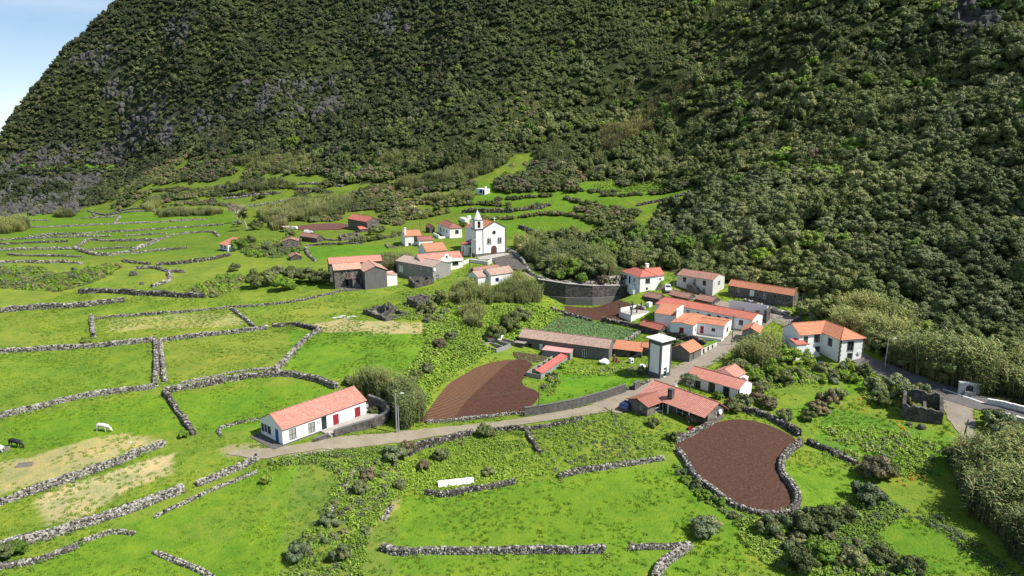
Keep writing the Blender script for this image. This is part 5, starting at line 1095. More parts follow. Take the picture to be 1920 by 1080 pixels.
# steep dark retaining banks as walls
# terrace wall around the farmhouse patio
f = FRONT; tp = lambda x, y: f.P(x, y, 0)
W1 = np.array([tp(7.6, -3.3), tp(11.5, -4.4), tp(15.0, -5.6), tp(17.8, -5.4), tp(19.2, -3.2), tp(19.4, -.8), tp(18.6, 1.5)])
def solid_wall(name, label, P, h0, h1, w_, m, top=None, deep=1.2, follow=True):
    P = densify(smooth_line(np.asarray(P), 2), .6); T = np.gradient(P[:, :2], axis=0); T /= np.linalg.norm(T, axis=1)[:, None]; Nn = np.stack([-T[:, 1], T[:, 0]], 1)
    g = Hs(P[:, 0], P[:, 1]) if follow else P[:, 2]; hh = np.linspace(h0, h1, len(P)); a, b = P[:, :2] - Nn * w_ / 2, P[:, :2] + Nn * w_ / 2; root = empty(name, P[0], label, 'wall')
    def tubeish(z0, z1, a, b, nm, m):
        V = np.stack([np.column_stack([a, z0]), np.column_stack([a, z1]), np.column_stack([b, z1]), np.column_stack([b, z0])], 1).reshape(-1, 3); i0 = np.arange(len(P) - 1) * 4
        F = np.concatenate([np.stack([i0 + q, i0 + 4 + q, i0 + 4 + (q + 1) % 4, i0 + (q + 1) % 4], 1) for q in range(4)] + [np.array([[0, 1, 2, 3]]), np.array([[3, 2, 1, 0]]) + 4 * (len(P) - 1)]); mk(nm, V, F, m=m, parent=root, loc=P[0])
    tubeish(g - deep, g + hh, a, b, 'wall_body', m); tubeish(g + hh + .003, g + hh + .12, P[:, :2] - Nn * (w_ / 2 + .04), P[:, :2] + Nn * (w_ / 2 + .04), 'coping', top or m); return root
solid_wall('patio_wall', 'curved dark stone wall around the patio at the right end of the long white house', W1, 1.0, 2.9, .5, 'stone_dark', 'render_grey')
solid_wall('patio_wall', 'short low dark stone wall in front of the door of the long white house', [tp(4.0, -2.6), tp(5.0, -2.8), tp(6.6, -3.1)], .5, .8, .45, 'stone_dark', 'render_grey')
rw = np.array([(*p, .5) for p in RW]); rw[:, 1] -= .75
rz = np.array([7.5, 6.9, 6.4, 5.9, 5.4])
P = densify(rw, 1.0); hz = np.interp(P[:, 0], rw[:, 0], rz); root = empty('retaining_wall', P[0], 'tall dark retaining wall carrying the upper lane above the brown terrace field', 'wall')
def rw_part(nm, y0, y1, z0, z1, m, sel=slice(None)):
    Q = P[sel]; V = np.stack([np.column_stack([Q[:, 0], Q[:, 1] + a, b[sel]]) for a, b in ((y0, z0), (y0, z1), (y1, z1), (y1, z0))], 1).reshape(-1, 3); i0 = np.arange(len(Q) - 1) * 4
    F = np.concatenate([np.stack([i0 + q, i0 + 4 + q, i0 + 4 + (q + 1) % 4, i0 + (q + 1) % 4], 1) for q in range(4)] + [np.array([[0, 1, 2, 3]]), np.array([[3, 2, 1, 0]]) + 4 * (len(Q) - 1)]); mk(nm, V, F, m=m, parent=root, loc=root.location)
rw_part('wall_body', 0, 1.4, hz * 0 - 1, hz, 'stone_dark'); rw_part('buttress_course', -.5, -.01, hz * 0 - 1, hz * 0 + 2.9, 'render_grey', slice(2, int(len(P) * .8))); rw_part('kerb', -.1, 1.9, hz + .004, hz + .16, 'concrete')
P = hits([(1012, 566), (992, 540), (975, 520)]); 
# church forecourt, steps
c = CHURCH; root = empty('church_steps', hit(945, 492), 'broad dark stone steps climbing to the pale church forecourt', 'steps')
tag(patch('forecourt', [(893, 483), (912, 480), (948, 475), (960, 478), (922, 487), (900, 489)], 'concrete', .2), kind='structure')
T0, T1, B0_, B1_ = hit(922, 487), hit(960, 478), hit(934, 505), hit(990, 511)
NS = 15
for k in range(NS):
    a0, a1 = T0 + (B0_ - T0) * k / NS, T0 + (B0_ - T0) * (k + 1) / NS; b0, b1 = T1 + (B1_ - T1) * k / NS, T1 + (B1_ - T1) * (k + 1) / NS; zt = max(a0[2], b0[2]) + .35; mb = MB(); Pt = [a0, b0, b1, a1]; Pt = [np.array([p_[0], p_[1], 0]) for p_ in Pt]; mb.face([p_ + EZ * zt for p_ in Pt][::-1]); 
    for q in range(4): mb.face([Pt[q] + EZ * zt, Pt[(q + 1) % 4] + EZ * zt, Pt[(q + 1) % 4] + EZ * (zt - 2.5), Pt[q] + EZ * (zt - 2.5)])
    mb.build('step', 'concrete_dark' if k % 2 else 'stone_dark', root)
parapet('church_parapet', 'low pale wall below the church tower on the left of the steps', [(868, 497), (880, 492), (915, 497), (922, 492)], 1.1, .3, 'plaster_old')
# ------------------------------------------------------------------ plants
def ico(sub=1):
    bm = bmesh.new(); bmesh.ops.create_icosphere(bm, subdivisions=sub, radius=1); v = np.array([x.co[:] for x in bm.verts]); f = np.array([[q.index for q in x.verts] for x in bm.faces]); bm.free(); return v, f
ICV, ICF = ico(2); ICV1, ICF1 = ico(1)
def unit(n_, r, up=None):
    v = r.normal(size=(n_, 3)); v /= np.linalg.norm(v, axis=1)[:, None]
    if up is not None: v[:, 2] = np.where(v[:, 2] < up, -v[:, 2] * .6 + .1, v[:, 2]); v /= np.linalg.norm(v, axis=1)[:, None]
    return v
def leaf_quads(C, Nrm, size, r, elong=1.0):
    n_ = len(C); a = unit(n_, r); nn = Nrm + a * .55; nn /= np.linalg.norm(nn, axis=1)[:, None]; t_ = np.cross(nn, unit(n_, r)); t_ /= np.linalg.norm(t_, axis=1)[:, None]; b = np.cross(nn, t_)
    s = (size * r.uniform(.6, 1.3, n_))[:, None]; t_ = t_ * s * elong; b = b * s / elong
    V = np.stack([C - t_ * .5, C - b * .45 + t_ * .05, C + t_ * .55, C + b * .45], 1).reshape(-1, 3); return V, np.arange(4 * n_).reshape(-1, 4)
def crown(seed, R_=4.0, H_=4.0, nl=40, nq=60, lump=1.15, leaf=.30, z0=1.0, detail=True, spread=1.0, tintvar=.22, m='leaf_forest', name='crown', elong=1.3, open_=0.0):
    """foliage made of many uneven leafy clumps set over a dome"""
    r = np.random.RandomState(seed); V, F3, F4, Cc = [], [], [], []; n_ = 0
    d = unit(nl, r, -.15); rad = np.stack([np.full(nl, R_), np.full(nl, R_), np.full(nl, H_)], 1) * (1 - .35 * r.rand(nl, 1) ** 2); lobes = 1 + .22 * np.sin(3 * np.arctan2(d[:, 1], d[:, 0]) + seed) + .12 * np.sin(5 * np.arctan2(d[:, 1], d[:, 0]) + 2 * seed)
    ctr = d * rad * .78 * lobes[:, None] * spread; ctr[:, 2] += z0; iv, if_ = (ICV, ICF) if detail else (ICV1, ICF1)
    for k in range(nl):
        lr = lump * r.uniform(.6, 1.3); tint = 1 + r.uniform(-tintvar, tintvar); warm = r.uniform(-.08, .05); tc_ = np.array([tint * (1 + warm), tint, tint * (1 - warm)])
        if r.rand() >= open_:
            nse = 1 + r.uniform(-.24, .24, len(iv)); v = iv * lr * nse[:, None] * np.array([1, 1, .8]) * .86 + ctr[k]; V.append(v); F3.append(if_ + n_); Cc.append(np.tile(tc_ * .9, (len(v), 1))); n_ += len(v)
        u_ = unit(nq, r, -.35); q, f = leaf_quads(ctr[k] + u_ * lr * np.array([1, 1, .8]) * r.uniform(.85, 1.12, (nq, 1)), u_, leaf, r, elong); V.append(q); F4.append(f + n_); Cc.append(np.repeat(tc_ * r.uniform(.75, 1.3, (nq, 1)), 4, 0)); n_ += len(q)
    return mk(name, np.vstack(V), np.vstack(F4), np.vstack(F3) if F3 else None, m=m, col=np.vstack(Cc), link=False)
def trunk(seed, h=3.0, r0=.22, limbs=5, R_=2.0, m='bark', name='trunk', lean=.15):
    r = random.Random(seed); mb = MB(); p = Vector((0, 0, -.6)); q = Vector((r.uniform(-lean, lean) * h, r.uniform(-lean, lean) * h, h * .55)); mb.tube(p, q, r0, r0 * .7)
    for k in range(limbs):
        a = 6.28 * k / limbs + r.random(); e = q + Vector((math.cos(a) * R_ * .6, math.sin(a) * R_ * .6, h * .5 * r.uniform(.7, 1.2))); mb.tube(q, e, r0 * .5, r0 * .18, 5)
        for j in range(2): b = a + r.uniform(-.8, .8); mb.tube(e, e + Vector((math.cos(b) * R_ * .45, math.sin(b) * R_ * .45, h * .25 * r.uniform(.4, 1.2))), r0 * .18, .02, 4)
    me = bpy.data.meshes.new(name); me.from_pydata(mb.V, [], mb.F); me.materials.append(MT[m]); return bpy.data.objects.new(name, me)
def cane(seed, n_=60, R_=1.1, h=4.0, m='leaf_cane', name='cane'):
    """a tuft of tall arching cane with drooping leaves and pale plumes"""
    r = np.random.RandomState(seed); V, F, Cc = [], [], []; k = 0
    for i in range(n_):
        a = r.uniform(0, 6.28); d = R_ * math.sqrt(r.rand()); b = np.array([math.cos(a) * d, math.sin(a) * d, -.3]); hh = h * r.uniform(.55, 1.1); le = np.array([math.cos(a), math.sin(a), 0]) * r.uniform(.02, .35) * hh * .4 + np.array([-.25, 0, 0]) * hh * .25
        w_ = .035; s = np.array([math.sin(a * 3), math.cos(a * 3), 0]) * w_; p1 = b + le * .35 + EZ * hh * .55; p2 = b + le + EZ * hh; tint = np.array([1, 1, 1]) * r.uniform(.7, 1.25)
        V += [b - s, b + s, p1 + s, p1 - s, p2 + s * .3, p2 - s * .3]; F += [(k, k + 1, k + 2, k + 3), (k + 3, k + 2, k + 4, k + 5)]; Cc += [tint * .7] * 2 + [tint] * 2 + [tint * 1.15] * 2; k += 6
        for j in range(7):
            t_ = r.uniform(.25, 1.0); q = b + le * t_ ** 1.5 + EZ * hh * t_; aa = r.uniform(0, 6.28); dr = np.array([math.cos(aa), math.sin(aa), 0]); ln = r.uniform(.35, .75); e = q + dr * ln + EZ * r.uniform(-.15, .35); sd_ = np.cross(dr, EZ) * .055
            md = (q + e) / 2 + EZ * .1; g = tint * r.uniform(.75, 1.2) * (np.array([.85, 1.05, .8]) if r.rand() < .55 else np.array([1.15, 1.08, 1.0])); V += [q, md - sd_, e, md + sd_]; F += [(k, k + 1, k + 2, k + 3)]; Cc += [g] * 4; k += 4
    return mk(name, V, F, m=m, col=np.array(Cc), link=False)
def weed(seed, m='leaf_weed', h=.55, R_=.55, n_=55, leaf=.22, name='undergrowth'):
    r = np.random.RandomState(seed); u_ = unit(n_, r, .0); C = u_ * np.array([R_, R_, h]) * r.uniform(.3, 1.0, (n_, 1)); V, F = leaf_quads(C, u_ * .5 + EZ * .6, leaf, r, 1.5); return mk(name, V, F, m=m, col=np.repeat(r.uniform(.65, 1.3, (n_, 1)) * np.array([[1, 1, 1]]), 4, 0), link=False)
def tuft(seed, n_=26, R_=.35, h=.30, m='blade_grass'):
    r = np.random.RandomState(seed); V, F, Cc = [], [], []
    for i in range(n_):
        a = r.uniform(0, 6.28); d = R_ * math.sqrt(r.rand()); b = np.array([math.cos(a) * d, math.sin(a) * d, -.03]); t_ = b + np.array([r.uniform(-.15, .15), r.uniform(-.15, .15), h * r.uniform(.5, 1.1)]); s = np.array([math.sin(a * 5), math.cos(a * 5), 0]) * .05; k = len(V); V += [b - s, b + s, t_]; F.append((k, k + 1, k + 2)); Cc += [np.ones(3) * r.uniform(.75, 1.15)] * 2 + [np.ones(3) * r.uniform(.9, 1.35)]
    return mk('grass', V, None, F, m=m, col=np.array(Cc), link=False)
_GN = {}
def scatter(name, P, variants, scl, kind='stuff', tilt=0.0, zs=None, rsd=1):
    """one object: points instanced with the given meshes"""
    variants = list(dict.fromkeys(variants)); r = np.random.RandomState(rsd); n_ = len(P); me = bpy.data.meshes.new(name); me.vertices.add(n_); me.vertices.foreach_set('co', np.asarray(P, float).ravel())
    for an, ty, val in (('rot', 'FLOAT_VECTOR', np.column_stack([r.uniform(-tilt, tilt, n_), r.uniform(-tilt, tilt, n_), r.uniform(0, 6.28, n_)])), ('scl', 'FLOAT_VECTOR', np.column_stack([scl, scl, scl * (1 if zs is None else zs)])), ('idx', 'INT', r.randint(0, len(variants), n_))):
        a = me.attributes.new(an, ty, 'POINT'); a.data.foreach_set('vector' if ty == 'FLOAT_VECTOR' else 'value', np.ascontiguousarray(val).ravel())
    o = bpy.data.objects.new(name, me); COL.objects.link(o); key = tuple(v.name for v in variants)
    if key not in _GN:
        c = bpy.data.collections.new('source_' + variants[0].name); [c.objects.link(v) for v in variants]
        g = bpy.data.node_groups.new('scatter', 'GeometryNodeTree'); g.interface.new_socket('Geometry', in_out='INPUT', socket_type='NodeSocketGeometry'); g.interface.new_socket('Geometry', in_out='OUTPUT', socket_type='NodeSocketGeometry')
        gi, go = g.nodes.new('NodeGroupInput'), g.nodes.new('NodeGroupOutput'); ip = g.nodes.new('GeometryNodeInstanceOnPoints'); ci = g.nodes.new('GeometryNodeCollectionInfo'); ci.inputs['Collection'].default_value = c; ci.inputs['Separate Children'].default_value = True; ci.inputs['Reset Children'].default_value = True
        ip.inputs['Pick Instance'].default_value = True
        def na(n2, ty): x = g.nodes.new('GeometryNodeInputNamedAttribute'); x.data_type = ty; x.inputs['Name'].default_value = n2; return x.outputs['Attribute']
        k = g.links.new; k(gi.outputs[0], ip.inputs['Points']); k(ci.outputs[0], ip.inputs['Instance']); k(na('idx', 'INT'), ip.inputs['Instance Index']); k(na('rot', 'FLOAT_VECTOR'), ip.inputs['Rotation']); k(na('scl', 'FLOAT_VECTOR'), ip.inputs['Scale']); k(ip.outputs[0], go.inputs[0]); _GN[key] = g
    md = o.modifiers.new('scatter', 'NODES'); md.node_group = _GN[key]; return tag(o, kind=kind) if kind else o
def grid_pts(x0, x1, y0, y1, s, seed=0):
    r = np.random.RandomState(seed); a, b = np.meshgrid(np.arange(x0, x1, s), np.arange(y0, y1, s), indexing='ij'); a = a.ravel() + r.uniform(-.5, .5, a.size) * s; b = b.ravel() + r.uniform(-.5, .5, b.size) * s; return a, b
def poly_pts(poly, s, seed=0, pad=0):
    """points on the ground inside an outline"""
    W_ = hits(poly); x0, y0 = W_[:, :2].min(0) - 4; x1, y1 = W_[:, :2].max(0) + 4; a, b = grid_pts(x0, x1, y0, y1, s, seed); k = inpoly(a, b, W_[:, :2]); a, b = a[k], b[k]; return np.column_stack([a, b, Hs(a, b)])
# footprints that plants must keep clear of
FOOT = []
for o in list(COL.objects):
    if o.type == 'MESH' and o.name.split('.')[0] in ('wall', 'pen_wall', 'patio', 'apron', 'roof', 'forecourt', 'slab', 'step'):
        V = np.array([v.co[:] for v in o.data.vertices]) + (np.array(o.parent.location) if o.parent else np.array(o.location)); FOOT.append((V[:, 0].min() , V[:, 0].max(), V[:, 1].min(), V[:, 1].max(), V[:, :2]))
from mathutils.geometry import convex_hull_2d
FOOT = [(a, b, c, d, V[convex_hull_2d([tuple(p) for p in V])]) for a, b, c, d, V in FOOT]
ROADS = [(TRACK, 2.2), ([(1425, 570), (1450, 590), (1480, 605), (1530, 630), (1600, 668), (1700, 712), (1760, 733), (1830, 755), (1900, 772), (1990, 790)], 3.0), ([(1790, 752), (1800, 775), (1806, 800), (1822, 840), (1850, 880)], 1.6), ([(985, 512), (1015, 528), (1100, 541), (1200, 549), (1260, 549), (1330, 562), (1400, 585), (1440, 592)], 1.8)]
RP = [(densify(smooth_line(hits(p), 1)[:, :2], 1.0), w) for p, w in ROADS]
SOILS = [densify(hits(p), 5)[:, :2] for p in ([(785, 793), (820, 745), (850, 712), (905, 682), (960, 672), (1000, 680), (985, 705), (975, 722), (1012, 735), (1010, 748), (985, 775), (860, 790)], [(1266, 835), (1300, 815), (1345, 790), (1400, 786), (1450, 800), (1497, 825), (1490, 838), (1466, 855), (1460, 880), (1480, 908), (1487, 940), (1470, 958), (1420, 962), (1370, 945), (1310, 905), (1285, 870)], [(1057, 574), (1110, 575), (1190, 571), (1215, 580), (1190, 600), (1130, 602), (1065, 588)], [(556, 424), (590, 420), (650, 418), (655, 430), (600, 432), (560, 433)])]
def clear(P, pad=.3, road=True, soil=True):
    k = np.ones(len(P), bool)
    for a, b, c, d, H_ in FOOT:
        m_ = (P[:, 0] > a - pad) & (P[:, 0] < b + pad) & (P[:, 1] > c - pad) & (P[:, 1] < d + pad)
        if m_.any():
            ce = H_.mean(0); G = H_ + (H_ - ce) / np.maximum(np.linalg.norm(H_ - ce, axis=1), .1)[:, None] * pad * 1.3; idx = np.nonzero(m_)[0]; k[idx[inpoly(P[idx, 0], P[idx, 1], G)]] = False
    if road:
        for Q, w in RP:
            idx = np.nonzero((P[:, 0] > Q[:, 0].min() - 5) & (P[:, 0] < Q[:, 0].max() + 5) & (P[:, 1] > Q[:, 1].min() - 5) & (P[:, 1] < Q[:, 1].max() + 5) & k)[0]
            for i0 in range(0, len(idx), 5000): ii = idx[i0:i0 + 5000]; dd = ((P[ii, None, :2] - Q[None]) ** 2).sum(-1).min(1); k[ii[dd < (w + pad) ** 2]] = False
    if soil:
        for Q in SOILS: k &= ~inpoly(P[:, 0], P[:, 1], Q)
    return k
# ---- hillside forest
crF = [crown(100 + i, 4.4, 3.9, 78, 46, .98, .40, 2.2) for i in range(6)]
crM = [crown(200 + i, 4.0, 3.6, 22, 36, 1.55, .62, 1.8, False) for i in range(5)]
trF = [trunk(300 + i, 4.2, .25, 5, 3.0) for i in range(3)]
def infront(x, y, z, mg=160): u, v, f_ = project(x, y, z); return u, v, (f_ > 20) & (u > -mg) & (u < 1920 + mg) & (v > -mg) & (v < 1080 + mg * 1.6)
a, b = grid_pts(-250, 420, 90, 480, 5.2, 3); a2, b2 = grid_pts(-820, 420, 380, 1020, 4.1, 4); k = (b2 >= 480) | (a2 < -250); a, b = np.concatenate([a, a2[k]]), np.concatenate([b, b2[k]])
z = Hs(a, b); u, v, ok = infront(a, b, z); ok &= inpoly(u, v, FOREST); gx = np.searchsorted(GX, a).clip(0, len(GX) - 1); gy = np.searchsorted(GY, b).clip(0, len(GY) - 1); rka = rk[gx, gy, 0]; ok &= (rka < .5) | (np.random.RandomState(8).rand(len(a)) < .30)
TP = np.column_stack([a, b, z])[ok]; TP = TP[clear(TP, 4.8, False, False)]; TP = TP[clear(TP, 2.0, True, False)]; uu, vv, dd = project(TP[:, 0], TP[:, 1], TP[:, 2]); rr = np.random.RandomState(9); cl = fbm(TP[:, 0] / 22, TP[:, 1] / 22, 3); sc = np.clip(rr.uniform(.38, 1.0, len(TP)) + cl * 1.1, .32, 1.5); sc *= np.where(dd > 420, .78, np.where(dd < 300, 1.22, 1.0))
inside = (uu > 0) & (uu < 1920) & (vv > 0) & (vv < 1110); order = np.argsort(np.where(inside, dd / sc, 1e9)); near = order[:290]; far = np.setdiff1d(np.arange(len(TP)), near)
def plant(name, label, cat, loc, cr, tr, s, rz, group, sz=1.0):
    e = empty(name, loc, label, cat, group); e.rotation_euler = (0, 0, rz); e.scale = (s, s, s * sz)
    for src in (cr, tr):
        if src is not None: c = src.copy(); COL.objects.link(c); c.parent = e
    return e
FK = [('leaf_forest', 'dense dark evergreen tree in the closed forest on the hillside'), ('leaf_olive', 'olive grey leafed tree in the closed forest on the hillside'), ('leaf_bright', 'bright yellow green tree standing out of the hillside forest')]
def recol(o, m, nm=None):
    c = o.copy(); c.data = o.data.copy(); c.data.materials[0] = MT[m]
    if nm: c.name = nm
    return c
crO = [recol(q, 'leaf_olive') for q in crF[:3]]; crB = [recol(q, 'leaf_bright') for q in crF[3:5]]; KS = [crF, crO, crB]
LM = [(1080, 480, 'the church cane slope'), (1200, 480, 'the red hip roofed house'), (1320, 480, 'the peeling house'), (1430, 500, 'the long stone barn'), (1540, 540, 'the weathered pole'), (1620, 560, 'the upper cane thicket'), (1700, 600, 'the manor house'), (1800, 660, 'the big cane thicket'), (1890, 720, 'the bridge parapet'), (1700, 420, 'the right slope middle'), (1860, 480, 'the right slope edge'), (1880, 300, 'the upper right edge'), (1500, 380, 'the dark hollow'), (1350, 400, 'the high green field'), (1900, 100, 'the top right corner')]
nun, nvn, _ = project(TP[near, 0], TP[near, 1], TP[near, 2] + 3)
LMN = {i: LM[int(np.argmin([(a_ - q0) ** 2 + (b_ - q1) ** 2 for a_, b_, _ in LM]))][2] for i, q0, q1 in zip(near, nun, nvn)}
for i in near:
    q = rr.rand() * .55 + .45 * (.5 + 2.2 * float(fbm(TP[i:i+1, 0] / 26, TP[i:i+1, 1] / 26, 3)[0])); kd = 0 if q < .56 else (1 if q < .80 else 2); plant('forest_tree', ('small ' if sc[i] < .62 else 'broad ' if sc[i] > .95 else 'middling ') + ('dark evergreen tree', 'grey olive tree', 'bright yellow green tree')[kd] + ' in the forest near ' + LMN[i] + (', leaning crown' if 0 else ''), 'tree', TP[i] - np.array([0, 0, .6]), KS[kd][i % len(KS[kd])], trF[i % 3], sc[i], rr.uniform(0, 6.28), 'trees of the hillside forest', rr.uniform(.8, 1.15))
crMo = recol(crM[0], 'leaf_olive'); crMb = recol(crM[1], 'leaf_bright'); crMd = recol(crM[2], 'leaf_dry')
mid_ = far[dd[far] < 330]; ff = far[dd[far] >= 330]; print('TREES', len(near), len(mid_), len(ff))
FV = crF + crO[:2] + crB[:1]; MV = crM * 3 + [crMo, crMo, crMb, crMd]; MV = crM + [crMo, crMd]
allp = TP[far] - np.array([0, 0, .8]); fz = rr.uniform(.7, 1.6, len(far)); kk = fbm(allp[:, 0] / 35 + 9, allp[:, 1] / 35, 3); k2 = fbm(allp[:, 0] / 24 + 40, allp[:, 1] / 24, 3) + rr.uniform(-.1, .1, len(far)); crH = [recol(q, 'leaf_shaded', 'crown') for q in crM[:4]]; crP = [recol(q, 'leaf_cane', 'crown') for q in crM[:2]]
for gi, (msk, vs_) in enumerate(((k2 < .08, crM + crF[:3]), ((k2 >= .08) & (k2 < .17), [crMo, crO[0], crM[4], crMb]), ((k2 >= .17) & (k2 < .21), [crMb, crMo] + crB[:1]), (k2 >= .21, [crMd, crMo, crP[0], crP[1]]))):
    dz = sstep(400, 560, dd[far]) * (1 - sstep(900, 1100, uu[far])) > rr.rand(len(far)); m1 = msk & ~dz; m2 = msk & dz  # picks far left trees for the darker leaf colour that paints mountain shade
    scatter('forest', allp[m1], vs_, sc[far][m1], zs=fz[m1], tilt=.2, rsd=5 + gi)
    if m2.sum() and gi != 2: scatter('shaded_forest', allp[m2], crH if gi < 3 else crH + [crMo], sc[far][m2], zs=fz[m2], tilt=.2, rsd=25 + gi)
    elif m2.sum(): scatter('shaded_forest', allp[m2], crH, sc[far][m2], zs=fz[m2], tilt=.2, rsd=25 + gi)
k = (dd[far] < 480) & (kk > .06) & (rr.rand(len(far)) < .5); scatter('cane_thicket', allp[k] + np.array([1.5, 0, 1.2]), [cane(450, 40, 1.6, 5.0), recol(cane(451, 40, 1.6, 5.0), 'leaf_olive')], rr.uniform(.8, 1.5, k.sum()), tilt=.2, rsd=17)
# low scrub filling the ground under and between the trees
k = rr.rand(len(TP)) < .9; q = TP[k] + np.column_stack([rr.uniform(-3, 3, (k.sum(), 2)), np.zeros(k.sum())]); q[:, 2] = Hs(q[:, 0], q[:, 1]) - .6
scrub = [recol(crM[3], 'leaf_olive', 'scrub'), recol(crM[4], 'leaf_forest', 'scrub')]; q = q[clear(q, 1.5, True, False)]; scatter('scrub', q, scrub, rr.uniform(.28, .62, len(q)), rsd=6)
a, b = grid_pts(60, 330, 110, 330, 3.4, 55); z = Hs(a, b); u, v, ok = infront(a, b, z); ok &= inpoly(u, v, FOREST) & (u > 1350); q = np.column_stack([a, b, z - .5])[ok]; q = q[clear(q, 4.0, True, False)]; scatter('scrub', q, scrub, rr.uniform(.3, .6, len(q)), tilt=.2, rsd=56)

# broken rock faces on the cliffs
def crag(sd, m='rock'):
    r = np.random.RandomState(sd); v = ICV * (1 + r.uniform(-.3, .3, (len(ICV), 1))); v = v * np.array([1.5, 1.2, 1.15]); return mk('crag', v, None, ICF, m=m, link=False)
CRG = [crag(i) for i in range(4)]; a, b = grid_pts(-620, 300, 240, 1000, 3.2, 31); z = Hs(a, b); u, v, ok = infront(a, b, z); gx = np.searchsorted(GX, a).clip(0, len(GX) - 1); gy = np.searchsorted(GY, b).clip(0, len(GY) - 1); ok &= (rk[gx, gy, 0] > .5) & (np.random.RandomState(2).rand(len(a)) < .8); P = np.column_stack([a, b, z])[ok]; r_ = np.random.RandomState(6); scatter('crags', P, CRG, r_.uniform(.8, 2.4, len(P)), tilt=.3, zs=r_.uniform(.8, 1.8, len(P)), rsd=31)
# ---- tall cane thickets
CN = [cane(400 + i) for i in range(4)]
def shift(c, k): c = c.copy(); c.data = c.data.copy(); return c
CNB = recol(CN[3], 'leaf_olive', 'cane'); cane_y = recol(CN[1], 'leaf_dry', 'cane'); cane_g = recol(CN[2], 'leaf_olive', 'cane')
CP = [ # outline, spacing, scale, label
 ([(668, 742), (680, 728), (720, 730), (765, 745), (788, 770), (782, 800), (760, 806), (748, 780), (730, 770), (700, 762)], .9, 1.15, 'tall pale cane thicket behind the right end of the long white house'),
 ([(835, 560), (860, 548), (930, 548), (990, 545), (1015, 560), (1000, 575), (960, 568), (900, 570), (850, 570)], 1.4, 1.0, 'tall cane thicket in front of the mottled roofed house'),
 ([(868, 590), (900, 585), (905, 615), (880, 620)], 1.3, 1.0, 'narrow cane clump on the green bank'),
 ([(965, 462), (1010, 455), (1070, 470), (1130, 490), (1150, 520), (1100, 528), (1040, 512), (995, 492)], 1.5, 1.25, 'long cane thicket sloping down right of the church'),
 ([(485, 405), (540, 385), (620, 375), (660, 382), (640, 405), (560, 415), (500, 418)], 1.9, 1.3, 'broad pale cane belt above the reddish yard'),
 ([(505, 425), (530, 415), (540, 428), (515, 434)], 1.6, 1.0, 'straw coloured cane clump beside the carport'),
 ([(740, 352), (800, 335), (870, 312), (930, 298), (960, 300), (920, 325), (850, 348), (770, 362)], 2.2, 1.3, 'long diagonal cane belt at the foot of the mountain'),
 ([(1560, 600), (1600, 580), (1660, 590), (1700, 625), (1680, 650), (1620, 650), (1575, 630)], 1.3, 1.35, 'cane thicket between the forest and the manor house'),
 ([(1655, 690), (1690, 672), (1760, 680), (1830, 705), (1868, 725), (1862, 742), (1800, 735), (1740, 722), (1690, 708)], 1.0, 1.45, 'big rounded cane thicket above the asphalt road bend'),
 ([(1800, 905), (1840, 870), (1900, 860), (1990, 900), (1990, 1079), (1920, 1060), (1870, 1000), (1815, 950)], .8, 1.45, 'large silvery cane thicket at the bottom right edge'),
 ([(296, 402), (340, 398), (400, 396), (418, 400), (400, 404), (340, 406), (300, 408)], 1.7, 1.0, 'pale cane hedge along the far edge of the left fields'),
 ([(-30, 430), (0, 422), (30, 420), (52, 424), (48, 434), (0, 440)], 1.7, 1.3, 'cane clump on the cliff edge at the far left'),
 ([(100, 404), (120, 398), (143, 400), (140, 407), (108, 408)], 1.7, 1.1, 'small rounded cane clump on the cliff edge'),
 ([(800, 378), (850, 370), (885, 368), (890, 376), (830, 382)], 1.9, 1.1, 'cane strip left of the tiny white cabin'),
 ([(1385, 680), (1405, 660), (1440, 650), (1465, 665), (1460, 685), (1420, 690)], 1.0, 1.15, 'olive cane beside the small bluish shed'),
 ([(710, 505), (730, 495), (765, 500), (770, 512), (740, 518), (715, 515)], 1.2, 1.1, 'straw yellow cane between the orange roofed big stone house and the workshop'),
 ([(270, 392), (290, 375), (310, 368), (300, 385), (280, 398)], 1.8, 1.2, 'pale cane on the bank at the far corner of the left fields'),
 ([(690, 300), (760, 290), (820, 290), (800, 305), (720, 320)], 2.4, 1.1, 'grey cane band below the dark mountain forest'),
 ([(1112, 278), (1150, 240), (1230, 195), (1300, 165), (1275, 212), (1200, 255), (1150, 288)], 1.9, 1.3, 'rusty brown cane streak running up the mountain slope'),
 ([(1000, 300), (1040, 275), (1075, 290), (1050, 315)], 2.2, 1.2, 'olive cane patch on the slope above the boulders'),
 ([(430, 300), (500, 285), (600, 300), (560, 325), (470, 322)], 2.6, 1.0, 'pale scrub patch on the terraced slope'),
 ([(420, 345), (520, 335), (560, 350), (480, 362)], 2.4, .9, 'pale cane patch among the upper terraces'),
 ([(400, 285), (415, 250), (432, 252), (430, 290)], 2.0, 1.0, 'dry brown scar of cane under the cliff'),
 ([(1880, 700), (1925, 690), (1960, 730), (1900, 740)], 1.0, 1.3, 'cane by the bridge parapet at the right edge'),
]
for i, (poly, sp, s, lab) in enumerate(CP):
    P = poly_pts(poly, sp, 40 + i); P = P[clear(P, .6)]; r_ = np.random.RandomState(i)
    if len(P): scatter('cane_thicket', P, CN + [CNB] if i not in (5, 15, 18, 22) else [cane_y, CN[0]], s * (.95 + 1.3 * fbm(P[:, 0] / 5, P[:, 1] / 5, 3)) * r_.uniform(.65, 1.2, len(P)), tilt=.14, rsd=i)
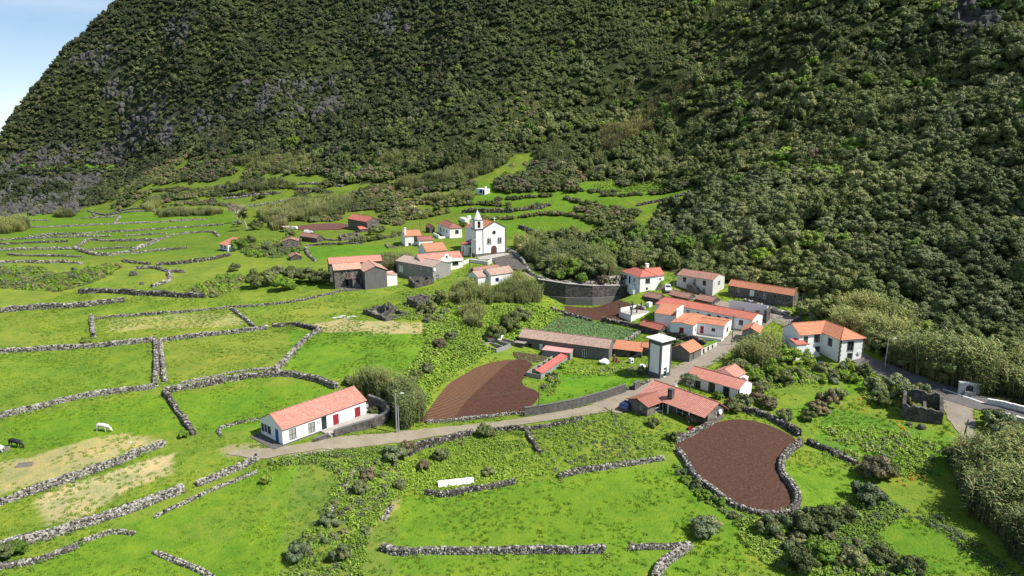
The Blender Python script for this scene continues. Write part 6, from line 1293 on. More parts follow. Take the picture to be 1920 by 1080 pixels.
# ---- leafy ground cover: ferns, brambles, weeds
WD = [weed(500 + i) for i in range(4)]; WB = [recol(WD[0], 'leaf_bluegreen', 'undergrowth'), recol(WD[1], 'leaf_bright', 'undergrowth'), WD[2]]
WDRY = [recol(WD[1], 'leaf_dry', 'undergrowth'), WD[3]]
UP = [
 ([(835, 590), (900, 580), (1000, 570), (1050, 590), (1000, 625), (960, 645), (905, 665), (850, 700), (815, 735), (790, 780), (765, 745), (735, 722), (770, 690), (800, 650), (800, 610)], .6, 1.6, WD, 'bright fern covered bank between the upper fields and the ploughed field'),
 ([(760, 548), (830, 550), (870, 585), (830, 640), (790, 600), (740, 600)], .8, 1.2, WD + WB[:1], 'tangled green undergrowth below the arched ruin'),
 ([(510, 868), (560, 850), (640, 840), (700, 832), (760, 860), (740, 930), (690, 1000), (680, 1079), (600, 1100), (520, 1090), (560, 1020), (610, 950), (640, 890), (600, 866), (540, 872)], .5, 1.1, WD + WB, 'overgrown hedge bank crossing the bottom centre'),
 ([(760, 870), (850, 830), (900, 815), (990, 812), (1010, 850), (1030, 890), (960, 905), (870, 922), (800, 925), (720, 940)], .5, .9, WD, 'bright bramble slope around the white tarpaulin'),
 ([(960, 812), (1000, 806), (1100, 790), (1150, 770), (1180, 800), (1250, 840), (1240, 860), (1050, 893), (1020, 880)], .7, .8, WD + WB[:1], 'weedy rough pasture below the dirt track'),
 ([(430, 862), (520, 858), (640, 838), (760, 828), (900, 806), (990, 800), (1080, 785), (1110, 785), (1000, 806), (900, 822), (760, 850), (640, 862), (500, 885)], .6, .8, WD + WB[:1], 'green verge below the dirt track'),
 ([(1265, 860), (1290, 900), (1340, 935), (1400, 975), (1440, 985), (1430, 1000), (1380, 975), (1310, 930), (1270, 890)], .5, .9, WB + WD[:1], 'bushy lower edge of the brown field'),
 ([(1380, 975), (1460, 985), (1560, 950), (1640, 920), (1700, 960), (1640, 1000), (1720, 1079), (1500, 1079), (1400, 1040)], .6, 1.2, WB + WD, 'dark tangled undergrowth at the bottom right'),
 ([(1620, 740), (1700, 730), (1760, 760), (1760, 790), (1700, 790), (1690, 770), (1640, 760)], .6, 1.5, WB + WD, 'mixed scrub beside the round ruin'),
 ([(1540, 800), (1640, 800), (1760, 830), (1740, 890), (1640, 900), (1560, 850)], .75, 1.1, WD + WB[:1], 'coarse tall weeds in the meadow below the ruin'),
 ([(1430, 705), (1500, 690), (1620, 690), (1640, 705), (1500, 720), (1440, 730)], .6, 1.3, WB + WD, 'garden hedge in front of the manor house'),
 ([(1100, 690), (1200, 690), (1210, 705), (1120, 705), (1050, 700), (1040, 740), (1020, 745), (1015, 720), (1060, 690)], .6, .9, WD + WB[:1], 'weeds around the pig sty and white tanks'),
 ([(1380, 545), (1440, 560), (1475, 575), (1470, 590), (1400, 572), (1370, 560)], .7, 1.0, WD, 'flowering green verge in front of the stone barn'),
 ([(1490, 560), (1520, 555), (1540, 590), (1570, 605), (1510, 612), (1480, 590)], .8, 1.2, WD + WB[:1], 'weedy bank beside the utility pole'),
 ([(0, 500), (60, 500), (110, 515), (170, 505), (200, 495), (230, 500), (180, 530), (110, 548), (60, 545), (0, 540)], 1.0, 1.5, WB + WDRY, 'dark bramble thicket around broken walls on the left'),
 ([(340, 545), (400, 525), (440, 515), (470, 520), (440, 545), (390, 560)], 1.0, 1.3, WB + WDRY, 'pale brambles growing over the tall dark wall'),
 ([(440, 465), (500, 450), (560, 445), (570, 470), (520, 485), (460, 478)], 1.1, 1.4, WB + WD, 'green brambles around the field sheds'),
 ([(1110, 345), (1200, 320), (1270, 315), (1290, 345), (1200, 360), (1130, 360)], 1.6, 1.6, WD, 'bright rough growth under the pale trees on the slope'),
 ([(1700, 965), (1760, 970), (1880, 1050), (1920, 1090), (1860, 1079), (1780, 1010)], .7, .9, WB, 'row of low bushes along the bottom right path'),
 ([(1380, 640), (1420, 655), (1370, 700), (1330, 712), (1350, 680)], .6, 1.0, WD + WB[:1], 'weeds along the village road'),
]
for i, (poly, sp, s, vs, lab) in enumerate(UP):
    P = poly_pts(poly, sp, 70 + i); P = P[clear(P, .35)]; P = P[fbm(P[:, 0] / 3, P[:, 1] / 3, 3) > -.16]; r_ = np.random.RandomState(i + 50)
    if len(P): scatter('undergrowth', P, vs, s * r_.uniform(.6, 1.35, len(P)), tilt=.25, rsd=i)
OR = recol(WD[0], 'leaf_orange', 'flowers')
for i, poly in enumerate(([(1570, 750), (1620, 740), (1650, 760), (1600, 775)], [(1670, 785), (1710, 795), (1720, 820), (1690, 810)], [(1650, 893), (1720, 890), (1770, 885), (1760, 905), (1680, 915)], [(1670, 945), (1700, 955), (1690, 965)], [(1390, 735), (1420, 730), (1425, 745)])):
    P = poly_pts(poly, .8, 90 + i); r_ = np.random.RandomState(i); P = P[r_.rand(len(P)) < .3]
    if len(P): scatter('flowers', P, [OR, WD[1]], r_.uniform(.5, .9, len(P)), rsd=i)
# vegetable rows
P = poly_pts([(1000, 632), (1040, 598), (1075, 592), (1130, 606), (1200, 622), (1195, 635), (1150, 645), (1080, 634)], .62, 5); CRP = [recol(WD[i], 'leaf_crop', 'vegetables') for i in range(3)]; scatter('vegetables', P[clear(P, .2, True, False)], CRP, np.random.RandomState(1).uniform(.7, 1.15, clear(P, .2, True, False).sum()), rsd=2)
P = poly_pts([(962, 660), (1000, 664), (1035, 672), (1000, 682), (965, 672)], .6, 6); P = P[clear(P, .2, False, False)]; scatter('vegetables', P, CRP, np.full(len(P), .6), rsd=3)
# ---- meadow grass
TF = [tuft(600 + i) for i in range(4)]; TFL = TF
a, b = grid_pts(-135, 130, 56, 215, .85, 12); z = Hs(a, b); u, v, ok = infront(a, b, z, 60); ok &= ~inpoly(u, v, FOREST) & (fbm(a / 5, b / 5, 3) > -.03 + .22 * (np.random.RandomState(3).rand(len(a)) - .5)); P = np.column_stack([a, b, z])[ok]; P = P[clear(P, .15)]
print('GRASS', len(P)); r_ = np.random.RandomState(4); scatter('grass', P, TFL, r_.uniform(.6, 1.2, len(P)) * (1 + .6 * fbm(P[:, 0] / 7, P[:, 1] / 7, 2)), rsd=7)
# ---- scrub on the far terraces and slopes
SCB = [recol(crM[0], 'leaf_olive', 'scrub'), recol(crM[1], 'leaf_forest', 'scrub'), recol(crM[2], 'leaf_dry', 'scrub'), recol(crM[3], 'leaf_forest', 'scrub')]
def scrubzone(poly, sp, s, thr, vs=None, sd=0):
    P = poly_pts(poly, sp, 120 + sd); P = P[clear(P, 1.0)]; n_ = fbm(P[:, 0] / 16 + sd, P[:, 1] / 16, 3); P = P[n_ > thr]; r_ = np.random.RandomState(sd); P[:, 2] -= .3
    if len(P): scatter('scrub', P, vs or SCB, s * r_.uniform(.6, 1.3, len(P)), rsd=sd)
scrubzone([(195, 388), (240, 350), (330, 305), (420, 290), (560, 300), (640, 345), (560, 370), (470, 378), (420, 378), (300, 392)], 3.2, .5, .03, sd=1)
scrubzone([(230, 340), (330, 300), (420, 285), (560, 300), (660, 340), (560, 345), (420, 330), (300, 350)], 3.4, .6, -.02, sd=2)
scrubzone([(620, 400), (640, 370), (720, 350), (800, 345), (880, 330), (890, 355), (850, 395), (790, 412), (720, 415), (680, 405)], 2.6, .6, -.06, sd=3)
scrubzone([(560, 415), (680, 405), (720, 415), (760, 412), (750, 430), (690, 410), (600, 418)], 2.6, .42, -.05, sd=13)
scrubzone([(930, 300), (990, 285), (1120, 330), (1290, 340), (1300, 355), (1180, 352), (1100, 345), (1000, 340), (920, 335)], 3.6, .6, -.03, sd=4)
scrubzone([(640, 345), (760, 330), (930, 300), (920, 285), (760, 310), (600, 325)], 3.6, .7, -.2, [SCB[0], SCB[2], SCB[1]], sd=5)
scrubzone([(1075, 395), (1130, 390), (1200, 400), (1180, 430), (1120, 425)], 3.0, .5, -.3, sd=6)
scrubzone([(930, 340), (1080, 345), (1080, 362), (930, 362)], 3.4, .7, -.25, sd=7)
# dark hedges growing on the far terrace walls
for i, px in enumerate(([(870, 398), (960, 397), (1030, 386)], [(640, 398), (720, 392), (800, 398)], [(700, 388), (780, 380), (850, 386)], [(1000, 352), (1080, 356), (1150, 362)], [(1130, 368), (1200, 366), (1260, 360)], [(260, 362), (330, 356), (400, 358)], [(600, 392), (560, 398), (500, 402)], [(900, 412), (960, 410)], [(840, 385), (900, 383), (950, 386)], [(975, 408), (1030, 402), (1090, 408), (1150, 413)], [(1060, 375), (1110, 385), (1140, 392)], [(300, 370), (400, 368), (520, 362)], [(420, 352), (520, 350), (620, 362)], [(230, 348), (300, 335), (380, 340)], [(930, 375), (980, 372), (1030, 368)], [(560, 372), (640, 376)], [(700, 418), (760, 410), (840, 400)], [(640, 458), (700, 452), (760, 440)], [(330, 382), (420, 385), (460, 395)])):
    P = densify(smooth_line(hits(px), 1), 1.6); r_ = np.random.RandomState(i); P = P + r_.normal(0, .6, P.shape) * [1, 1, 0]; P[:, 2] = Hs(P[:, 0], P[:, 1]) - .3; P = P[clear(P, .8)]; scatter('hedge', P, SCB, r_.uniform(.25, .48, len(P)), rsd=i)
# ---- single shrubs and trees
shr = [crown(700 + i, 1.5, 1.3, 30, 80, .45, .20, .8, True, tintvar=.35, name='foliage', open_=.15) for i in range(4)]
shs = trunk(710, 1.2, .10, 5, 1.2)
NB = [recol(shr[0], 'leaf_olive', 'bush'), recol(shr[1], 'leaf_weed', 'bush'), recol(shr[2], 'leaf_weed', 'bush'), recol(shr[3], 'leaf_bluegreen', 'bush'), recol(shr[1], 'leaf_cane', 'bush')]
for i, (poly, sp, s, thr) in enumerate(([([(540, 868), (640, 850), (700, 845), (720, 870), (700, 930), (650, 1000), (630, 1100), (520, 1100), (560, 1020), (610, 950), (640, 890)], 1.7, .36, .0), ([(1630, 740), (1690, 715), (1760, 755), (1760, 790), (1700, 790), (1680, 765)], 1.7, .75, -.2), ([(1430, 690), (1530, 690), (1630, 695), (1640, 715), (1500, 718), (1440, 728)], 1.5, .55, -.12), ([(1390, 985), (1500, 980), (1600, 960), (1690, 975), (1640, 1010), (1720, 1090), (1480, 1100)], 2.0, .6, .02), ([(0, 505), (60, 502), (110, 515), (170, 505), (230, 500), (180, 530), (110, 546), (0, 540)], 1.7, .6, -.08), ([(350, 550), (400, 525), (440, 510), (470, 525), (400, 560)], 1.6, .5, -.08), ([(840, 600), (900, 590), (960, 600), (900, 650), (850, 690), (800, 740), (780, 715), (810, 660)], 2.2, .36, .08), ([(750, 560), (820, 555), (860, 590), (800, 610)], 1.8, .6, 0), ([(700, 860), (760, 850), (860, 830), (900, 840), (800, 900), (720, 930)], 1.8, .38, .05), ([(1265, 870), (1300, 905), (1350, 945), (1400, 985), (1330, 950), (1270, 900)], 1.2, .4, -.1), ([(1350, 690), (1400, 670), (1440, 690), (1400, 720)], 1.6, .6, -.1), ([(440, 465), (520, 450), (560, 450), (565, 475), (470, 485)], 2.0, .6, -.05), ([(1300, 720), (1340, 735), (1400, 760), (1430, 745), (1440, 765), (1400, 772), (1340, 755)], 1.4, .4, .0), ([(1020, 690), (1060, 690), (1050, 720), (1020, 745)], 1.4, .4, -.05), ([(1500, 565), (1560, 590), (1600, 615), (1560, 625), (1510, 600)], 1.7, .6, -.05)])):
    P = poly_pts(poly, sp, 220 + i); P = P[clear(P, .7)]; P = P[fbm(P[:, 0] / 4 + i, P[:, 1] / 4, 3) > thr]; r_ = np.random.RandomState(i); P[:, 2] -= .15
    if len(P): scatter('brush', P, NB, s * r_.uniform(.5, 1.4, len(P)), tilt=.25, zs=r_.uniform(.8, 1.4, len(P)), rsd=i)
SB = {'dark': [recol(s, 'leaf_forest') for s in shr], 'olive': [recol(s, 'leaf_olive') for s in shr], 'bright': [recol(s, 'leaf_bright') for s in shr], 'blue': [recol(s, 'leaf_bluegreen') for s in shr], 'dry': [recol(s, 'leaf_dry') for s in shr], 'cane': [recol(s, 'leaf_cane') for s in shr]}
SL = [
 (908, 818, 1.3, 'dark', 'upright dark bush beside the dirt track below the ploughed field'), (700, 775, .9, 'dark', 'small round tree on the patio of the long white house'),
 (740, 862, 1.5, 'blue', 'grey green bush on the broken wall below the dirt track'), (765, 850, 1.1, 'dry', 'dry brown bush right of the grey green bush'), (828, 862, 1.1, 'olive', 'olive bush above the white tarpaulin'), (795, 880, .8, 'dry', 'small dry bush left of the white tarpaulin'),
 (915, 890, .8, 'olive', 'low bush right of the white tarpaulin'), (675, 925, 1.0, 'olive', 'bush half way down the overgrown hedge'), (690, 900, 1.0, 'dry', 'brown bush at the top of the overgrown hedge'), (615, 985, 1.1, 'blue', 'silvery bush in the middle of the overgrown hedge'), (640, 1050, 1.0, 'olive', 'olive bush at the bottom of the overgrown hedge'), (560, 1050, 1.2, 'blue', 'blue grey bush at the bottom left of the overgrown hedge'), (750, 915, .8, 'olive', 'little bush beside the bright bramble slope'),
 (1225, 797, .9, 'dark', 'rounded dark shrub on the path into the stone house lawn'), (1262, 825, .85, 'dark', 'dark shrub at the lower corner of the small lawn'), (1275, 820, .6, 'dry', 'reddish small shrub next to the dark corner shrub'), (1305, 792, 1.3, 'dry', 'brownish shrub in front of the stone house posts'), (1315, 775, 1.0, 'cane', 'pale feathery shrub against the stone house roof edge'),
 (1375, 770, 1.4, 'olive', 'olive bush behind the right end of the stone house'), (1395, 762, 1.3, 'olive', 'second olive bush near the cottage corner'), (1418, 752, 1.1, 'dry', 'brown bush right of the cottage'), (1345, 748, .8, 'bright', 'clipped bright green bush in front of the cottage door'), (1440, 765, 1.2, 'dry', 'brown shrub above the brown field wall'), (1470, 790, 1.2, 'olive', 'olive shrub on top of the tall dark field wall'), (1425, 735, 1.2, 'olive', 'shrub behind the cottage at the lawn edge'),
 (1530, 775, 1.4, 'dry', 'dark brown leafless looking bush on the sloping hedge'), (1552, 762, 1.5, 'dry', 'larger brown bush up the sloping hedge'), (1515, 788, 1.1, 'dark', 'small dark bush at the foot of the sloping hedge'), (1575, 748, 1.2, 'olive', 'bush near the top of the sloping hedge'),
 (1470, 720, 1.6, 'dark', 'big dark bush left of the green garden field'), (1450, 705, 1.6, 'bright', 'bright leafy bush in the manor garden'), (1490, 710, 1.5, 'dark', 'dark bush under the manor stair'), (1515, 685, 1.3, 'bright', 'round bush against the manor stair'), (1540, 700, 1.3, 'olive', 'olive bush in front of the manor wing'), (1590, 693, 1.1, 'bright', 'yellow green bush at the manor right corner'), (1475, 680, 2.2, 'bright', 'tall leafy tree left of the manor house'), (1500, 665, 1.9, 'bright', 'leafy tree touching the small red manor roof'), (1445, 680, 1.8, 'olive', 'olive tree between cane and manor'), (1400, 712, 1.3, 'bright', 'hedge bush behind the cottage wing'), (1420, 715, 1.3, 'bright', 'second hedge bush behind the cottage wing'), (1380, 695, 1.6, 'dark', 'dark bush on the village road bend'), (1395, 700, 1.4, 'dark', 'dark bush below the cane beside the road'),
 (1620, 705, 1.3, 'dark', 'dark bush at the top right corner of the garden field'), (1640, 735, 1.6, 'olive', 'olive scrub bush above the orange flowers'), (1680, 730, 1.8, 'blue', 'grey green scrub bush by the asphalt road'), (1700, 755, 1.7, 'olive', 'scrub bush just above the round ruin'), (1730, 752, 1.5, 'blue', 'spiky blue green bush touching the round ruin'), (1655, 760, 1.3, 'dark', 'dark scrub bush among the orange flowers'),
 (1790, 870, 1.9, 'dark', 'dark round bush beside the leaning pole'), (1865, 800, 1.8, 'blue', 'silvery bush below the near bridge parapet'), (1890, 830, 2.0, 'blue', 'large silvery bush at the right edge'), (1850, 830, 1.3, 'olive', 'small bush at the grass edge near the right side'),
 (1640, 895, 1.9, 'dry', 'wind bent brown bush in the bottom right hedge'), (1665, 895, 1.3, 'dark', 'dark bush touching the wind bent brown bush'), (1625, 945, 1.7, 'blue', 'tall grey green bush below the wind bent bush'), (1500, 1000, 1.7, 'olive', 'dark spiky tree at the bottom right of the brown field'), (1545, 990, 1.8, 'dark', 'dark bush right of the spiky tree'), (1590, 975, 1.0, 'dark', 'low dark bush at the field corner'), (1440, 1000, 1.3, 'olive', 'olive bush under the brown field tip'), (1600, 1060, 1.2, 'cane', 'pale cream flowering bush at the bottom right'), (1540, 1050, 1.6, 'bright', 'yellow green bush near the bottom edge'), (1500, 1070, 1.6, 'dark', 'dark bush at the bottom edge right of centre'), (1650, 1050, 1.2, 'dark', 'dark bush on the lower right hedge row'), (1710, 1078, 1.3, 'dark', 'last dark bush of the lower right hedge row'),
 (1320, 1000, 1.5, 'blue', 'pale silvery bush at the end of the broad crooked wall'), (1335, 990, 1.0, 'cane', 'light flowering sprays beside the pale silvery bush'),
 (480, 540, 2.4, 'dark', 'left dark tree of the row beside the big stone house'), (505, 535, 2.8, 'dark', 'second dark tree of the row beside the big stone house'), (530, 545, 2.6, 'bright', 'brighter round tree in front of the row beside the big stone house'), (552, 530, 2.8, 'dark', 'third dark tree of the row beside the big stone house'), (580, 530, 2.7, 'dark', 'fourth dark tree of the row beside the big stone house'), (603, 532, 2.5, 'dark', 'dark tree touching the left wall of the big stone house'), (520, 520, 2.4, 'olive', 'olive tree behind the row beside the big stone house'),
 (448, 468, 2.6, 'bright', 'leafy bush touching the orange roofed cottage'), (470, 455, 1.8, 'dark', 'dark bush right of the orange roofed cottage'), (440, 508, 1.6, 'dark', 'lone dark tree below the orange roofed cottage'), (500, 470, 1.7, 'olive', 'bush left of the square field shed'), (545, 445, 1.8, 'dark', 'dark bush under the carport'), (480, 430, 2.4, 'dark', 'dark bush beside the palm like tree'), (445, 425, 2.0, 'blue', 'bush at the foot of the bare tree'),
 (882, 535, 1.3, 'bright', 'round green tree in front of the village hall'), (752, 500, 1.5, 'cane', 'yellowish bush above the workshop roof'), (700, 440, 1.8, 'olive', 'bush right of the bright red roofed house'), (715, 435, 1.6, 'dark', 'dark bush behind the bright red roofed house'), (870, 425, 1.5, 'dark', 'bush beside the white cistern'), (825, 570, 1.8, 'dark', 'dark bush among the ruins'), (805, 588, 1.9, 'dark', 'ivy mound over the overgrown hut'), (795, 585, 1.5, 'dark', 'second ivy mound beside the overgrown hut'), (845, 640, 1.2, 'blue', 'dark grey shrub on top of the fern bank'), (825, 655, 1.3, 'dry', 'withered shrub on the fern bank'), (800, 700, 1.1, 'blue', 'shrub at the lower end of the fern bank'), (780, 715, 1.1, 'dark', 'shrub between fern bank and cane'), (930, 640, 2.0, 'dark', 'dark tree above the small pens'), (955, 625, 2.2, 'dark', 'larger dark tree above the small pens'), (975, 600, 2.0, 'olive', 'olive tree on the upper fern bank'), (760, 790, 1.2, 'bright', 'leafy shrub at the foot of the cane by the poles'),
 (10, 1045, 1.2, 'olive', 'olive bush in the bottom left corner'), (35, 1038, .9, 'bright', 'bright green bush in the bottom left corner'), (160, 645, .9, 'bright', 'green mound on the field wall at the left'),
 (1240, 640, 1.2, 'cane', 'pale bush beside the red roofed shed'), (1265, 650, 1.2, 'olive', 'bush under the tall black wall'), (1210, 655, .9, 'olive', 'small bush behind the white tower'), (1205, 700, .9, 'blue', 'agave like bush at the foot of the white tower'),
 (1480, 545, 2.2, 'olive', 'domed olive tree behind the stone barn'), (1515, 585, 1.6, 'bright', 'bush beside the pole near the stone barn'), (1045, 545, 1.0, 'olive', 'shrub on top of the retaining wall'), (1010, 545, 1.5, 'dark', 'dark shrub at the left end of the retaining wall'), (1050, 525, 1.5, 'bright', 'green bush behind the upper lane wall'), (1090, 530, 1.5, 'bright', 'second green bush behind the upper lane wall'), (1130, 533, 1.6, 'dry', 'brown reedy bush left of the red roofed two storey house'),
 (1760, 540, .6, 'bright', 'tiny bright bush far up the slope'), (655, 720, 1.0, 'olive', 'bush at the top end of the long white house'), (500, 905, .8, 'bright', 'low yellow green bush on the broad rubble wall'), (345, 820, .7, 'bright', 'yellow green bush at the end of the pasture wall'),
]
rr2 = np.random.RandomState(21)
for i, (u, v, s, kd, lab) in enumerate(SL):
    if u == 1760: continue
    p = hit(u, v); d_ = 1.0; e = plant('shrub' if s < 1.9 else 'bushy_tree', lab, 'shrub' if s < 1.9 else 'tree', p - np.array([0, 0, .15]), SB[kd][i % 4], shs, s * .85, rr2.uniform(0, 6.28), 'single shrubs and bushy trees', rr2.uniform(.85, 1.25))
# pale half bare trees on the mid slope
bt = [crown(800 + i, 2.6, 2.2, 16, 34, .7, .30, 3.4, True, tintvar=.3, m='leaf_cane', name='foliage', open_=.8) for i in range(3)]; btt = [trunk(810 + i, 4.2, .16, 8, 3.0, 'bark_pale') for i in range(3)]
for i, (u, v, s, lab) in enumerate(((1205, 345, 1.2, 'pale half bare tree left of the brown strip on the slope'), (1162, 335, 1.0, 'pale half bare tree, second from the left on the slope'), (1240, 318, 1.2, 'tall pale green tree beside the brown strip on the slope'), (1075, 335, 1.1, 'pale tree with visible trunk above the boulders'), (1052, 325, 1.2, 'rounded pale tree near the far green strip'), (960, 325, 1.0, 'left of two thin trunked trees in the far green strip'), (985, 322, 1.0, 'right of two thin trunked trees in the far green strip'), (1130, 330, 1.1, 'pale tree among the bright rough growth'), (1280, 330, 1.2, 'pale tree at the upper forest edge'), (745, 415, 1.2, 'thin pale tree above the chimney house'), (775, 410, 1.2, 'second thin pale tree above the chimney house'), (1185, 165, 1.3, 'pale tree high in the dark mountain forest'))):
    plant('pale_tree', lab, 'tree', hit(u, v) - np.array([0, 0, .2]), bt[i % 3], btt[i % 3], s, i, 'pale half bare trees', 1.1)
tw_ = trunk(820, 4.5, .22, 12, 4.2, 'bark_pale'); twc = crown(821, 3.0, 2.8, 18, 60, .8, .20, 3.6, True, m='twig', name='twigs', elong=2.6, open_=1.0); plant('bare_tree', 'large greyish leafless tree next to the palm like tree', 'tree', hit(446, 418), twc, tw_, 1.7, 0, None)
# palm like tree, dragon tree
def palm():
    p = hit(463, 431); e = empty('palm_tree', p, 'palm like tree with spiky round head and curved trunk at the far field edge', 'tree'); mb = MB(); q = p - EZ * .3
    for k in range(5): n_ = p + np.array([-.35 * k - .1, 0, 1.35 * (k + 1)]); mb.tube(q, n_, .38 - .04 * k, .34 - .04 * k, 8); q = n_
    mb.build('trunk', 'bark_pale', e); V, F = [], []; r = random.Random(4); o = q - p
    for i in range(90):
        a = r.uniform(0, 6.28); el = r.uniform(-.7, 1.5); d = np.array([math.cos(a) * math.cos(el), math.sin(a) * math.cos(el), math.sin(el)]); L_ = r.uniform(2.4, 3.6); s = np.cross(d, EZ); s = s / (np.linalg.norm(s) + 1e-6) * .30; k = len(V); e_ = o + d * L_ - EZ * .5; m_ = o + d * L_ * .55; V += [o, m_ - s, e_, m_ + s]; F.append((k, k + 1, k + 2, k + 3))
    mk('fronds', V, F, m='leaf_palm', parent=e, col=np.ones((len(V), 3)))
palm()
dt = empty('dragon_tree', hit(1295, 737), 'dragon tree with dense umbrella crown in front of the white cottage', 'tree'); p = np.array(dt.location); mb = MB(); mb.tube(p - EZ * .3, p + EZ * 1.7 - np.array([.25, 0, 0]), .2, .16)
for k in range(7): a = k * .9; mb.tube(p + EZ * 1.7 - np.array([.25, 0, 0]), p + np.array([-.25 + math.cos(a) * 1.0, math.sin(a) * 1.0, 2.7]), .1, .07)
mb.build('trunk', 'bark', dt); c = crown(830, 1.75, .75, 26, 60, .45, .26, 2.9, True, m='leaf_bluegreen', name='crown', elong=2.4); c.location = (-.25, 0, 0); COL.objects.link(c); c.parent = dt

# ------------------------------------------------------------------ poles, wires, vehicles, animals, odds and ends
POLES = [(744, 812, 738, 'lamp', 'double grey pole with lamp at the right end of the patio wall'), (1010.5, 777, 722, 'plain', 'grey utility pole standing on the long dark concrete wall'), (1372, 647, 591, 'cross', 'tall utility pole beside the white L shaped house'), (1388.5, 651, 630, 'plain', 'short wooden post beside the bluish shed'), (1262.5, 546, 508, 'plain', 'utility pole between the parked white van and the peeling house'), (1501, 595, 555, 'plain', 'weathered pole on the grassy bank near the stone barn'), (1175, 638, 601, 'thin', 'thin pole in the vegetable field'), (1803, 832, 786, 'lean', 'thin leaning pole beside the gravel path'), (884, 492, 450, 'lamp', 'street lamp beside the church tower'), (881, 530, 492, 'plain', 'pole in front of the mottled roofed house'), (535, 426, 405, 'lamp', 'street lamp beside the carport'), (788, 433, 402, 'plain', 'distant pole above the chimney house'), (1659, 690, 635, 'lamp', 'street lamp half hidden in cane behind the manor house'), (1147, 775, 770, 'plain', 'short white stake beside the dirt track')]
PT = {}
for u, v, vt, kd, lab in POLES:
    p = hit(u, v); h_ = max(1.0, vline(p, vt)); root = empty('utility_pole' if kd != 'lamp' else 'street_lamp', p, lab, 'pole'); mb = MB(); r_ = .13 if kd != 'thin' else .07; ln = np.array([.5, 0, 0]) if kd == 'lean' else np.zeros(3); mb.tube(p - EZ * .4, p + EZ * h_ + ln, r_, r_ * .7, 8)
    if u == 744: mb.tube(p + np.array([.35, .1, -.4]), p + np.array([.35, .1, h_ * .7]), .1, .08, 8)
    mb.build('pole', 'wood_pole' if kd != 'lamp' else 'metal_grey', root); PT[u] = p + EZ * (h_ - .15)
    if kd == 'lamp': mb = MB(); mb.tube(p + EZ * (h_ - .1), p + EZ * (h_ + .15) + np.array([1.1, -.2, 0]), .04, .03, 5); a_ = mb.build('lamp_arm', 'metal_grey', root); mb = MB(); mb.box(p + EZ * (h_ + .1), np.array([1, 0, 0]), np.array([0, 1, 0]), EZ, (.95, -.35, 0), (1.5, -.1, .12)); q = mb.build('lamp_head', 'plastic_white', root); q.parent = a_
    if kd == 'cross': mb = MB(); mb.box(p + EZ * (h_ - .6), np.array([1, 0, 0]), np.array([0, 1, 0]), EZ, (-.7, -.05, 0), (.7, .05, .1)); mb.build('crossarm', 'wood_pole', root); mb = MB(); [mb.tube(p + EZ * (h_ - .5) + np.array([x, 0, 0]), p + EZ * (h_ - .32) + np.array([x, 0, 0]), .05) for x in (-.6, 0, .6)]; mb.build('insulators', 'plastic_white', root)
def wire(a, b, lab, sag=.8):
    mb = MB(); Q = [a + (b - a) * t_ - EZ * sag * 4 * t_ * (1 - t_) for t_ in np.linspace(0, 1, 13)]; [mb.tube(Q[i], Q[i + 1], .022, .022, 4) for i in range(12)]; tag(mb.build('power_cable', 'trim_dark', None, loc=a), lab, 'cable', 'power cables')
tt_ = TOWER.P(3.0, 1.6, TOWER.wh - .9); wire(tt_, PT[1372], 'power cable from the white tower to the tall utility pole'); wire(TOWER.P(-.06, 1.5, TOWER.wh - 1), PT[1010.5], 'power cable from the white tower down to the pole on the concrete wall', 1.2); wire(PT[1010.5], PT[744], 'long sagging cable over the ploughed field', 1.5); wire(PT[1372], PT[1262.5], 'cable from the tall utility pole to the pole by the van'); wire(PT[1372], PT[1501], 'cable crossing above the long white row house')
